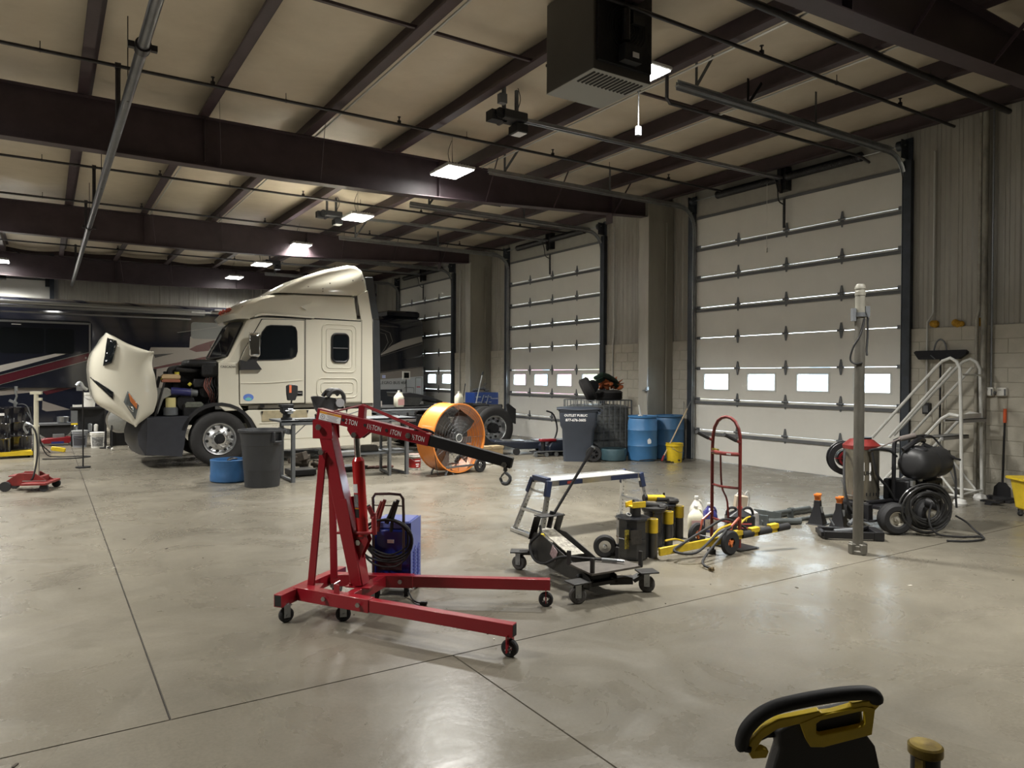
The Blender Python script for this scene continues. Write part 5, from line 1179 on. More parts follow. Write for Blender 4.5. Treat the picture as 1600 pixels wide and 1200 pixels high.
# ================================================================ foreground: engine hoist (local x runs forward along the hoist)
M_hred = mat('hoist_red', (.26, .008, .016), .36, noise=.12, nscale=3, coat=.35)
t = thing('engine_hoist', 'red two-ton engine hoist with a black boom extension in the foreground', 'engine hoist', (1.605, 5.0, 0), math.radians(-46.05))
hoist = t
def caster(parent, x, y, r=.05, w=.035, ang=0, name='caster', m=None, top=.12, big=False):
    c = Matrix.Translation((x, y, 0)) @ Matrix.Rotation(ang, 4, 'Z')
    o = MB(c).ring([(.03, -w/2), (r-.01, -w/2), (r, -w/2+.008), (r, w/2-.008), (r-.01, w/2), (.03, w/2)], 24, Matrix.Translation((0, 0, r)) @ AX).cyl((0, -w/2+.004, r), (0, w/2-.004, r), .034, n=16).build(name, m or M_rub, parent)
    b = MB(c).bx(-.022, .022, -w/2-.008, -w/2-.004, r-.015, top).bx(-.022, .022, w/2+.004, w/2+.008, r-.015, top).bx(-.03, .03, -w/2-.01, w/2+.01, top-.006, top).cyl((0, -w/2-.014, r), (0, w/2+.014, r), .009, n=8).cyl((0, 0, top-.01), (0, 0, top+.008), .02, n=10)
    b.build('caster_fork', M_gal, o)
    return o
# rear bar: from (1.30,4.87) to (1.89,5.33) in world -> local
def hl(X, Y):
    d = Vector((X-1.605, Y-5.0)); c, s = math.cos(math.radians(-46.05)), math.sin(math.radians(-46.05))
    return (d.x*c+d.y*s, -d.x*s+d.y*c)
rb0 = hl(1.29, 4.86); rb1 = hl(1.90, 5.335)
L0 = hl(1.45, 4.98); L1 = hl(2.31, 3.56); K0 = hl(1.76, 5.17); K1 = hl(3.04, 4.22)
m0 = hl(1.68, 4.62); m1 = hl(2.06, 4.93)
def htube(p, q, z0, z1, w=.06):
    mb = MB(); mb.bar((*p, (z0+z1)/2), (*q, (z0+z1)/2), w, z1-z0); return mb
b = MB(); P = Vector((*rb0, .155)); Q = Vector((*rb1, .155)); b.bar(P, Q, .065, .085)
o = b.build('rear_crossbar', M_hred, t, bev=.003)
d_ = (Q-P).normalized(); MB().bar(P-d_*.001, P+d_*.002, .05, .07).bar(Q-d_*.002, Q+d_*.001, .05, .07).build('bar_end_opening', M_seam, o, kind='stuff')
for p, q in ((L0, L1), (K0, K1)):
    a_, b_ = Vector(p), Vector(q); mid = a_.lerp(b_, .38)
    MB().bar((*p, .16), (*mid, .16), .072, .088).build('leg_sleeve', M_hred, t, bev=.003)
    o = MB().bar((*a_.lerp(b_, .36), .16), (*q, .16), .06, .078).build('leg', M_hred, t, bev=.003)
    dd = (b_-a_).normalized(); MB().bar((*(b_-dd*.001), .16), (*(b_+dd*.0015), .16), .048, .066).build('leg_end_opening', M_seam, o)
    e = b_-dd*.03; c = MB(); n2 = Vector((-dd.y, dd.x))
    for s in (-1, 1):
        f = e+n2*s*.03; c.bar((f.x, f.y, .135), (f.x, f.y, .035), .005, .045, up=(n2.x, n2.y, 0))
    c.build('wheel_bracket', M_hred, t, kind='stuff')
    wh = MB(); wp = e; M = Matrix.Translation((wp.x, wp.y, .052)) @ Matrix.Rotation(math.atan2(dd.y, dd.x), 4, 'Z')
    wh.ring([(.02, -.018), (.044, -.018), (.052, -.012), (.052, .012), (.044, .018), (.02, .018)], 28, M @ AX); MB_ = wh.build('front_wheel', M_rub, t)
    hb_ = MB(M).cyl((0, -.036, 0), (0, .036, 0), .008, n=8)
    for k in range(4): a = PI/2*k+.5; hb_.cyl((.022*math.cos(a), -.022, .022*math.sin(a)), (.022*math.cos(a), .022, .022*math.sin(a)), .005, n=6)
    hb_.build('axle_bolt', M_stl, MB_, kind='stuff')
for (x, y), a in ((hl(1.35, 4.88), .9), (hl(1.68, 4.70), .5), (hl(1.84, 5.28), 1.4), (hl(2.0, 4.98), .2)): caster(t, x, y, ang=a)
b = MB(); b.bar((*m0, .16), (*m1, .16), .06, .08); b.build('middle_crossbar', M_hred, t, bev=.003)
MB().bx(.24, .42, -.07, .07, .20, .208).cyl((.27, -.05, .20), (.27, -.05, .225), .012, n=6).build('mast_foot', M_hred, t)
MB().bar((*hl(1.50, 4.96), .2), (*hl(1.60, 4.90), .2), .10, .006).build('brace_foot_plate', M_hred, t)
# upright latch tabs, pins
for p in (hl(1.62, 4.66), ): MB().box((p[0], p[1], .20), (.045, .006, .13), (0, 0, math.radians(-12)), ch=.002).build('storage_tab', M_hred, t, bev=.003)
pn = MB()
for p in (L0, Vector(L0).lerp(Vector(L1), .33), Vector(L0).lerp(Vector(L1), .16), Vector(K0).lerp(Vector(K1), .20), Vector(K0).lerp(Vector(K1), .33), hl(1.74, 5.02)):
    pn.cyl((p[0], p[1]-.06, .165), (p[0], p[1]+.06, .165), .009, n=8).cyl((p[0], p[1]-.062, .165), (p[0], p[1]-.05, .165), .016, n=6)
pn.build('pivot_bolts', M_stl, t, kind='stuff')
# mast: from foot (.31,0,.205) to top (.055,0,1.29)
b = MB(); b.bar((.32, 0, .205), (.062, 0, 1.29), .105, .09, up=(1, 0, 0)); b.build('mast', M_hred, t, bev=.004)
b = MB()
for s in (-1, 1): b.prism([(-.015, 1.21), (-.015, 1.335), (.0, 1.345), (.12, 1.32), (.13, 1.30), (.135, 1.21)], s*.052-.003, s*.052+.003, TY)
b.build('mast_head', M_hred, t, kind='stuff')
MB().cyl((.04, -.075, 1.29), (.04, .075, 1.29), .013, n=10).cyl((.04, -.082, 1.29), (.04, -.07, 1.29), .022, n=6).build('pivot_bolt', M_stl, t)
# side braces
for p, s in ((hl(1.54, 4.95), -1), (hl(1.73, 5.03), 1)):
    b = MB(); b.bar((.068, s*.06, 1.12), (p[0], p[1], .20), .006 if 0 else .018, .05, up=(1, 0, 0)); b.build('side_brace', M_hred, t, bev=.002)
MB().cyl((.068, -.09, 1.12), (.068, .09, 1.12), .012, n=8).cyl((.068, -.098, 1.12), (.068, -.085, 1.12), .02, n=6).build('brace_bolt', M_stl, t)
b = MB(); b.bar((.22, -.062, .80), (.33, -.062, .215), .012, .05, up=(1, 0, 0)).bar((.22, .062, .80), (.33, .062, .215), .012, .05, up=(1, 0, 0)); b.build('mast_stiffener', M_hred, t, kind='stuff')
# ram bracket gusset
b = MB()
for s in (-1, 1): b.prism([(.235, .58), (.375, .555), (.39, .52), (.315, .36), (.29, .37)], s*.03-.003, s*.03+.003, TY)
b.build('ram_gusset', M_hred, t, kind='stuff')
MB().cyl((.32, -.045, .505), (.32, .045, .505), .012, n=8).cyl((.32, -.05, .505), (.32, -.036, .505), .02, n=6).build('ram_bolt', M_stl, t)
# hydraulic ram
b = MB(); b.cyl((.335, 0, .545), (.30, 0, 1.06), .042, n=24).cyl((.30, 0, 1.06), (.298, 0, 1.085), .042, .026, n=24); b.build('ram_cylinder', mat('ram_red', (.38, .008, .010), .28, coat=.5), t)
MB().cyl((.298, 0, 1.08), (.288, 0, 1.235), .021, n=16).build('ram_rod', M_chr, t)
b = MB().bar((.16, 0, .562), (.42, 0, .575), .09, .016); b.cyl((.43, -.02, .56), (.427, -.02, .68), .018, n=10).cyl((.42, -.02, .69), (.40, -.05, .76), .016, n=10).box((.425, -.02, .69), (.04, .03, .04)); b.build('pump_block', M_hred, t, bev=.003)
MB().cyl((.405, -.045, .75), (.400, -.05, .765), .012, n=8).build('pump_socket', M_seam, t)
Mr = frame((.335, 0, .545), (.30, 0, 1.06), (0, 1, 0))
def ramlabel(z0, z1, m, name): MB().lathe([(.0428, z0), (.0428, z1)], 10, Matrix(((-.068, 0, -.0678, 0),)*4) if 0 else Mr, LA0, LA1).build(name, m, t)
# side of the cylinder facing the viewer: local -y/-x
M3 = Mr.inverted() @ Vector((.32-.5, -.62, .80)); la = math.atan2(M3.y, M3.x); LA0, LA1 = la-.75, la+.75
ramlabel(.30, .36, mat('white_label', (.6, .6, .6), .5), 'ram_label'); ramlabel(.20, .29, mat('grey_black_label', (.06, .06, .06), .5, noise=.8, nscale=60, col2=(.2, .2, .2)), 'ram_label'); ramlabel(.13, .19, mat('black_label', (.012, .012, .012), .5), 'ram_label'); ramlabel(.19, .194, MATS['yellow_plastic'], 'ram_label')
# boom: x .0 -> .823 ; slopes down
B0 = Vector((.003, 0, 1.38)); B1 = Vector((.825, 0, 1.216)); bd = (B1-B0).normalized(); bn = Vector((0, -1, 0)); bu = bd.cross(Vector((0, 1, 0))); bu = bu if bu.z > 0 else -bu
b = MB(); b.bar(B0, B1, .066, .082); b.build('boom', M_hred, t, bev=.003)
b = MB(); E0 = B1-bd*.05+bu*.0; E1 = Vector((1.39, 0, 1.080)); b.bar(E0, E1, .056, .072); b.build('boom_extension', M_blk, t, bev=.002, label='black boom extension')
ed = (E1-E0).normalized(); MB().bar(E1-ed*.001, E1+ed*.002, .044, .058).build('extension_opening', M_seam, t)
# truss rod over the boom
b = MB(); pt = B0+bd*.325
b.bar(pt+bu*.03, Vector((.335, 0, 1.445)), .045, .045, up=(0, 1, 0)); b.build('truss_post', M_hred, t, bev=.003)
b = MB()
for s in (-1, 1): b.cyl(Vector((.335, s*.018, 1.445)), B1-bd*.03+bu*.045+Vector((0, s*.03, 0)), .0065, n=8).cyl(Vector((.335, s*.018, 1.445)), B0+bd*.12+bu*.042+Vector((0, s*.02, 0)), .0055, n=8)
b.build('truss_rod', M_hred, t, kind='stuff')
MB().tube([B1-bd*.09+bu*.045+Vector((-.03, -.02, 0)), B1-bd*.06+bu*.06, B1-bd*.0+bu*.055, B1+bd*.005+bu*.045+Vector((0, .02, 0))], .009, 6, k=3).build('locking_knob', M_blk, t)
b = MB()
for s in (-1, 1): b.prism([(.235, 1.30), (.395, 1.27), (.385, 1.255), (.33, 1.215), (.27, 1.22), (.235, 1.27)], s*.032-.003, s*.032+.003, TY)
b.build('boom_gusset', M_hred, t, kind='stuff')
MB().cyl((.288, -.045, 1.24), (.288, .045, 1.24), .012, n=8).cyl((.288, -.05, 1.24), (.288, -.036, 1.24), .02, n=6).build('clevis_bolt', M_stl, t)
# holes, end bolt, lettering
Mb = Matrix(((bd.x, bu.x, 0, 0), (0, 0, -1, 0), (bd.z, bu.z, 0, 0), (0, 0, 0, 1)))
def onboom(s, up=0, off=.0335): p = B0+bd*s+bu*up+Vector((0, -off, 0)); return Matrix.Translation(p) @ Matrix(((bd.x, bu.x, 0, 0), (bd.y, bu.y, -1, 0), (bd.z, bu.z, 0, 0), (0, 0, 0, 1)))
hm = MB()
for s in (.205, .37, .53): hm.cyl(tuple(onboom(s).translation), tuple(onboom(s).translation+Vector((0, -.002, 0))), .011, n=12)
hm.build('adjust_holes', M_seam, t, kind='stuff')
p = onboom(.69).translation; MB().cyl(tuple(p+Vector((0, .08, 0))), tuple(p+Vector((0, -.012, 0))), .012, n=10).cyl(tuple(p+Vector((0, -.002, 0))), tuple(p+Vector((0, -.01, 0))), .02, n=6).build('extension_bolt', M_stl, t)
tx = MB()
for s, txt in ((.268, '2 TON'), (.437, '1½TON'), (.597, '1TON'), (.762, '½TON')):
    tx.text(txt, .050, onboom(s, -.004, .0345) @ Matrix.Diagonal((.62, 1, 1, 1)), depth=.001, bold=0)
tx.build('capacity_lettering', M_txt, t, kind='stuff')
lb = MB(); Ml = onboom(.105, -.002, .034); lb.T = Ml; lb.box((0, 0, 0), (.165, .062, .002)); lb.mi = 1; lb.box((0, .022, .001), (.165, .016, .002)); lb.mi = 2
lb.ring([(.014, 0), (.017, 0), (.017, .001), (.014, .001)], 20, Matrix.Translation((-.055, -.008, .001)))
for k in range(5): lb.box((.02-.004*(k % 2), .006-.008*k, .001), (.085-.012*(k % 3), .003, .001))
lb.text('WARNING', .012, Matrix.Translation((0, .022, .0025)), depth=.0005).text('R', .018, Matrix.Translation((-.055, -.008, .002)), depth=.0005)
lb.build('warning_label', [M_txt, mat('label_orange', (.75, .33, .03), .5), mat('label_ink', (.25, .22, .25), .6)], t)
# hook
hk = Vector((1.345, 0, 1.075)); p = hk
MB().cyl((p.x, -.045, p.z-.005), (p.x, .045, p.z-.005), .011, n=8).cyl((p.x, -.045, p.z-.005), (p.x, -.03, p.z-.005), .018, n=6).build('hook_bolt', M_stl, t)
MB().tube([(p.x, 0, p.z-.04), (p.x+.002, 0, p.z-.06), (p.x+.027, 0, p.z-.08), (p.x+.032, 0, p.z-.105), (p.x+.012, 0, p.z-.132), (p.x-.018, 0, p.z-.128), (p.x-.032, 0, p.z-.102), (p.x-.024, 0, p.z-.082)], [.008]*8+[.011]*12+[.013]*14+[.010]*8+[.004]*6, 8, k=5).bx(p.x-.012, p.x+.012, -.006, .006, p.z-.05, p.z-.02).build('hook', M_dgal, t)
MB().bar((p.x+.0, 0, p.z-.055), (p.x-.026, 0, p.z-.083), .004, .012).build('hook_latch', M_stl, t)

# ---------------------------------------------------------------- blue welding charger with a push handle
M_wb = mat('charger_blue', (.012, .025, .20), .35, coat=.4)
M_wbl = mat('charger_light_blue', (.10, .13, .38), .4)
t = thing('battery_charger', 'blue wheeled battery charger with coiled cables behind the hoist', 'charger', (2.24, 5.12, 0), math.radians(-40))
MB().bx(-.145, .145, -.11, .18, .07, .50, ch=.01).build('case', M_wb, t, bev=.008)
MB().bx(.1455, .15, -.11, .18, .08, .56).bx(-.15, -.1455, -.11, .18, .08, .54).bx(-.14, .14, -.10, .18, .50, .56, ch=.012).build('side_shell', M_wbl, t, kind='stuff')
lv = MB()
for k in range(9):
    for y in (-.02, .09): lv.box((.153, y, .13+k*.026), (.008, .07, .010), (.5, 0, 0))
lv.build('louvres', M_wb, t, kind='stuff')
MB().bx(-.10, .08, -.115, -.108, .20, .30).build('rating_panel', mat('panel_brown', (.09, .045, .05), .5, noise=.5, nscale=30), t)
MB().bx(-.03, .02, -.115, -.108, .40, .425).build('badge', M_txt, t)
MB().tube([(-.13, -.13, .10), (-.13, -.135, .62), (-.13, -.15, .74), (-.11, -.155, .77), (.0, -.155, .775), (.08, -.155, .77), (.10, -.15, .74), (.10, -.135, .62), (.10, -.13, .30)], .011, 8).cyl((-.13, -.145, .685), (.10, -.145, .685), .005, n=6).bx(-.13, .10, -.125, -.115, .30, .315).build('push_handle', mat('dark_brown_tube', (.05, .03, .03), .35, coat=.5), t)
random.seed(21); cb = MB()
for k in range(5):
    r = .15+.012*k; zz = .46-.01*k; yy = -.16-.012*k
    cb.tube([(-.01+r*1.05*math.cos(a)+random.uniform(-.012, .012), yy, zz+r*.85*math.sin(a)+random.uniform(-.01, .01)) for a in [2*PI*q/10 for q in range(10)]], .0075, 6, closed=True, k=3)
cb.tube([(-.1, -.16, .55), (-.17, -.15, .5), (-.18, -.16, .42), (-.12, -.17, .34)], .0075, 6, k=4)
cb.build('cable_coil', M_rub, t, kind='stuff')
for x, m, dx in ((-.10, M_redd, .05), (-.0, M_blk, .05)):
    MB().tube([(x-.02, -.17, .56), (x+.01, -.17, .62), (x+dx, -.17, .72)], .017, 8).tube([(x+.02, -.185, .50), (x+.03, -.18, .60), (x+dx+.02, -.175, .735)], .013, 8).build('cable_clamp', m, t)
for s in (-1, 1): MB().ring([(.03, -.015), (.06, -.015), (.065, 0), (.06, .015), (.03, .015)], 20, Matrix.Translation((s*.13, .15, .065)) @ rotm(0, PI/2, 0)).cyl((s*.13-.01, .15, .065), (s*.13+.01, .15, .065), .032, n=12).build('wheel', M_rub, t)
for s in (-1, 1): MB().bx(s*.11-.015, s*.11+.015, -.1, -.07, 0, .08).build('foot', M_blk, t)
MB().tube([(.12, -.08, .05), (.17, -.16, .012), (.22, -.24, .012), (.27, -.27, .012)], .006, 6, k=4).box((.29, -.275, .014), (.05, .03, .025), ch=.005).build('mains_lead', M_blk, t)
# ---------------------------------------------------------------- transmission jack
M_tj = mat('jack_graphite', (.035, .034, .033), .45, metal=.3, noise=.4, nscale=12)
t = thing('truck_transmission_jack', 'low black wheeled transmission jack with a long upright handle, right of the hoist', 'jack', (3.58, 4.66, 0), math.radians(-94))
# local x from rear (handle) to front (plate); y across. rear casters near (3.41,5.18) & hidden twin, front casters (3.23,4.16),(3.87,4.12)
def tl(X, Y):
    d = Vector((X-3.58, Y-4.66)); c, s = math.cos(math.radians(-94)), math.sin(math.radians(-94)); return (d.x*c+d.y*s, -d.x*s+d.y*c)
r1 = tl(3.40, 5.17); r2 = tl(3.80, 5.20); f1 = tl(3.25, 4.17); f2 = tl(3.88, 4.12)
for (x, y), a in ((r1, .6), (r2, .4), (f1, 1.2), (f2, .9)):
    o = caster(t, x, y, r=.062, w=.05, ang=a, m=mat('worn_grey_rubber', (.09, .085, .08), .7, noise=.5, nscale=25), top=.15)
    MB().box((x, y, .158), (.15, .13, .012), (0, 0, a+.4)).build('caster_plate', M_tj, t, bev=.003)
bs = MB()
for s in (-1, 1):
    bs.prism([(-.50, .16), (-.47, .28), (-.40, .33), (-.28, .33), (.30, .17), (.42, .14), (.44, .08), (.10, .07), (-.42, .10)], s*.12-.004, s*.12+.004, TY)
bs.build('side_plate', M_tj, t, kind='stuff', bev=.002)
fr_ = MB()
fr_.bar((f1[0], f1[1], .14), (f1[0]-.06, f1[1]+.09, .10), .09, .03).bar((f1[0]-.06, f1[1]+.09, .10), (.36, -.10, .09), .09, .05).bar((f2[0]-.02, f2[1], .14), (f2[0]-.06, f2[1]-.09, .09), .09, .03).bar((f2[0]-.06, f2[1]-.09, .09), (.36, .10, .08), .09, .05).bar((r1[0], r1[1], .15), (-.44, -.11, .15), .06, .04).bar((r2[0], r2[1], .15), (-.44, .11, .15), .06, .04)
fr_.bx(-.1, .3, -.06, .06, .07, .13).bx(.1, .42, -.11, .11, .07, .10); fr_.build('base_frame', M_tj, t, kind='stuff', bev=.003)
MB().cyl((-.42, 0, .20), (-.12, 0, .15), .05, n=16).cyl((-.12, 0, .15), (.1, 0, .12), .02, n=10).build('hydraulic_ram', M_blk, t)
b = MB(); b.bar((-.42, 0, .345), (.06, 0, .225), .135, .006); b.build('cover_plate', mat('cream_cover_plate', (.50, .47, .38), .45, noise=.75, nscale=28, col2=(.08, .07, .06)), t)
b = MB()
for s in (-1, 1): b.bar((-.46, s*.115, .26), (-.36, s*.115, .47), .008, .07, up=(0, 1, 0))
b.bx(-.42, -.30, -.12, .12, .465, .475); b.build('handle_yoke', M_tj, t, kind='stuff', bev=.003)
MB().cyl((-.37, 0, .36), (-.36, .03, .50), .022, n=10).cyl((-.365, .02, .44), (-.36, .40, .96), .013, n=10).cyl((-.36, .365, .91), (-.36, .44, 1.02), .018, n=10).build('pump_handle', M_blk, t)
MB().cyl((-.36, .44, 1.02), (-.36, .45, 1.033), .021, n=10).build('handle_tip', M_gal, t)
b = MB(); b.prism([(.24, -.20), (.58, -.22), (.56, .26), (.30, .24)], .205, .222)
b.build('saddle_plate', mat('dirty_saddle_plate', (.11, .095, .08), .6, noise=.5, nscale=14, metal=.3), t, bev=.003)
b = MB()
for x, y, h in ((.25, -.20, .11), (.56, -.20, .12), (.30, .22, .10), (.55, .25, .12)): b.box((x, y, .21+h/2), (.03, .018, h), (0, 0, .3), ch=.003)
b = islands(b, 'saddle_finger', M_tj, t)
MB().bx(.2, .38, -.1, .1, .10, .205).cyl((.3, -.16, .12), (.3, .16, .12), .025, n=10).build('tilt_head', M_engine, t, bev=.01)
MB().bar((-.12, -.13, .24), (-.04, -.13, .20), .09, .003, up=(0, 1, 0)).build('side_label', mat('pink_white_label', (.5, .35, .36), .5, noise=.7, nscale=60), t)
MB().tube([(-.38, -.08, .38), (-.30, -.13, .34), (-.36, -.19, .24), (-.28, -.2, .14), (-.14, -.18, .13), (.05, -.14, .22), (.22, -.04, .235), (.34, .06, .24)], .011, 8, k=6).build('hose', M_rub, t)
MB().cyl((.33, .05, .24), (.42, .13, .24), .014, n=10).cyl((.42, .13, .24), (.46, .165, .24), .010, n=8).build('hose_coupling', M_gal, t)
# ---------------------------------------------------------------- folding work platform
t = thing('work_platform', 'folding aluminium work platform with dark blue corner brackets', 'platform', (0, 0, 0))
def wp(X, Y, Z): return (X, Y, Z)
M_navp = mat('navy_bracket', (.02, .03, .07), .4)
A = [(4.33, 6.30, .575), (4.30, 5.98, .575), (5.52, 6.00, .575), (5.55, 6.32, .575)]      # top corners: near-left pair, near-right pair
zt_ = .575
MB().prism([(4.33, 6.32), (4.30, 6.00), (5.56, 6.02), (5.59, 6.34)], .555, .578).build('deck', mat('deck_pale', (.42, .42, .40), .45, metal=.3, noise=.15, nscale=5), t)
b = MB()
for p, q in (((4.30, 6.0), (5.56, 6.02)), ((5.59, 6.34), (4.33, 6.32))): b.bar((*p, .56), (*q, .56), .03, .055)
b.build('side_rail', M_alu, t, kind='stuff')
st = MB()
for x0, x1, m in ((4.42, 4.72, 0), (5.12, 5.50, 0)): st.bx(x0, x1, 5.982+.02*(x0-4.3)/1.3-.002, 5.986+.016*(x0-4.3)/1.3, .535, .582)
st.mi = 1; st.bx(4.52, 4.60, 5.980, 5.984, .545, .572)
st.build('rail_label', [M_navp, mat('warn_red', (.4, .05, .03), .5)], t, kind='stuff')
legs = [((4.33, 6.32), (4.20, 6.48)), ((4.30, 6.0), (4.17, 5.95)), ((5.56, 6.02), (5.66, 5.97)), ((5.59, 6.34), (5.70, 6.50))]
for (tx_, ty_), (fx, fy) in legs:
    MB().bar((tx_, ty_, .54), (fx, fy, .02), .032, .045, up=(1, 0, 0)).build('leg', M_alu, t)
    MB().bar((tx_, ty_, .585), (tx_*.72+fx*.28, ty_*.72+fy*.28, .43), .045, .06, up=(1, 0, 0)).build('corner_bracket', M_navp, t, bev=.004)
    hm = MB()
    for k in range(8):
        u = .3+.08*k; c = Vector((tx_, ty_, .54)).lerp(Vector((fx, fy, .02)), u); hm.cyl((c.x, c.y-.0245, c.z), (c.x, c.y-.022, c.z), .006, n=6)
    hm.build('pin_holes', M_seam, t, kind='stuff')
for (a, b_) in ((legs[0], legs[1]), (legs[3], legs[2])):
    def lp(L, u): return Vector((*L[0], .54)).lerp(Vector((*L[1], .02)), u)
    MB().bar(lp(a, .55), lp(b_, .55), .05, .025).build('rung', M_alu, t)
    MB().bar(lp(a, .16), lp(b_, .16), .02, .02).build('spreader', M_alu, t)
    MB().bar(lp(a, 1.0)+Vector((0, .05, 0)), lp(b_, 1.0)-Vector((0, .05, 0)), .05, .035).build('foot_bar', M_alu, t)
    MB().box(lp(b_, .97)-Vector((0, .02, 0)), (.05, .03, .08), (0, -.2, 0)).build('foot_pad', M_yelpl, t)
MB().bar((4.31, 6.02, .59), (4.335, 6.31, .59), .06, .05).build('hinge_block', M_navp, t, bev=.004)
# ---------------------------------------------------------------- air-hydraulic jacks
M_cn = mat('canister_black', (.014, .015, .018), .25, coat=.5, noise=.2, nscale=6)
def canister(x, y, rz, label, h=.38, R=.145, saddle=True, grp=None):
    t = thing('air_hydraulic_jack', label, 'jack', (x, y, 0), rz)
    MB().lathe([(R*.9, 0), (R, .015), (R, h*.48), (R+.004, h*.5), (R, h*.52), (R, h-.03), (R+.015, h-.02), (R+.015, h-.005), (R*.85, h), (0, h+.005)], 10 if saddle else 24).build('canister', M_cn, t, angle=25)
    MB().cyl((R+.035, -.06, 0), (R+.035, -.06, h*.92), .043, n=18).build('outrigger_ram', mat('ram_grey_black', (.05, .048, .045), .45, noise=.4, nscale=8), t)
    MB().ring([(.038, h*.60), (.047, h*.60), (.047, h*.93), (.038, h*.93)], 18, Matrix.Translation((R+.035, -.06, 0))).build('yellow_collar', M_yel, t)
    MB().bx(-R*.75, -.0, -R-.004, -R*.9, h*.42, h*.75).build('data_label', mat('dark_warning_label', (.04, .035, .03), .5, noise=.6, nscale=50), t)
    MB().bx(-R*.97, -R*.72, -R*.72, -R*.6, h*.30, h*.74).build('yellow_label', mat('yellow_black_label', (.5, .4, .03), .5, noise=.85, nscale=60, col2=(.02, .02, .02)), t)
    return t
t = canister(4.50, 4.97, -.15, 'black canister jack with a yellow saddle, nearest of the canister jacks')
MB().cyl((.03, .0, .385), (.03, 0, .46), .05, n=20).build('saddle_post', M_tj, t)
MB().bx(-.03, .11, -.045, .045, .46, .475).bx(-.03, .11, -.05, -.04, .46, .515).bar((-.05, .04, .48), (.03, .055, .49), .012, .05).build('saddle', M_yel, t, bev=.003)
MB().ring([(.018, -.004), (.026, -.004), (.026, .004), (.018, .004)], 16, Matrix.Translation((-.06, -.03, .405)) @ rotm(.5, 0, 0)).build('lifting_eye', M_stl, t)
for s, yy in ((1, .15), ):
    M = Matrix.Translation((-.23, .10, .105)) @ rotm(0, 0, -.5) @ AX
    MB().ring([(.055, -.02), (.09, -.025), (.105, -.01), (.105, .01), (.09, .025), (.055, .02)], 28, M).build('wheel', M_rub, t)
    MB().ring([(.02, -.015), (.055, -.02), (.055, .02), (.02, .015)], 20, M).cyl(tuple((M @ Vector((0, 0, -.03)))), tuple(M @ Vector((0, 0, .035))), .014, n=8).build('wheel_rim', M_stl, t)
    M = Matrix.Translation((.25, .12, .105)) @ rotm(0, 0, -.5) @ AX; MB().ring([(.02, -.02), (.09, -.025), (.105, -.01), (.105, .01), (.09, .025), (.02, .02)], 28, M).build('wheel', M_rub, t)
MB().cyl((-.23, .10, .105), (.25, .12, .105), .012, n=8).bx(-.2, .2, .05, .14, .02, .05).build('axle', M_blk, t)
t2 = canister(5.00, 5.22, -.1, 'black canister jack with a thick lying handle on top, middle of the canister jacks', h=.36, R=.10, saddle=False)
MB().tube([(-.16, .05, .42), (-.05, .03, .40), (.06, 0, .385), (.11, -.02, .38), (.09, -.06, .375), (.02, -.05, .38)], .028, 10, k=4).lathe([(0, .355), (.12, .355), (.12, .38), (.0, .385)], 18).build('carry_handle', M_tj, t2)
MB().cyl((-.20, .06, .425), (-.15, .05, .42), .034, n=12).build('handle_end', M_blk, t2)
t3 = canister(5.35, 5.42, -.1, 'black canister jack with a yellow-banded handle on top, farthest of the canister jacks', h=.35, R=.10, saddle=False)
MB().tube([(-.10, .02, .40), (.05, 0, .39), (.11, -.02, .38), (.09, -.06, .375), (.0, -.05, .38)], .028, 10, k=4).build('carry_handle', M_tj, t3)
MB().cyl((-.20, .05, .415), (.0, .02, .405), .033, n=12).build('handle_band', M_yel, t3); MB().cyl((-.23, .055, .418), (-.2, .05, .415), .036, n=12).cyl((-.0, .02, .4), (-.0, .02, .46), .01, n=8).build('handle_end', M_blk, t3)
# yellow tongue with black grips, air lines
t = thing('jack_tow_handle', 'long yellow tow handle with black grips sticking out to the right of the canister jacks', 'handle', (4.62, 4.80, 0))
p0, p1 = Vector((.02, -.03, .075)), Vector((1.42, -.30, .19))
b = MB().bar(p0, p0.lerp(p1, .55), .03, .07).bar(p0.lerp(p1, .55), p1, .025, .045); b.build('tongue', M_yel, t, bev=.003)
d3 = (p1-p0)
for u, off, L in ((.53, 0, .16), (.68, 0, .13), (.82, 0, .15), (.98, 0, .14)):
    c = p0+d3*u+Vector((0, off-.004, .0)); dn = d3.normalized(); MB().cyl(c-dn*L/2+Vector((0,0,.012)), c+dn*L/2+Vector((0,0,.012)), .034, n=14).build('grip', M_rub, t)
for u in (.60, .74, .90): c = p0+d3*u+Vector((0, 0, .04)); MB().bar(c-d3.normalized()*.05, c+d3.normalized()*.05, .06, .045).build('grip_bracket', M_yel, t, bev=.004)
MB().tube([p0+d3*.08+Vector((-.06, 0, .09)), p0+d3*.12+Vector((0, 0, .09)), p0+d3*.18+Vector((.02, 0, .05))], .009, 6, k=3).tube([p0+d3*.38, p0+d3*.46+Vector((0, .02, .09)), p0+d3*.58+Vector((0, .04, .12))], .010, 6, k=4).tube([p0+d3*.66+Vector((0, .08, .06)), p0+d3*.72+Vector((0, .08, .13)), p0+d3*.78+Vector((0, .1, .14))], .008, 6, k=4).build('release_lever', M_yel, t, kind='stuff')
MB().tube([p0+d3*.7+Vector((0, .04, .06)), p0+d3*.55+Vector((0, .06, .17)), p0+d3*.4+Vector((0, .05, .12)), p0+d3*.2+Vector((0, 0, .05)), p0+d3*.05+Vector((0, -.1, .02)), p0+d3*.15+Vector((0, -.2, .0)), p0+d3*.4+Vector((0, -.06, .08)), p0+d3*.52+Vector((0, -.05, .12))], .012, 8, k=6).build('air_line', M_rub, t, kind='stuff')
MB().tube([p0+d3*.5+Vector((0, -.03, .10)), p0+d3*.40+Vector((0, -.12, .08)), (.20, -.38, .05), (.15, -.52, .018)], .011, 8, k=5).build('air_line', M_rub, t)
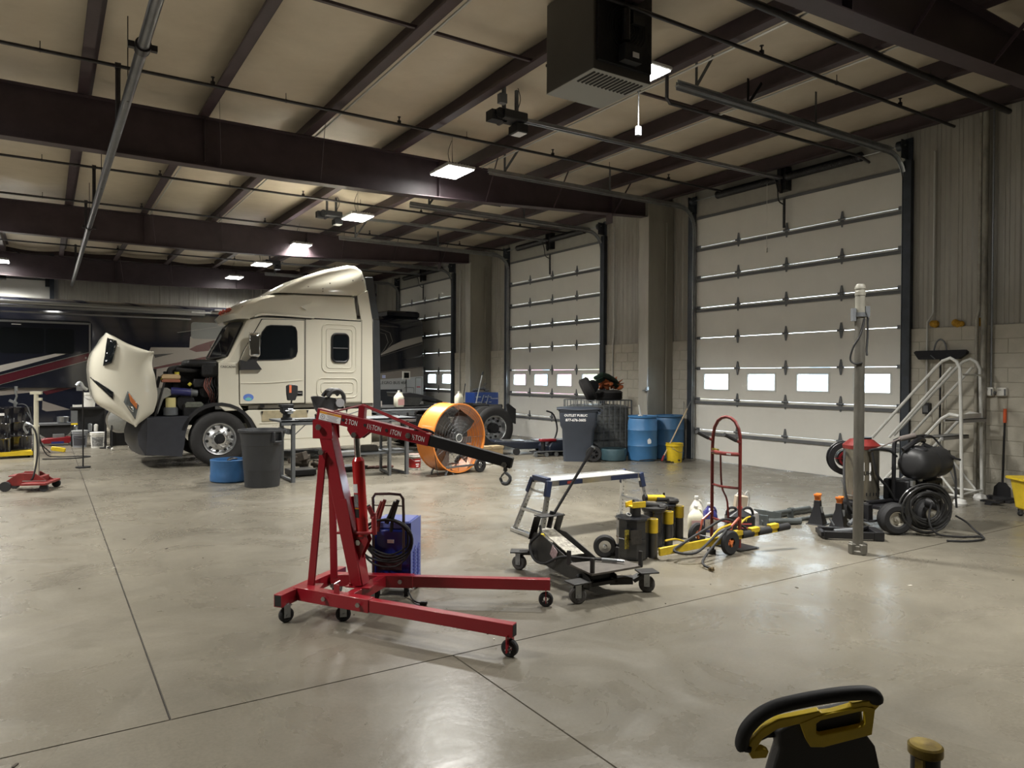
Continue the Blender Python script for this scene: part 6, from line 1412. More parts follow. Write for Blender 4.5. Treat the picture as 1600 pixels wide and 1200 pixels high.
MB().cyl((.15, -.52, .02), (.13, -.56, .02), .012, n=8).box((.15, -.52, .018), (.05, .02, .02)).build('brass_fitting', mat('dull_brass', (.10, .07, .03), .45, metal=.6), t)
MB().cyl((.62, -.10, .0), (.62, -.10, .04), .04, n=12).bar((.62, -.1, .03), (.62, -.12, .11), .03, .03).build('rest_leg', M_blk, t)
# ---------------------------------------------------------------- hand truck
M_htr = mat('faded_red_tube', (.19, .028, .022), .42, noise=.35, nscale=10, col2=(.10, .012, .012))
t = thing('hand_truck', 'red hand truck with a looped top standing upright among the bottles', 'hand truck', (5.52, 4.78, 0))
yl, yr = .17, -.17
pts = [(.0, yl, .04), (0, yl, .95), (0.005, yl*.97, 1.08), (.005, yl*.86, 1.16), (.005, yl*.62, 1.225), (.005, yl*.32, 1.258), (.005, 0, 1.268), (.005, yr*.32, 1.258), (.005, yr*.62, 1.225), (.005, yr*.86, 1.16), (.005, yr*.97, 1.08), (0, yr, .95), (0, yr, .04)]
MB().tube(pts, .016, 10).build('frame_loop', M_htr, t)
for z, h, m in ((.92, .06, 0), (.60, .035, 0), (.27, .04, 0)): MB().tube([(0, yl, z), (-.03, 0, z-.004), (0, yr, z)], .012 if h < .05 else .02, 8, k=4).build('cross_bar', M_htr, t)
MB().bar((.0, yl, .93), (-.0, yl-.07, .92), .03, .055).build('yellow_sticker', mat('faded_yellow', (.42, .36, .06), .5), t)
MB().bx(-.052, -.048, -.10, -.05, .91, .925).build('maker_label', M_txt, t)
MB().tube([(-.02, .05, .92), (-.0, .05, .6), (-.02, -.04, .45), (.01, -.03, .1)], .009, 8, k=4).build('centre_strut', M_htr, t)
for y in (yl, yr):
    MB().cyl((.0, y, 1.03), (-.10, y, 1.07), .013, n=8).build('handle_tube', M_htr, t)
    MB().cyl((-.06, y, 1.055), (-.22, y, 1.12), .018, n=10).build('handle_grip', M_rub, t)
    MB().tube([(0, y, .33), (-.12, y*1.05, .26), (-.17, y*1.1, .11)], .012, 8).build('wheel_strut', mat('bright_worn_red', (.42, .10, .06), .4, noise=.3), t)
    yy = y*1.2; M = Matrix.Translation((-.17, yy, .115)) @ AX
    MB().ring([(.045, -.02), (.10, -.024), (.115, -.01), (.115, .01), (.10, .024), (.045, .02)], 26, M).build('wheel', M_rub, t)
    w = MB().cyl((-.17, yy-.02, .115), (-.17, yy+.02, .115), .02, n=8)
    for k in range(4): a = PI/2*k+.4; w.bar((-.17, yy, .115), (-.17+.05*math.cos(a), yy, .115+.05*math.sin(a)), .02, .02, up=(0, 1, 0))
    w.build('wheel_spokes', mat('orange_wheel', (.65, .18, .05), .4), t)
MB().cyl((-.17, -.22, .115), (-.17, .22, .115), .008, n=8).build('axle', M_gal, t)
MB().bx(-.01, .26, -.19, .19, .005, .014).build('toe_plate', M_blk, t)
# ---------------------------------------------------------------- bottles behind the hand truck
jug('plastic_jug', 'pale jug with a pink label left of the hand truck', (5.84, 5.46, 0), M_whtpl, mat('pale_jug', (.60, .58, .46), .5), mat('pink_wrap', (.42, .27, .27), .6), h=.27, w=.16, d=.13, rz=-.5)
jug('plastic_jug', 'whitish jug standing just behind the hand truck\'s left rail', (6.02, 5.62, 0), M_whtpl, mat('clear_white', (.58, .56, .50), .45), mat('green_wrap', (.2, .26, .22), .6), h=.33, w=.14, d=.12, rz=-.5)
jug('plastic_jug', 'clear jug full of violet liquid at the hand truck\'s left rail', (5.98, 5.40, 0), M_whtpl, mat('violet_fluid', (.035, .035, .14), .2, coat=.5), mat('tan_wrap', (.42, .36, .30), .6, noise=.5, nscale=30), h=.29, w=.17, d=.14, rz=-.5)
jug('plastic_jug', 'small pale jug right behind the farthest canister jack', (5.47, 5.72, 0), M_whtpl, MATS['pale_jug'], MATS['pink_wrap'], h=.22, w=.11, d=.10, rz=-.5)
t = thing('oil_bottle', 'black oil bottle with a red cap and yellow lettering seen through the hand truck', 'bottle', (6.18, 5.16, 0), -.62)
b = MB().loft([rr(.14, .08, 0, .03), rr(.145, .085, .02, .03), rr(.145, .085, .19, .03), rr(.06, .05, .235, .02), rr(.025, .025, .26, .01)]); b.build('bottle', mat('gloss_black_bottle', (.012, .012, .014), .3, coat=.3), t)
for s in (-1, 1): MB().tube([(s*.03, 0, .245), (s*.06, 0, .27), (s*.11, 0, .265), (s*.135, 0, .22), (s*.13, 0, .18)], .014, 8, k=3).build('handle', M_blk, t)
MB().cyl((0, 0, .25), (0, 0, .285), .024, n=14).build('cap', mat('cap_red', (.5, .02, .05), .4), t)
q = MB().bx(-.12, .12, -.0885, -.084, .02, .18); q.mi = 1; q.text('ROTELLA' if 0 else 'HEAVY', .035, Matrix.Translation((.0, -.091, .155)) @ Matrix.Rotation(PI/2, 4, 'X'), bold=.001); q.mi = 2; q.bx(-.02, .10, -.091, -.088, .11, .125).bx(-.0, .10, -.091, -.088, .07, .085).bx(-.1, .02, -.091, -.088, .03, .045)
q.build('bottle_label', [M_blk, mat('label_yellow', (.7, .6, .05), .5), mat('label_red', (.45, .08, .09), .5)], t)
t = thing('plastic_bag', 'crumpled clear bag of white pouches right of the hand truck', 'bag', (6.50, 5.30, 0), -.5)
random.seed(31); b = MB(); rings = []
for z, k in ((0, .9), (.06, 1), (.14, 1.0), (.17, .9), (.19, .5)): rings.append([(math.cos(a)*.11*k*random.uniform(.92, 1.06), math.sin(a)*.085*k*random.uniform(.9, 1.08), z) for a in [2*PI*i/18 for i in range(18)]])
b.loft(rings); b.build('bag', mat('cloudy_bag', (.52, .50, .48), .35, noise=.5, nscale=14, bump=1, bscale=20), t)
t = thing('plastic_bag', 'clear bag holding a brown packet stacked on the white pouches', 'bag', (6.48, 5.40, .19), -.5)
MB().box((0, 0, .08), (.13, .07, .15), (.05, .1, 0), ch=.01).build('brown_packet', mat('tan_packet', (.40, .33, .25), .7), t)
MB().tube([(.03, -.02, .14), (.07, -.02, .20), (.10, 0, .12), (.09, 0, .02)], .006, 5, k=4).tube([(-.05, 0, .15), (0, 0, .20), (.05, .0, .16)], .008, 5, k=4).build('bag_edge', MATS['cloudy_bag'], t)
# ---------------------------------------------------------------- grey stands lying on the floor
M_gst = mat('grey_green_steel', (.13, .145, .145), .42, metal=.4, noise=.3, nscale=8)
for i, (a, b_, r, lbl) in enumerate((((6.72, 5.32, .05), (7.15, 5.12, .05), .035, 'thick grey steel tube lying nearest, with a plate foot'), ((6.98, 5.52, .06), (7.95, 5.50, .06), .030, 'long grey steel tube lying behind the others'), ((7.0, 5.36, .10), (7.65, 5.36, .12), .026, 'grey jack stand tube crossing in the middle of the pile'), ((7.25, 5.25, .04), (7.92, 5.18, .04), .020, 'thin dark rod lying at the right end of the pile'))):
    t = thing('steel_stand', lbl, 'stand', (a[0], a[1], 0), group='grey steel stands lying on the floor')
    P = Vector(a)-Vector((a[0], a[1], 0)); Q = Vector(b_)-Vector((a[0], a[1], 0)); P.z = Q.z = r+.002 if i != 2 else .10
    MB().cyl(P, Q, r, n=14).build('tube', M_gst, t)
    if i < 3: MB().box(P+Vector((0, 0, -P.z+.06)), (.02, .17, .115), (0, 0, .3)).build('foot_plate', M_gst, t)
    if i: MB().cyl(P.lerp(Q, .45), P.lerp(Q, .52), r*1.5, n=12).build('collar', M_gst, t)
    if i == 2: MB().bx(.28, .32, -.03, .03, 0.0, .13).build('rest_block', M_gst, t)
# ---------------------------------------------------------------- jack stands
def jack_stand(x, y, rz, lbl, h=.30):
    t = thing('jack_stand', lbl, 'jack stand', (x, y, 0), rz, group='pair of orange-topped jack stands')
    MB().loft([[(s*.085, w*.085, 0) for s, w in ((-1, -1), (1, -1), (1, 1), (-1, 1))], [(s*.035, w*.035, .20) for s, w in ((-1, -1), (1, -1), (1, 1), (-1, 1))], [(s*.032, w*.032, .27) for s, w in ((-1, -1), (1, -1), (1, 1), (-1, 1))]]).bx(-.10, .10, -.10, .10, 0, .008).build('base', M_blk, t, bev=.003)
    MB().prism([(-.015, .26), (-.015, .295), (-.045, .325), (-.045, .345), (-.02, .335), (.02, .335), (.045, .345), (.045, .325), (.015, .295), (.015, .26)], -.03, .03, TY).build('saddle', M_org, t, bev=.003)
    MB().box((-.02, -.05, .17), (.012, .03, .07)).build('ratchet_lever', M_gal, t)
jack_stand(7.33, 5.03, .3, 'black jack stand with an orange saddle, left of the pair beside the upright post')
jack_stand(7.36, 4.78, .2, 'black jack stand with an orange saddle, right of the pair, nearest the upright post')
# ---------------------------------------------------------------- upright post
t = thing('lift_post', 'tall dull grey upright post with a capped top standing alone on the floor', 'post', (6.42, 3.98, 0), -.6)
M_post = mat('weathered_post', (.19, .18, .155), .42, metal=.55, noise=.45, nscale=6, stretch=(1, 1, .3))
MB().cyl((0, 0, .07), (0, 0, 2.0), .046, n=24).cyl((0, 0, 1.8), (0, 0, 2.20), .0465, n=24).build('post_tube', M_post, t)
MB().cyl((0, 0, 2.18), (0, 0, 2.42), .043, n=24).lathe([(.047, 2.42), (.047, 2.455), (.043, 2.46), (.043, 2.475), (.047, 2.48), (.047, 2.50), (.035, 2.525), (0, 2.53)], 24).build('cap_pipe', mat('cream_cap', (.24, .23, .19), .5, noise=.3), t)
b = MB()
for k in range(4): a = PI/2*k+.3; b.box((.062*math.cos(a), .062*math.sin(a), .05), (.05, .05, .10), (0, 0, a), ch=.008)
b.lathe([(.05, 0), (.075, 0), (.075, .03), (.06, .04), (.06, .075), (.05, .08)], 24); b.build('foot_collar', M_post, t)
MB().ring([(.047, 2.22), (.056, 2.22), (.056, 2.26), (.047, 2.26)], 20).box((-.06, 0, 2.24), (.03, .05, .12)).box((.065, 0, 2.27), (.04, .035, .10)).cyl((.03, -.05, 2.27), (.06, -.05, 2.20), .006, n=6).build('clamp', M_dgal, t)
MB().tube([(.02, -.05, 2.20), (-.02, -.06, 2.05), (-.075, -.03, 1.93), (-.085, .0, 1.82), (-.05, -.03, 1.78), (.0, -.06, 1.79)], .009, 8, k=5).tube([(.07, 0, 2.20), (.072, 0, 2.05), (.055, -.02, 1.92), (.05, -.04, 1.86)], .010, 8, k=4).build('hanging_cable', M_rub, t, kind='stuff')
MB().cyl((.07, 0, 2.24), (.074, 0, 2.17), .014, .008, n=8).build('cable_plug', M_blk, t)
# low black jack lying beside the post
t = thing('scissor_base', 'low black steel frame lying on the floor behind the upright post', 'jack', (6.98, 4.42, 0), math.radians(-42))
b = MB()
for s in (-1, 1): b.bar((-.28, s*.12, .05), (.25, s*.10, .05), .05, .07)
b.bar((-.28, -.12, .05), (-.28, .12, .05), .05, .05).bar((.25, -.14, .05), (.25, .14, .05), .09, .09).bar((0, -.1, .08), (.2, .1, .10), .04, .03); b.build('frame', M_blk, t, bev=.004, kind='stuff')
MB().cyl((-.15, 0, .06), (.1, 0, .09), .025, n=10).cyl((.05, .2, .1), (.22, .42, .17), .022, n=8).cyl((-.12, .12, .1), (-.16, .14, .17), .01, n=6).build('screw', M_dgal, t)
# ================================================================ pressure washer
t = thing('pressure_washer', 'hot-water pressure washer with chrome burner, black tank and coiled hose', 'pressure washer', (7.95, 4.45, 0))
def ptire(x, y, z, R, w, ang=0):
    M = Matrix.Translation((x, y, z)) @ rotm(0, 0, ang) @ AX
    MB().ring([(R*.48, 0), (R*.58, .02), (R*.85, .02), (R, -.012)]+[q for k in range(4) for q in ((R, -.02-k*.022), (R-.008, -.028-k*.022), (R-.008, -.034-k*.022), (R, -.04-k*.022))]+[(R, -w+.012), (R*.85, -w-.02), (R*.58, -w-.02), (R*.48, -w)], 36, M).build('tire', M_rub, t)
    MB().lathe([(R*.5, .0), (R*.42, -.005), (R*.38, -.03), (R*.2, -.03), (R*.16, -.0), (.0, .0)], 24, M, caps=False).cyl(tuple(M @ Vector((0, 0, 0))), tuple(M @ Vector((0, 0, .03))), .014, n=8).build('wheel_rim', mat('painted_cream_rim', (.5, .48, .42), .3, metal=.6), t)
ptire(-.42, -.22, .165, .165, .11, -.6); ptire(.22, -.26, .165, .165, .11, -.6); ptire(-.12, .40, .165, .165, .11, -.6)
MB().cyl((-.24, .30, .30), (-.24, .30, .86), .185, n=32).cyl((-.24, .30, .30), (-.24, .30, .32), .19, n=32).build('burner_shell', mat('stained_stainless', (.46, .44, .38), .3, metal=.95, noise=.35, nscale=4, stretch=(3, 3, .4), col2=(.25, .22, .17)), t)
b = MB()
for k in range(9): a = -2.5+k*.22; b.box((-.24+.186*math.cos(a), .30+.186*math.sin(a), .37), (.004, .012, .035), (0, 0, a))
b.build('vent_slots', M_seam, t, kind='stuff')
MB().lathe([(.19, .86), (.195, .90), (.12, .965), (.0, .965)], 32, Matrix.Translation((-.24, .30, 0))).build('burner_hood', M_redd, t, angle=30)
MB().cyl((-.20, .30, .955), (-.20, .30, .985), .085, n=20).build('flue_collar', M_blk, t)
b = MB().box((-.36, .165, .62), (.10, .004, .20), (0, 0, -.7)); b.build('maker_plate', M_txt, t)
MB().text('UH', .06, Matrix.Translation((-.355, .155, .60)) @ Matrix.Rotation(-.7, 4, 'Z') @ Matrix.Rotation(PI/2, 4, 'X'), bold=.002).build('plate_lettering', M_txtk, t)
MB().tube([(-.02, .05, .25), (-.02, .05, .90), (.0, .05, .955), (.06, .05, .965), (.5, .0, .99), (.56, .0, .985)], .022, 10).tube([(-.02, .05, .27), (-.4, .12, .27), (-.42, .35, .27)], .022, 8).tube([(-.4, .12, .29), (-.05, .04, .30), (.5, -.03, .20), (.62, -.06, .2), (.66, -.06, .26), (.66, -.05, .50), (.62, -.04, .56), (.5, -.02, .58)], .022, 10).cyl((-.02, .4, .28), (-.02, .4, .9), .02, n=8).bx(-.45, .55, -.1, .4, .24, .27).build('tube_frame', M_blk, t, kind='stuff')
MB().bar((-.62, .15, .15), (-.42, .12, .20), .05, .05).bx(-.50, -.42, .05, .2, .10, .28).build('draw_bar', M_blk, t)
# black poly tank
b = MB(); rings = []
for x, r in ((-.02, .07), (.0, .12), (.04, .155), (.10, .165), (.30, .165), (.32, .158), (.34, .165), (.56, .160), (.62, .145), (.66, .09)):
    rings.append([(x, -.12+1.05*r*math.cos(a), .70+r*1.0*math.sin(a)+(.02 if math.sin(a) > .7 else 0)) for a in [2*PI*i/24 for i in range(24)]])
b.loft(rings); b.build('water_tank', mat('matt_black_poly', (.020, .020, .021), .5), t, angle=50)
MB().lathe([(.075, 0), (.08, .02), (.06, .035), (0, .035)], 20, Matrix.Translation((.14, -.14, .86)) @ rotm(.2, -.1, 0)).build('tank_cap', M_blkpl, t)
MB().cyl((.35, -.1, .88), (.60, -.28, .76), .022, n=10).cyl((.33, -.08, .90), (.44, -.16, .84), .034, n=10).cyl((.60, -.28, .76), (.66, -.32, .74), .012, n=8).build('spray_gun', M_blkpl, t)
MB().tube([(-.02, -.05, .86), (.1, -.1, .94), (.22, -.1, .97), (.34, -.08, .95)], .03, 8, k=4).build('gun_bracket', M_blk, t)
MB().bx(.25, .62, -.16, .12, .28, .52).cyl((.42, -.2, .36), (.42, -.12, .36), .09, n=16).bx(.02, .22, -.1, .2, .28, .52).build('engine_block', M_engine, t, bev=.02)
islands(MB().box((.02, -.14, .5), (.05, .03, .06)).cyl((.08, -.16, .44), (.08, -.14, .44), .025, n=10).bx(.10, .16, -.17, -.15, .52, .55).cyl((.5, -.18, .47), (.55, -.18, .42), .012, n=8), 'brass_valve', M_gal, t)
random.seed(41); b = MB()
for k in range(9):
    r = .13+.019*k; cx = -.02+random.uniform(-.012, .012); cz = .29+random.uniform(-.012, .012); y = -.36-.012*(k % 4)
    b.T = Matrix.Translation((.02, -.1, 0)) @ Matrix.Rotation(-.5, 4, 'Z')
    b.tube([(cx+r*math.cos(a)*1.02, y+.02*math.sin(2*a+k)+.04, cz+r*math.sin(a)*.92) for a in [2*PI*q/12 for q in range(12)]], .011, 8, closed=True, k=3)
b.build('hose_coil', mat('hose_black', (.02, .02, .02), .45, coat=.3), t, kind='stuff')
MB().cyl((.02, -.3, .32), (.02, -.42, .30), .06, n=14).cyl((.0, -.3, .44), (.0, -.4, .44), .012, n=6).build('coil_hanger', M_engine, t)
MB().tube([(.46, -.02, .98), (.56, -.05, .99), (.64, -.1, .90), (.62, -.25, .72), (.5, -.35, .55), (.36, -.42, .40), (.34, -.44, .25)], .011, 8, k=6).build('lance_hose', M_rub, t)
MB().tube([(-.12, -.42, .35), (-.22, -.44, .2), (-.2, -.5, .05), (-.02, -.62, .013), (.2, -.75, .013), (.10, -.82, .013)], .010, 8, k=6).tube([(.36, -.42, .16), (.42, -.5, .1), (.40, -.6, .03), (.28, -.72, .013), (.08, -.82, .013), (-.15, -.78, .013), (-.3, -.66, .013)], .010, 8, k=6).build('trailing_hose', M_rub, t, kind='stuff')
# hose reel at the left
M = Matrix.Translation((-.14, .56, .72)) @ rotm(0, 0, -.75) @ AX
MB().ring([(.13, .05), (.19, .05), (.195, .055), (.19, .06), (.13, .062)], 32, M).ring([(.13, -.06), (.19, -.06), (.195, -.055), (.19, -.05), (.13, -.048)], 32, M).lathe([(.10, -.05), (.10, .055)], 24, M).build('hose_reel', M_blk, t, kind='stuff')
MB().ring([(.06, .058), (.085, .058), (.085, .066), (.06, .066)], 24, M).bar(tuple(M @ Vector((-.12, 0, .06))), tuple(M @ Vector((.12, 0, .06))), .02, .008).build('reel_spoke', M_red, t, kind='stuff')
MB().cyl(tuple(M @ Vector((0, 0, -.06))), tuple(M @ Vector((0, 0, .09))), .02, n=10).build('reel_hub', M_gal, t)
MB().tube([(-.22, .46, .92), (-.34, .42, .88), (-.50, .34, .7), (-.62, .25, .45), (-.60, .2, .25), (-.52, .1, .12), (-.4, .0, .12), (-.3, .02, .2)], .013, 8, k=6).build('suction_hose', M_rub, t)
MB().tube([(-.38, .12, .86), (-.28, .10, .87), (-.1, .06, .85), (-.0, .03, .78)], .014, 8, k=4).tube([(-.36, .10, .84), (-.30, .08, .6), (-.16, .04, .45), (-.05, .02, .30)], .014, 8, k=4).build('burner_hose', M_rub, t, kind='stuff')
MB().tube([(-.46, .40, .52), (-.44, .34, .35), (-.42, .28, .34), (-.36, .30, .5)], .008, 6).build('reel_crank', M_gal, t)
MB().cyl((-.30, .12, .86), (.0, .0, .98), .009, n=8).cyl((.0, .0, .98), (.16, -.08, 1.02), .025, n=10).build('lance', mat('lance_steel', (.4, .35, .33), .35, metal=.6), t)
# ================================================================ rolling stair
M_lad = mat('ladder_white', (.56, .56, .53), .4, noise=.15, nscale=8)
t = thing('rolling_ladder', 'white tubular rolling warehouse stair against the block wall', 'ladder', (10.35, 4.80, 0))
for s, yo in ((-.34, .0), (.34, .07)):
    MB().tube([(s, yo-.02, .10), (s, yo, 1.2), (s, yo+.02, 1.78), (s, yo+.06, 1.87), (s, yo+.14, 1.92), (s, yo+.24, 1.88), (s, yo+.34, 1.78), (s, yo+1.2, .80)], .021, 10).build('handrail', M_lad, t)
    MB().cyl((s, yo+.12, 1.80), (s, yo+.95, .82), .019, n=8).build('mid_rail', M_lad, t)
    MB().tube([(s, yo+.02, 1.16), (s, yo+.14, 1.18), (s, yo+.24, 1.12), (s, yo+.75, .52), (s, yo+1.15, .06)], .022, 8).build('stringer', M_lad, t)
    MB().cyl((s, yo, .12), (s, yo+1.1, .12), .016, n=8).cyl((s, yo+.06, .14), (s, yo+.55, .72), .014, n=8).build('base_rail', M_lad, t, kind='stuff')
    MB().lathe([(.0, 0), (.075, .0), (.085, .03), (.07, .07), (.03, .09), (.0, .095)], 24, Matrix.Translation((s, yo, .0))).build('foot_cup', mat('cup_white', (.62, .62, .60), .4), t)
    MB().cyl((s-.02, yo+1.15, .06), (s+.02, yo+1.15, .06), .06, n=16).build('wheel', M_rub, t)
MB().cyl((-.34, .0, 1.70), (.34, .07, 1.70), .012, n=8).cyl((-.34, -.02, .14), (.34, .05, .14), .016, n=8).build('cross_tube', M_lad, t, kind='stuff')
for k, (y, z) in enumerate(((.12, 1.12), (.34, .88), (.58, .64), (.82, .40))): MB().bx(-.34, .34, y-.12, y+.10, z-.008, z).bx(-.34, .34, y-.12, y-.10, z-.05, z).bx(-.34, .34, y+.08, y+.10, z-.04, z).build('step', mat('step_grey', (.26, .26, .26), .45, metal=.3), t)
MB().bar((-.34, .0, 1.15), (.34, .07, 1.15), .012, .07).build('top_plate', M_lad, t)
MB().tube([(-.1, .3, .5), (-.14, .2, .35), (-.1, .15, .1), (-.06, .3, .02)], .008, 6, k=4).build('tether_cable', M_grey, t)
# ================================================================ wall fittings
t = thing('push_broom', 'wide black push broom hung head-up on the block wall above the white stair', 'broom', (10.98, 5.55, 0))
b = MB(); b.prism([(-.36, 2.0), (-.37, 2.035), (-.34, 2.06), (.34, 2.06), (.37, 2.035), (.30, 1.93), (-.26, 1.93)], -.05, .03, Matrix(((0, 0, 1, 0), (1, 0, 0, 0), (0, 1, 0, 0), (0, 0, 0, 1)))); b.build('brush_head', mat('broom_black', (.012, .012, .016), .8, bump=1, bscale=150), t)
MB().cyl((-.01, .0, .35), (-.01, .0, 1.93), .014, n=8).build('handle', M_blk, t)
MB().tube([(-.02, -.09, 2.06), (-.02, -.06, 2.17), (-.02, .0, 2.22), (-.02, .06, 2.17), (-.02, .09, 2.06)], .012, 8, k=3).bar((-.055, .12, 1.99), (-.055, .05, 1.93), .01, .01).build('brace', M_dgal, t)
M_pipe = mat('cream_pipe_paint', (.36, .345, .29), .4, noise=.4, nscale=9, col2=(.22, .20, .17))
for name, lbl, pts, r, m in (
    ('wall_conduit', 'thin conduit running down the wall beside the nearest door', [(11.03, 5.69, 5.0), (11.03, 5.69, 2.62), (11.0, 5.76, 2.48), (11.0, 5.76, 1.30)], .016, M_cond),
    ('wall_pipe', 'slim cream pipe just left of the thick wall pipe', [(11.0, 5.05, 5.4), (11.0, 5.05, 2.62), (10.985, 5.07, 2.5), (10.985, 5.07, .02)], .024, M_pipe),
    ('wall_pipe', 'thick peeling cream pipe running the full height of the wall', [(10.97, 4.97, 5.5), (10.97, 4.97, .02)], .040, mat('peeling_pipe', (.34, .325, .27), .45, noise=.8, nscale=5, col2=(.10, .09, .08), stretch=(1, 1, .4))),
    ('wall_conduit', 'thin silver conduit running down to the two white thermostats', [(11.01, 4.89, 5.4), (11.01, 4.89, 1.53)], .013, M_gal),
    ('wall_conduit', 'thin conduit at the far pier between the doors', [(11.03, 12.86, 5.1), (11.03, 12.86, 2.6), (11.02, 12.88, 2.4), (11.02, 12.88, .9)], .016, M_cond),
    ('wall_conduit', 'thin conduit on the pier left of the second steel column', [(11.03, 20.25, 5.0), (11.02, 20.25, .9)], .02, M_cond)):
    P = [Vector(p) for p in pts]
    o = MB().tube(P, r, 12).build(name, m, None); tag(o, lbl, 'pipe')
t = thing('electrical_box', 'black outlet box at the bottom of the thin conduit beside the nearest door', 'outlet', (11.03, 5.76, 1.20)); MB().bx(-.05, .02, -.05, .05, -.08, .09, ch=.008).build('box_body', M_blk, t); MB().bx(-.056, -.05, -.035, .035, -.05, .05).build('cover', M_grey, t)
for k, (y, l) in enumerate(((4.92, 'white thermostat at the end of the silver conduit, left of the pair'), (4.755, 'white thermostat right of the pair on the block wall'))):
    t = thing('thermostat', l, 'thermostat', (11.04, y, 1.47), group='pair of white thermostats')
    MB().bx(-.05, .01, -.06, .06, -.06, .06, ch=.01).build('housing', M_whtpl, t, bev=.006); MB().bx(-.054, -.05, -.055, -.035, -.05, .04).bx(-.053, -.05, .0, .04, .025, .03).build('scale_slot', M_grey, t, kind='stuff')
tag(MB().tube([(11.02, 4.83, 1.47), (11.0, 4.83, 1.44), (11.02, 4.86, 1.47)], .012, 6).build('conduit_stub', M_dgal, None), 'short conduit joining the two thermostats', 'conduit')
t = thing('floor_scraper', 'black floor scraper with an orange grip leaning on the block wall', 'scraper', (10.92, 4.72, 0))
MB().cyl((.06, .0, .22), (.10, -.0, 1.05), .014, n=8).build('handle', M_blk, t); MB().cyl((.10, 0, 1.05), (.105, .0, 1.24), .021, n=10).build('grip', mat('orange_grip', (.70, .12, .04), .4), t)
MB().prism([(-.11, .03), (-.10, .17), (-.04, .24), (.04, .24), (.10, .17), (.11, .03)], .04, .055, Matrix(((0, 0, 1, 0), (1, 0, 0, 0), (0, 1, 0, 0), (0, 0, 0, 1)))).build('blade_guard', M_blk, t)
MB().bx(-.06, .06, -.16, .16, 0, .05).bx(-.2, .02, -.20, -.12, 0, .03).build('scraper_head', M_blkpl, t)
t = thing('floor_mop_tray', 'flat black squeegee frame on the floor beneath the orange-gripped scraper', 'squeegee', (10.6, 4.62, 0)); MB().bx(-.25, .3, -.04, .04, .0, .03).bx(-.2, -.1, -.12, .12, .03, .05).build('frame', M_blk, t)
t = thing('mop_bucket', 'yellow wheeled mop bucket with a warning emblem, cut by the right edge', 'mop bucket', (9.93, 3.84, 0), math.radians(-35))
M = MB(); M.loft([rr(.20, .16, .09, .05), rr(.22, .18, .11, .05), rr(.27, .21, .44, .06), rr(.31, .24, .45, .06), rr(.31, .24, .475, .06), rr(.25, .19, .47, .05)]); M.build('bucket', M_yelpl, t)
for x, y in ((-.17, -.13), (.17, -.13), (-.17, .13), (.17, .13)): caster(t, x, y, r=.035, w=.025, top=.095)
q = MB(); q.T = Matrix.Translation((-.06, -.212, .26)) @ rotm(PI/2+.09, 0, 0)
for k in range(3): a = 2*PI*k/3+PI/2; q.ring([(.010, 0), (.015, 0), (.015, .001), (.010, .001)], 14, Matrix.Translation((.014*math.cos(a), .014*math.sin(a)-.01, 0)))
q.text('CAUTION', .022, Matrix.Translation((0, .035, 0)), depth=.001); q.build('emblem', M_txtk, t, kind='stuff')
# ================================================================ near right: yellow and black control handle and post
t = thing('pallet_truck_handle', 'black padded loop handle with a yellow bracket, cut by the bottom edge', 'pallet truck', (1.72, 1.10, 0))
def nq(px_, py_, dd=0.0, dep=1.78):
    k = dep/1136.8; d = F_+R2*((px_-800)/1136.8)-U2*((py_-600)/1136.8); c = Vector((0, 0, 1.6426))+d*(dep)
    c = c+F_*dd; return c-Vector((1.72, 1.10, 0))
# head frame: origin at the handle's middle, axes right / up / away
O_ = nq(1270, 1130); M = Matrix(((R_.x, 0, F_.x, O_.x), (R_.y, 0, F_.y, O_.y), (0, 1, 0, O_.z), (0, 0, 0, 1))) @ rotm(-.25, 0, 0)
sc = 1.78/1136.8
def hp(P): return [((x-1270)*sc, (1130-y)*sc) for x, y in P]
pad = hp([(1176, 1178), (1163, 1172), (1166, 1145), (1182, 1120), (1205, 1103), (1240, 1091), (1300, 1078), (1345, 1074), (1360, 1080), (1363, 1088)])
MB().tube([(M @ Vector((x, y, 0.0))) for x, y in pad], [.010]*6+[.017]*60, 12, k=8).build('padded_grip', mat('soft_black_foam', (.015, .015, .017), .65), t)
yel = MB()
yo = hp([(1170, 1178), (1176, 1160), (1192, 1138), (1215, 1122), (1277, 1106), (1280, 1111), (1298, 1108), (1326, 1098), (1324, 1092), (1362, 1084), (1370, 1095), (1362, 1106), (1358, 1098), (1290, 1116), (1276, 1120), (1249, 1130), (1215, 1140), (1194, 1158), (1184, 1180), (1196, 1176), (1206, 1182), (1203, 1194), (1180, 1196)])
yel.prism(yo, -.004, .014, M)
yel.build('yellow_bracket', M_yelpl, t, bev=.003)
rim_o = hp([(1249, 1128), (1276, 1114), (1345, 1096), (1362, 1100), (1363, 1148), (1290, 1172), (1270, 1172), (1262, 1160)])
rim_i = hp([(1274, 1128), (1280, 1122), (1340, 1105), (1348, 1106), (1350, 1128), (1346, 1134), (1284, 1150), (1276, 1146)])
fr = MB(); n = 8; vs = [(x, y, z) for z in (-.006, .010) for L in (rim_o, rim_i) for x, y in L]
fs = []
for i in range(n):
    j = (i+1) % n
    fs += [(i, j, n+j, n+i), (2*n+j, 2*n+i, 3*n+i, 3*n+j), (i, 2*n+i, 2*n+j, j), (n+j, 3*n+j, 3*n+i, n+i)]
fr._add(vs, fs, M); fr.build('yellow_window_frame', M_yelpl, t, bev=.002)
bd_ = MB(); prev = []
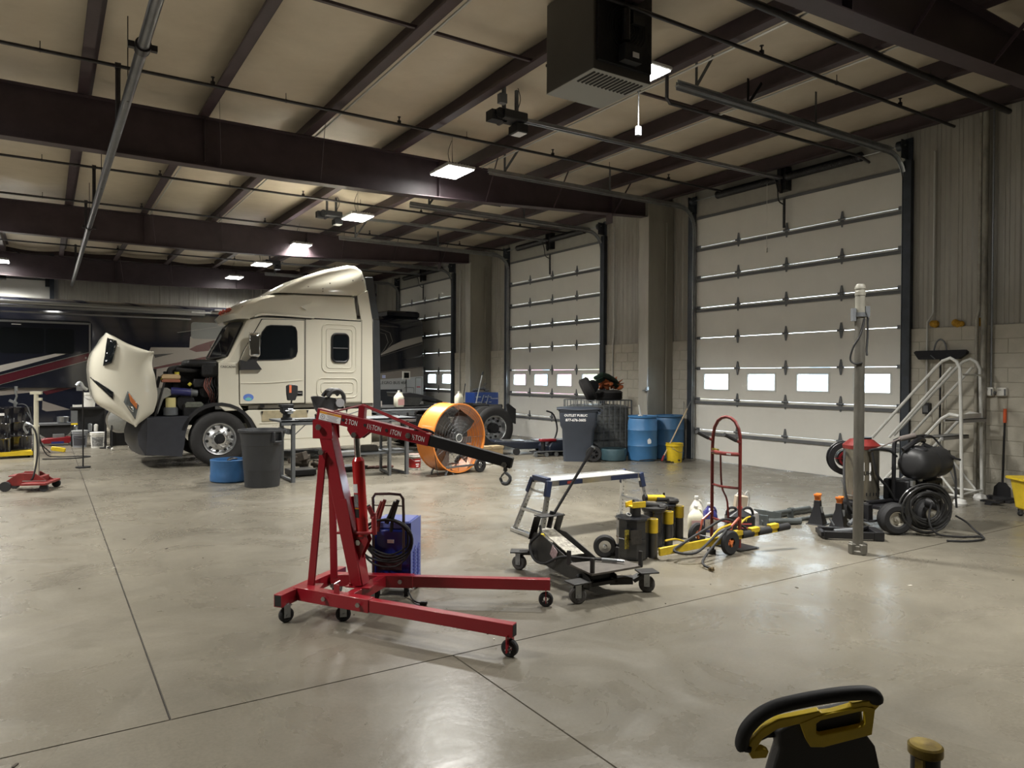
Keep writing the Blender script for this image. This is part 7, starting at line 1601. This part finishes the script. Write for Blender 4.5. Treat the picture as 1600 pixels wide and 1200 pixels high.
for z, k in ((.0, .93), (.03, .97), (.06, .88), (.08, .7)):
    P = hp([(1215, 1150), (1245, 1130), (1262, 1124), (1352, 1100), (1362, 1150), (1385, 1180), (1410, 1260), (1420, 1330), (1200, 1330), (1215, 1230), (1222, 1185)])
    cx, cy = sum(p[0] for p in P)/len(P), sum(p[1] for p in P)/len(P)
    prev.append([tuple(M @ Vector((cx+(x-cx)*k, cy+(y-cy)*k-.35*z, z+.012))) for x, y in P])
bd_.loft(prev); bd_.build('control_body', mat('charcoal_cover', (.024, .024, .026), .55, bump=.15, bscale=200), t, bev=.008)
MB().tube([M @ Vector((*hp([(1185, 1170)])[0], .02)), M @ Vector((*hp([(1205, 1165)])[0], .03)), M @ Vector((*hp([(1225, 1175)])[0], .05))], .012, 8).build('thumb_lever', M_blkpl, t)
ct = M @ Vector((*hp([(1310, 1310)])[0], .06))
MB().cyl((ct.x, ct.y, ct.z+.05), (ct.x+.05, ct.y+.06, .16), .05, n=18).bx(ct.x-.16, ct.x+.22, ct.y-.12, ct.y+.22, .08, .22).build('steer_column', M_blk, t)
for x, y in ((-.1, 0), (.16, .0), (.16, .18), (-.1, .18)): MB().cyl((ct.x+x, ct.y+y-.02, .05), (ct.x+x, ct.y+y+.02, .05), .05, n=16).build('wheel', M_rub, t)
o2 = Vector((0, 0, 1.6426))+(F_+R2*((1446-800)/1136.8)-U2*((1172-600)/1136.8))*1.85
t = thing('bollard_stub', 'short black post with a worn yellow cap at the bottom right', 'post', (o2.x, o2.y, 0))
MB().cyl((.0, 0, 0), (.0, 0, o2.z-.005), .034, n=24).cyl((0, 0, 0), (0, 0, .02), .09, n=20).cyl((0, 0, o2.z-.085), (0, 0, o2.z-.07), .039, n=24).build('post', M_blk, t)
MB().lathe([(.036, o2.z-.012), (.041, o2.z-.008), (.041, o2.z+.012), (.036, o2.z+.016), (0, o2.z+.014)], 28).bx(-.034-.008, -.030, -.016, .004, o2.z-.09, o2.z-.01).build('cap', mat('worn_yellow_cap', (.34, .25, .04), .35, metal=.5, noise=.7, nscale=18, col2=(.12, .08, .03)), t)
# ================================================================ overhead services
t = thing('unit_heater', 'big grey box heater with a louvred underside hanging from the roof', 'heater', (4.78, 5.85, 4.60))
HW, HD, HH = .37, .39, .92
M_heat = mat('heater_grey', (.075, .07, .064), .5, noise=.15, nscale=3)
MB().bx(-HW, HW, -HD, HD, .0, HH).build('cabinet', M_heat, t, bev=.01)
b = MB()
for k in range(13): b.box((-.31+k*.051, -.20, -.006), (.020, .27, .012), (0, .5, 0))
b.build('louvre', M_seam, t, kind='stuff')
MB().bx(-HW, HW, -HD, HD, -.004, .0).build('bottom_panel', mat('heater_bottom', (.24, .24, .22), .45), t)
b = MB(); b.bx(-.34, .34, -HD-.04, -HD, .08, HH-.05); b.build('fan_housing', M_engine, t)
b = MB(); 
for k in range(7): b.ring([(.06+.03*k, -.006), (.066+.03*k, -.006), (.066+.03*k, .0), (.06+.03*k, .0)], 28, Matrix.Translation((0, -HD-.055, .45)) @ AX)
b.build('fan_guard', M_blk, t, kind='stuff')
MB().bx(-.1, .12, -HD-.14, -HD-.05, .10, .26).cyl((-.05, -HD-.1, .3), (-.05, -HD-.1, .6), .04, n=10).bx(.05, .2, -HD-.09, -HD-.05, .5, .7).build('gas_valve', M_cast, t, kind='stuff')
MB().bx(.0, .08, -HD-.145, -HD-.14, .14, .19).build('white_tag', M_txt, t)
for x in (-.25, .25):
    MB().cyl((x, -.3, HH), (x, -.3, HH+.02), .012, n=6).build('hanger', M_gal, t)
def opener(x, y, lbl, z=5.06, L=None):
    t = thing('door_opener', lbl, 'door opener', (x, y, z), group='black door openers')
    MB().bx(-.26, .10, -.13, .13, .0, .12, ch=.01).build('operator_case', M_blkpl, t, bev=.008)
    MB().cyl((-.30, -.09, .06), (-.30, .13, .06), .07, n=18).cyl((-.20, -.02, .02), (-.20, .14, .02), .05, n=14).bx(-.42, -.26, -.06, .1, -.03, .10).build('motor', M_cast, t)
    MB().bx(-.05, .12, -.10, .12, -.14, -.02, ch=.01).build('control_box', M_blk, t); MB().bx(-.03, .11, -.09, .09, -.146, -.14).build('light_lens', mat('bright_lens', (.7, .7, .72), .3), t)
    b = MB()
    for s in (-1, 1): b.bar((.10, s*.03, .06), (10.9-x, s*.03, .10), .03, .045)
    b.build('rail', M_gal, t, kind='stuff')
    MB().cyl((.1, 0, .075), (10.9-x, 0, .115), .006, n=6).build('chain', M_dgal, t)
    MB().bx(-.22, -.18, -.02, .02, .10, 5.5-z).bx(-.02, .02, -.02, .02, .10, 5.5-z).build('hanger', M_dgal, t, kind='stuff')
    MB().tube([(.0, .02, .12), (.1, .06, .35), (.02, .0, .48)], .006, 5, k=4).build('lead', M_blk, t)
    xx = 10.86-x
    MB().bx(xx, xx+.04, -.02, .02, -.0, .30).tube([(xx-.12, 0, .06), (xx-.05, 0, -.1), (xx+.0, .02, -.28), (xx+.08, .0, -.34), (xx+.16, 0, -.34)], .012, 6, k=3).bx(xx+.12, xx+.15, -.018, .018, -.34-.42, -.24).build('door_arm', M_blk, t)
    return t
opener(5.35, 8.26, 'black chain door opener nearest, hanging behind the big heater')
opener(5.3, 15.35, 'black chain door opener for the middle door, beside a lit lamp')
opener(6.0, 22.85, 'black chain door opener for the farthest door, half lost near the roof')
tag(MB().cyl((10.9, 8.55, 3.98), (10.9, 8.55, 5.2), .004, n=5).bx(10.88, 10.92, 8.54, 8.56, 3.9, 3.98).build('pull_cord', M_whtpl, None), 'thin pull cord hanging in front of the nearest door', 'cord')
# pipes
M_bp = mat('black_iron_pipe', (.045, .042, .045), .4, metal=.5, noise=.3, nscale=10)
def overhead(name, lbl, p, q, r, m, heads=(), hangers=(), cat='pipe'):
    t = thing(name, lbl, cat, tuple(p)); P = Vector(q)-Vector(p)
    MB().cyl((0, 0, 0), P, r, n=14).build('pipe', m, t)
    for u in heads:
        c = P*u; MB().cyl(c-Vector((0, 0, .0)), c+Vector((0, 0, .05)), r+.007, n=8).cyl(c, c+Vector((0, 0, .10)), .010, n=6).cyl(c+Vector((0, 0, .10)), c+Vector((0, 0, .107)), .024, n=10).build('sprinkler_head', M_bp, t)
    for u in hangers:
        c = P*u; z = 5.30-(p[2]+c.z); MB().cyl(c, c+Vector((0, 0, max(.1, z))), .005, n=5).ring([(r, -.01), (r+.004, -.01), (r+.004, .01), (r, .01)], 12, Matrix.Translation(c) @ rotm(0, PI/2, 0)).build('pipe_hanger', M_bp, t)
    return t
mp = overhead('sprinkler_main', 'thick grey pipe running diagonally up the left of the picture under the roof', (.712, -5, 4.48), (.712, 26.9, 4.48), .049, mat('main_pipe', (.16, .165, .18), .35, metal=.7, noise=.3, nscale=5), hangers=(.18, .33, .42, .55, .66, .78, .9))
for k, y in enumerate((7.05, 16.2)):
    MB().cyl((0, y+5-.06, 0), (0, y+5+.06, 0), .066, n=16).box((.09, y+5, 0), (.05, .05, .05)).box((-.09, y+5, 0), (.05, .05, .05)).build('grooved_coupling', M_bp, mp)
for y in (5.36, 9.6, 14.5, 17.5, 23.6): MB().cyl((0, y+5, .04), (0, y+5, .74), .028, n=10).cyl((-.03, y+5, .74), (.03, y+5, .74), .04, n=10).build('riser', M_bp, mp)
overhead('sprinkler_pipe', 'thin dark sprinkler pipe crossing in front of the nearest deep beam', (-9, 9.6, 5.22), (10.9, 9.6, 5.22), .021, M_bp, heads=(.54, .665, .80, .93), hangers=(.45, .585, .72, .86))
overhead('sprinkler_pipe', 'thin dark sprinkler pipe beyond the first deep beam', (-9, 14.5, 5.22), (10.9, 14.5, 5.22), .021, M_bp, heads=(.54, .67, .80, .93), hangers=(.45, .60, .73, .88))
overhead('sprinkler_pipe', 'thin dark sprinkler pipe just before the second deep beam', (-9, 17.5, 5.22), (10.9, 17.5, 5.22), .021, M_bp, heads=(.54, .67, .80, .93), hangers=(.45, .62, .76))
overhead('sprinkler_pipe', 'thin dark sprinkler pipe before the end wall', (-9, 23.6, 5.22), (10.9, 23.6, 5.22), .021, M_bp, heads=(.54, .70, .86), hangers=(.5, .75))
overhead('sprinkler_pipe', 'thin dark sprinkler pipe passing behind the hanging heater to the nearest door', (-9, 5.36, 5.24), (10.9, 5.36, 5.24), .021, M_bp, heads=(.79, .93), hangers=(.62, .86))
overhead('gas_pipe', 'thick black pipe crossing near the upper right corner under the purple beam', (-9, 4.66, 5.24), (10.9, 4.66, 5.24), .038, M_bp, hangers=(.7, .9))
t = thing('gas_drop_pipe', 'black pipe with an elbow running beside the nearest door rail', 'pipe', (0, 0, 0))
MB().tube([(6.25, 6.35, 5.25), (6.25, 6.35, 4.98), (6.30, 6.35, 4.93), (10.2, 6.35, 4.95), (10.6, 6.45, 4.95)], .022, 10).build('pipe', M_bp, t)
for y, l in ((7.05, 'dark roof brace bar in the near bay'), ): 
    for i, (xa, xb) in enumerate(((.5, 1.9), (2.0, 3.35), (3.5, 4.85), (5.0, 6.3), (6.45, 7.8), (7.9, 9.25))):
        MB().bx(xa, xb, y, y+.04, .02, .10 if i < 1 else .05).build('purlin_bridging', M_dark, ce, flat=True)
t = thing('slotted_angle', 'perforated black angle hanger pair above the nearest door rail', 'hanger', (7.5, 6.2, 0))
MB().bx(0, .04, 0, .004, 5.05, 5.45).bar((.02, .0, 5.12), (.28, .0, 5.45), .004, .04).build('angle_bar', M_blk, t, kind='stuff')
t = thing('bulb_droplight', 'small plug box hanging on a rod below the second ceiling lamp', 'outlet', (5.80, 6.35, 4.45)); MB().bx(-.03, .03, -.02, .02, 0, .11, ch=.005).cyl((0, 0, .1), (0, 0, 1.06), .006, n=6).build('drop_rod', M_dgal, t)
t = thing('camera_box', 'small grey junction box under the roof left of the big heater', 'box', (4.9, 7.9, 5.12)); MB().bx(-.05, .05, -.04, .04, 0, .12).cyl((0, 0, .12), (0, 0, .25), .008, n=6).build('box_body', M_dgal, t)
tag(MB().tube([(-2, 12.9, 5.2), (3, 12.95, 5.16), (8, 12.95, 5.2)], .012, 6).build('cable_run', M_blk, None), 'thin cable run crossing under the roof beyond the first beam', 'cable')
# litter on the floor
random.seed(5)
M_lit = mat('litter_pale', (.5, .47, .40), .8); M_litd = mat('litter_dark', (.05, .04, .03), .9)
b = MB(); b2 = MB()
for k in range(60):
    x, y = random.uniform(-1, 9), random.uniform(1.5, 9.5); s = random.uniform(.004, .014)
    (b if k % 2 else b2).box((x, y, .002), (s*random.uniform(1, 3), s, .004), (0, 0, random.uniform(0, 3)))
tag(b.build('floor_litter', M_lit, None), 'scattered pale specks of litter on the concrete', 'litter', kind='stuff'); tag(b2.build('floor_litter', M_litd, None), 'scattered dark specks of dirt on the concrete', 'litter', kind='stuff')
# outside the doors
out = MB().bx(11.6, 60, -20, 60, -.3, -.05).build('outside_apron', mat('pale_asphalt', (.30, .30, .30), .8), None); tag(out, 'pale yard outside the doors', kind='structure')
def van(x, y, rz, col, lbl):
    t = thing('parked_van', lbl, 'van', (x, y, -.05), rz)
    b = MB(); rings = []
    for yy, k in ((-.95, .06), (-.9, 0), (.9, 0), (.95, .06)): rings.append([(-2.6+k, yy, .45), (-2.6+k, yy, 1.15), (-1.9, yy, 1.3-k), (-1.2, yy, 2.2-k), (2.5-k, yy, 2.3-k), (2.6-k, yy, .45)])
    b.loft(rings); b.build('van_body', col, t)
    for s in (-1, 1): MB().prism([(-1.75, 1.35), (-1.2, 2.0), (-.5, 2.0), (-.5, 1.35)], s*.955-.004, s*.955+.004, TY).build('side_window', mat('van_glass', (.25, .34, .42), .2), t)
    for x_ in (-1.7, 1.7):
        for s in (-1, 1): MB().cyl((x_, s*.82, .36), (x_, s*.98, .36), .36, n=20).build('tire', M_tire, t)
van(18.0, 12.2, 1.35, mat('van_white', (.7, .75, .8), .4), 'white van parked outside, seen through the nearest door\'s third pane')
van(16.2, 17.6, 1.4, mat('van_cream', (.75, .68, .38), .4), 'yellow van parked outside, seen through the nearest door\'s second pane')
van(18.5, 25.2, 1.4, mat('van_rose', (.5, .2, .28), .4), 'reddish van parked outside, seen through the middle door\'s second pane')
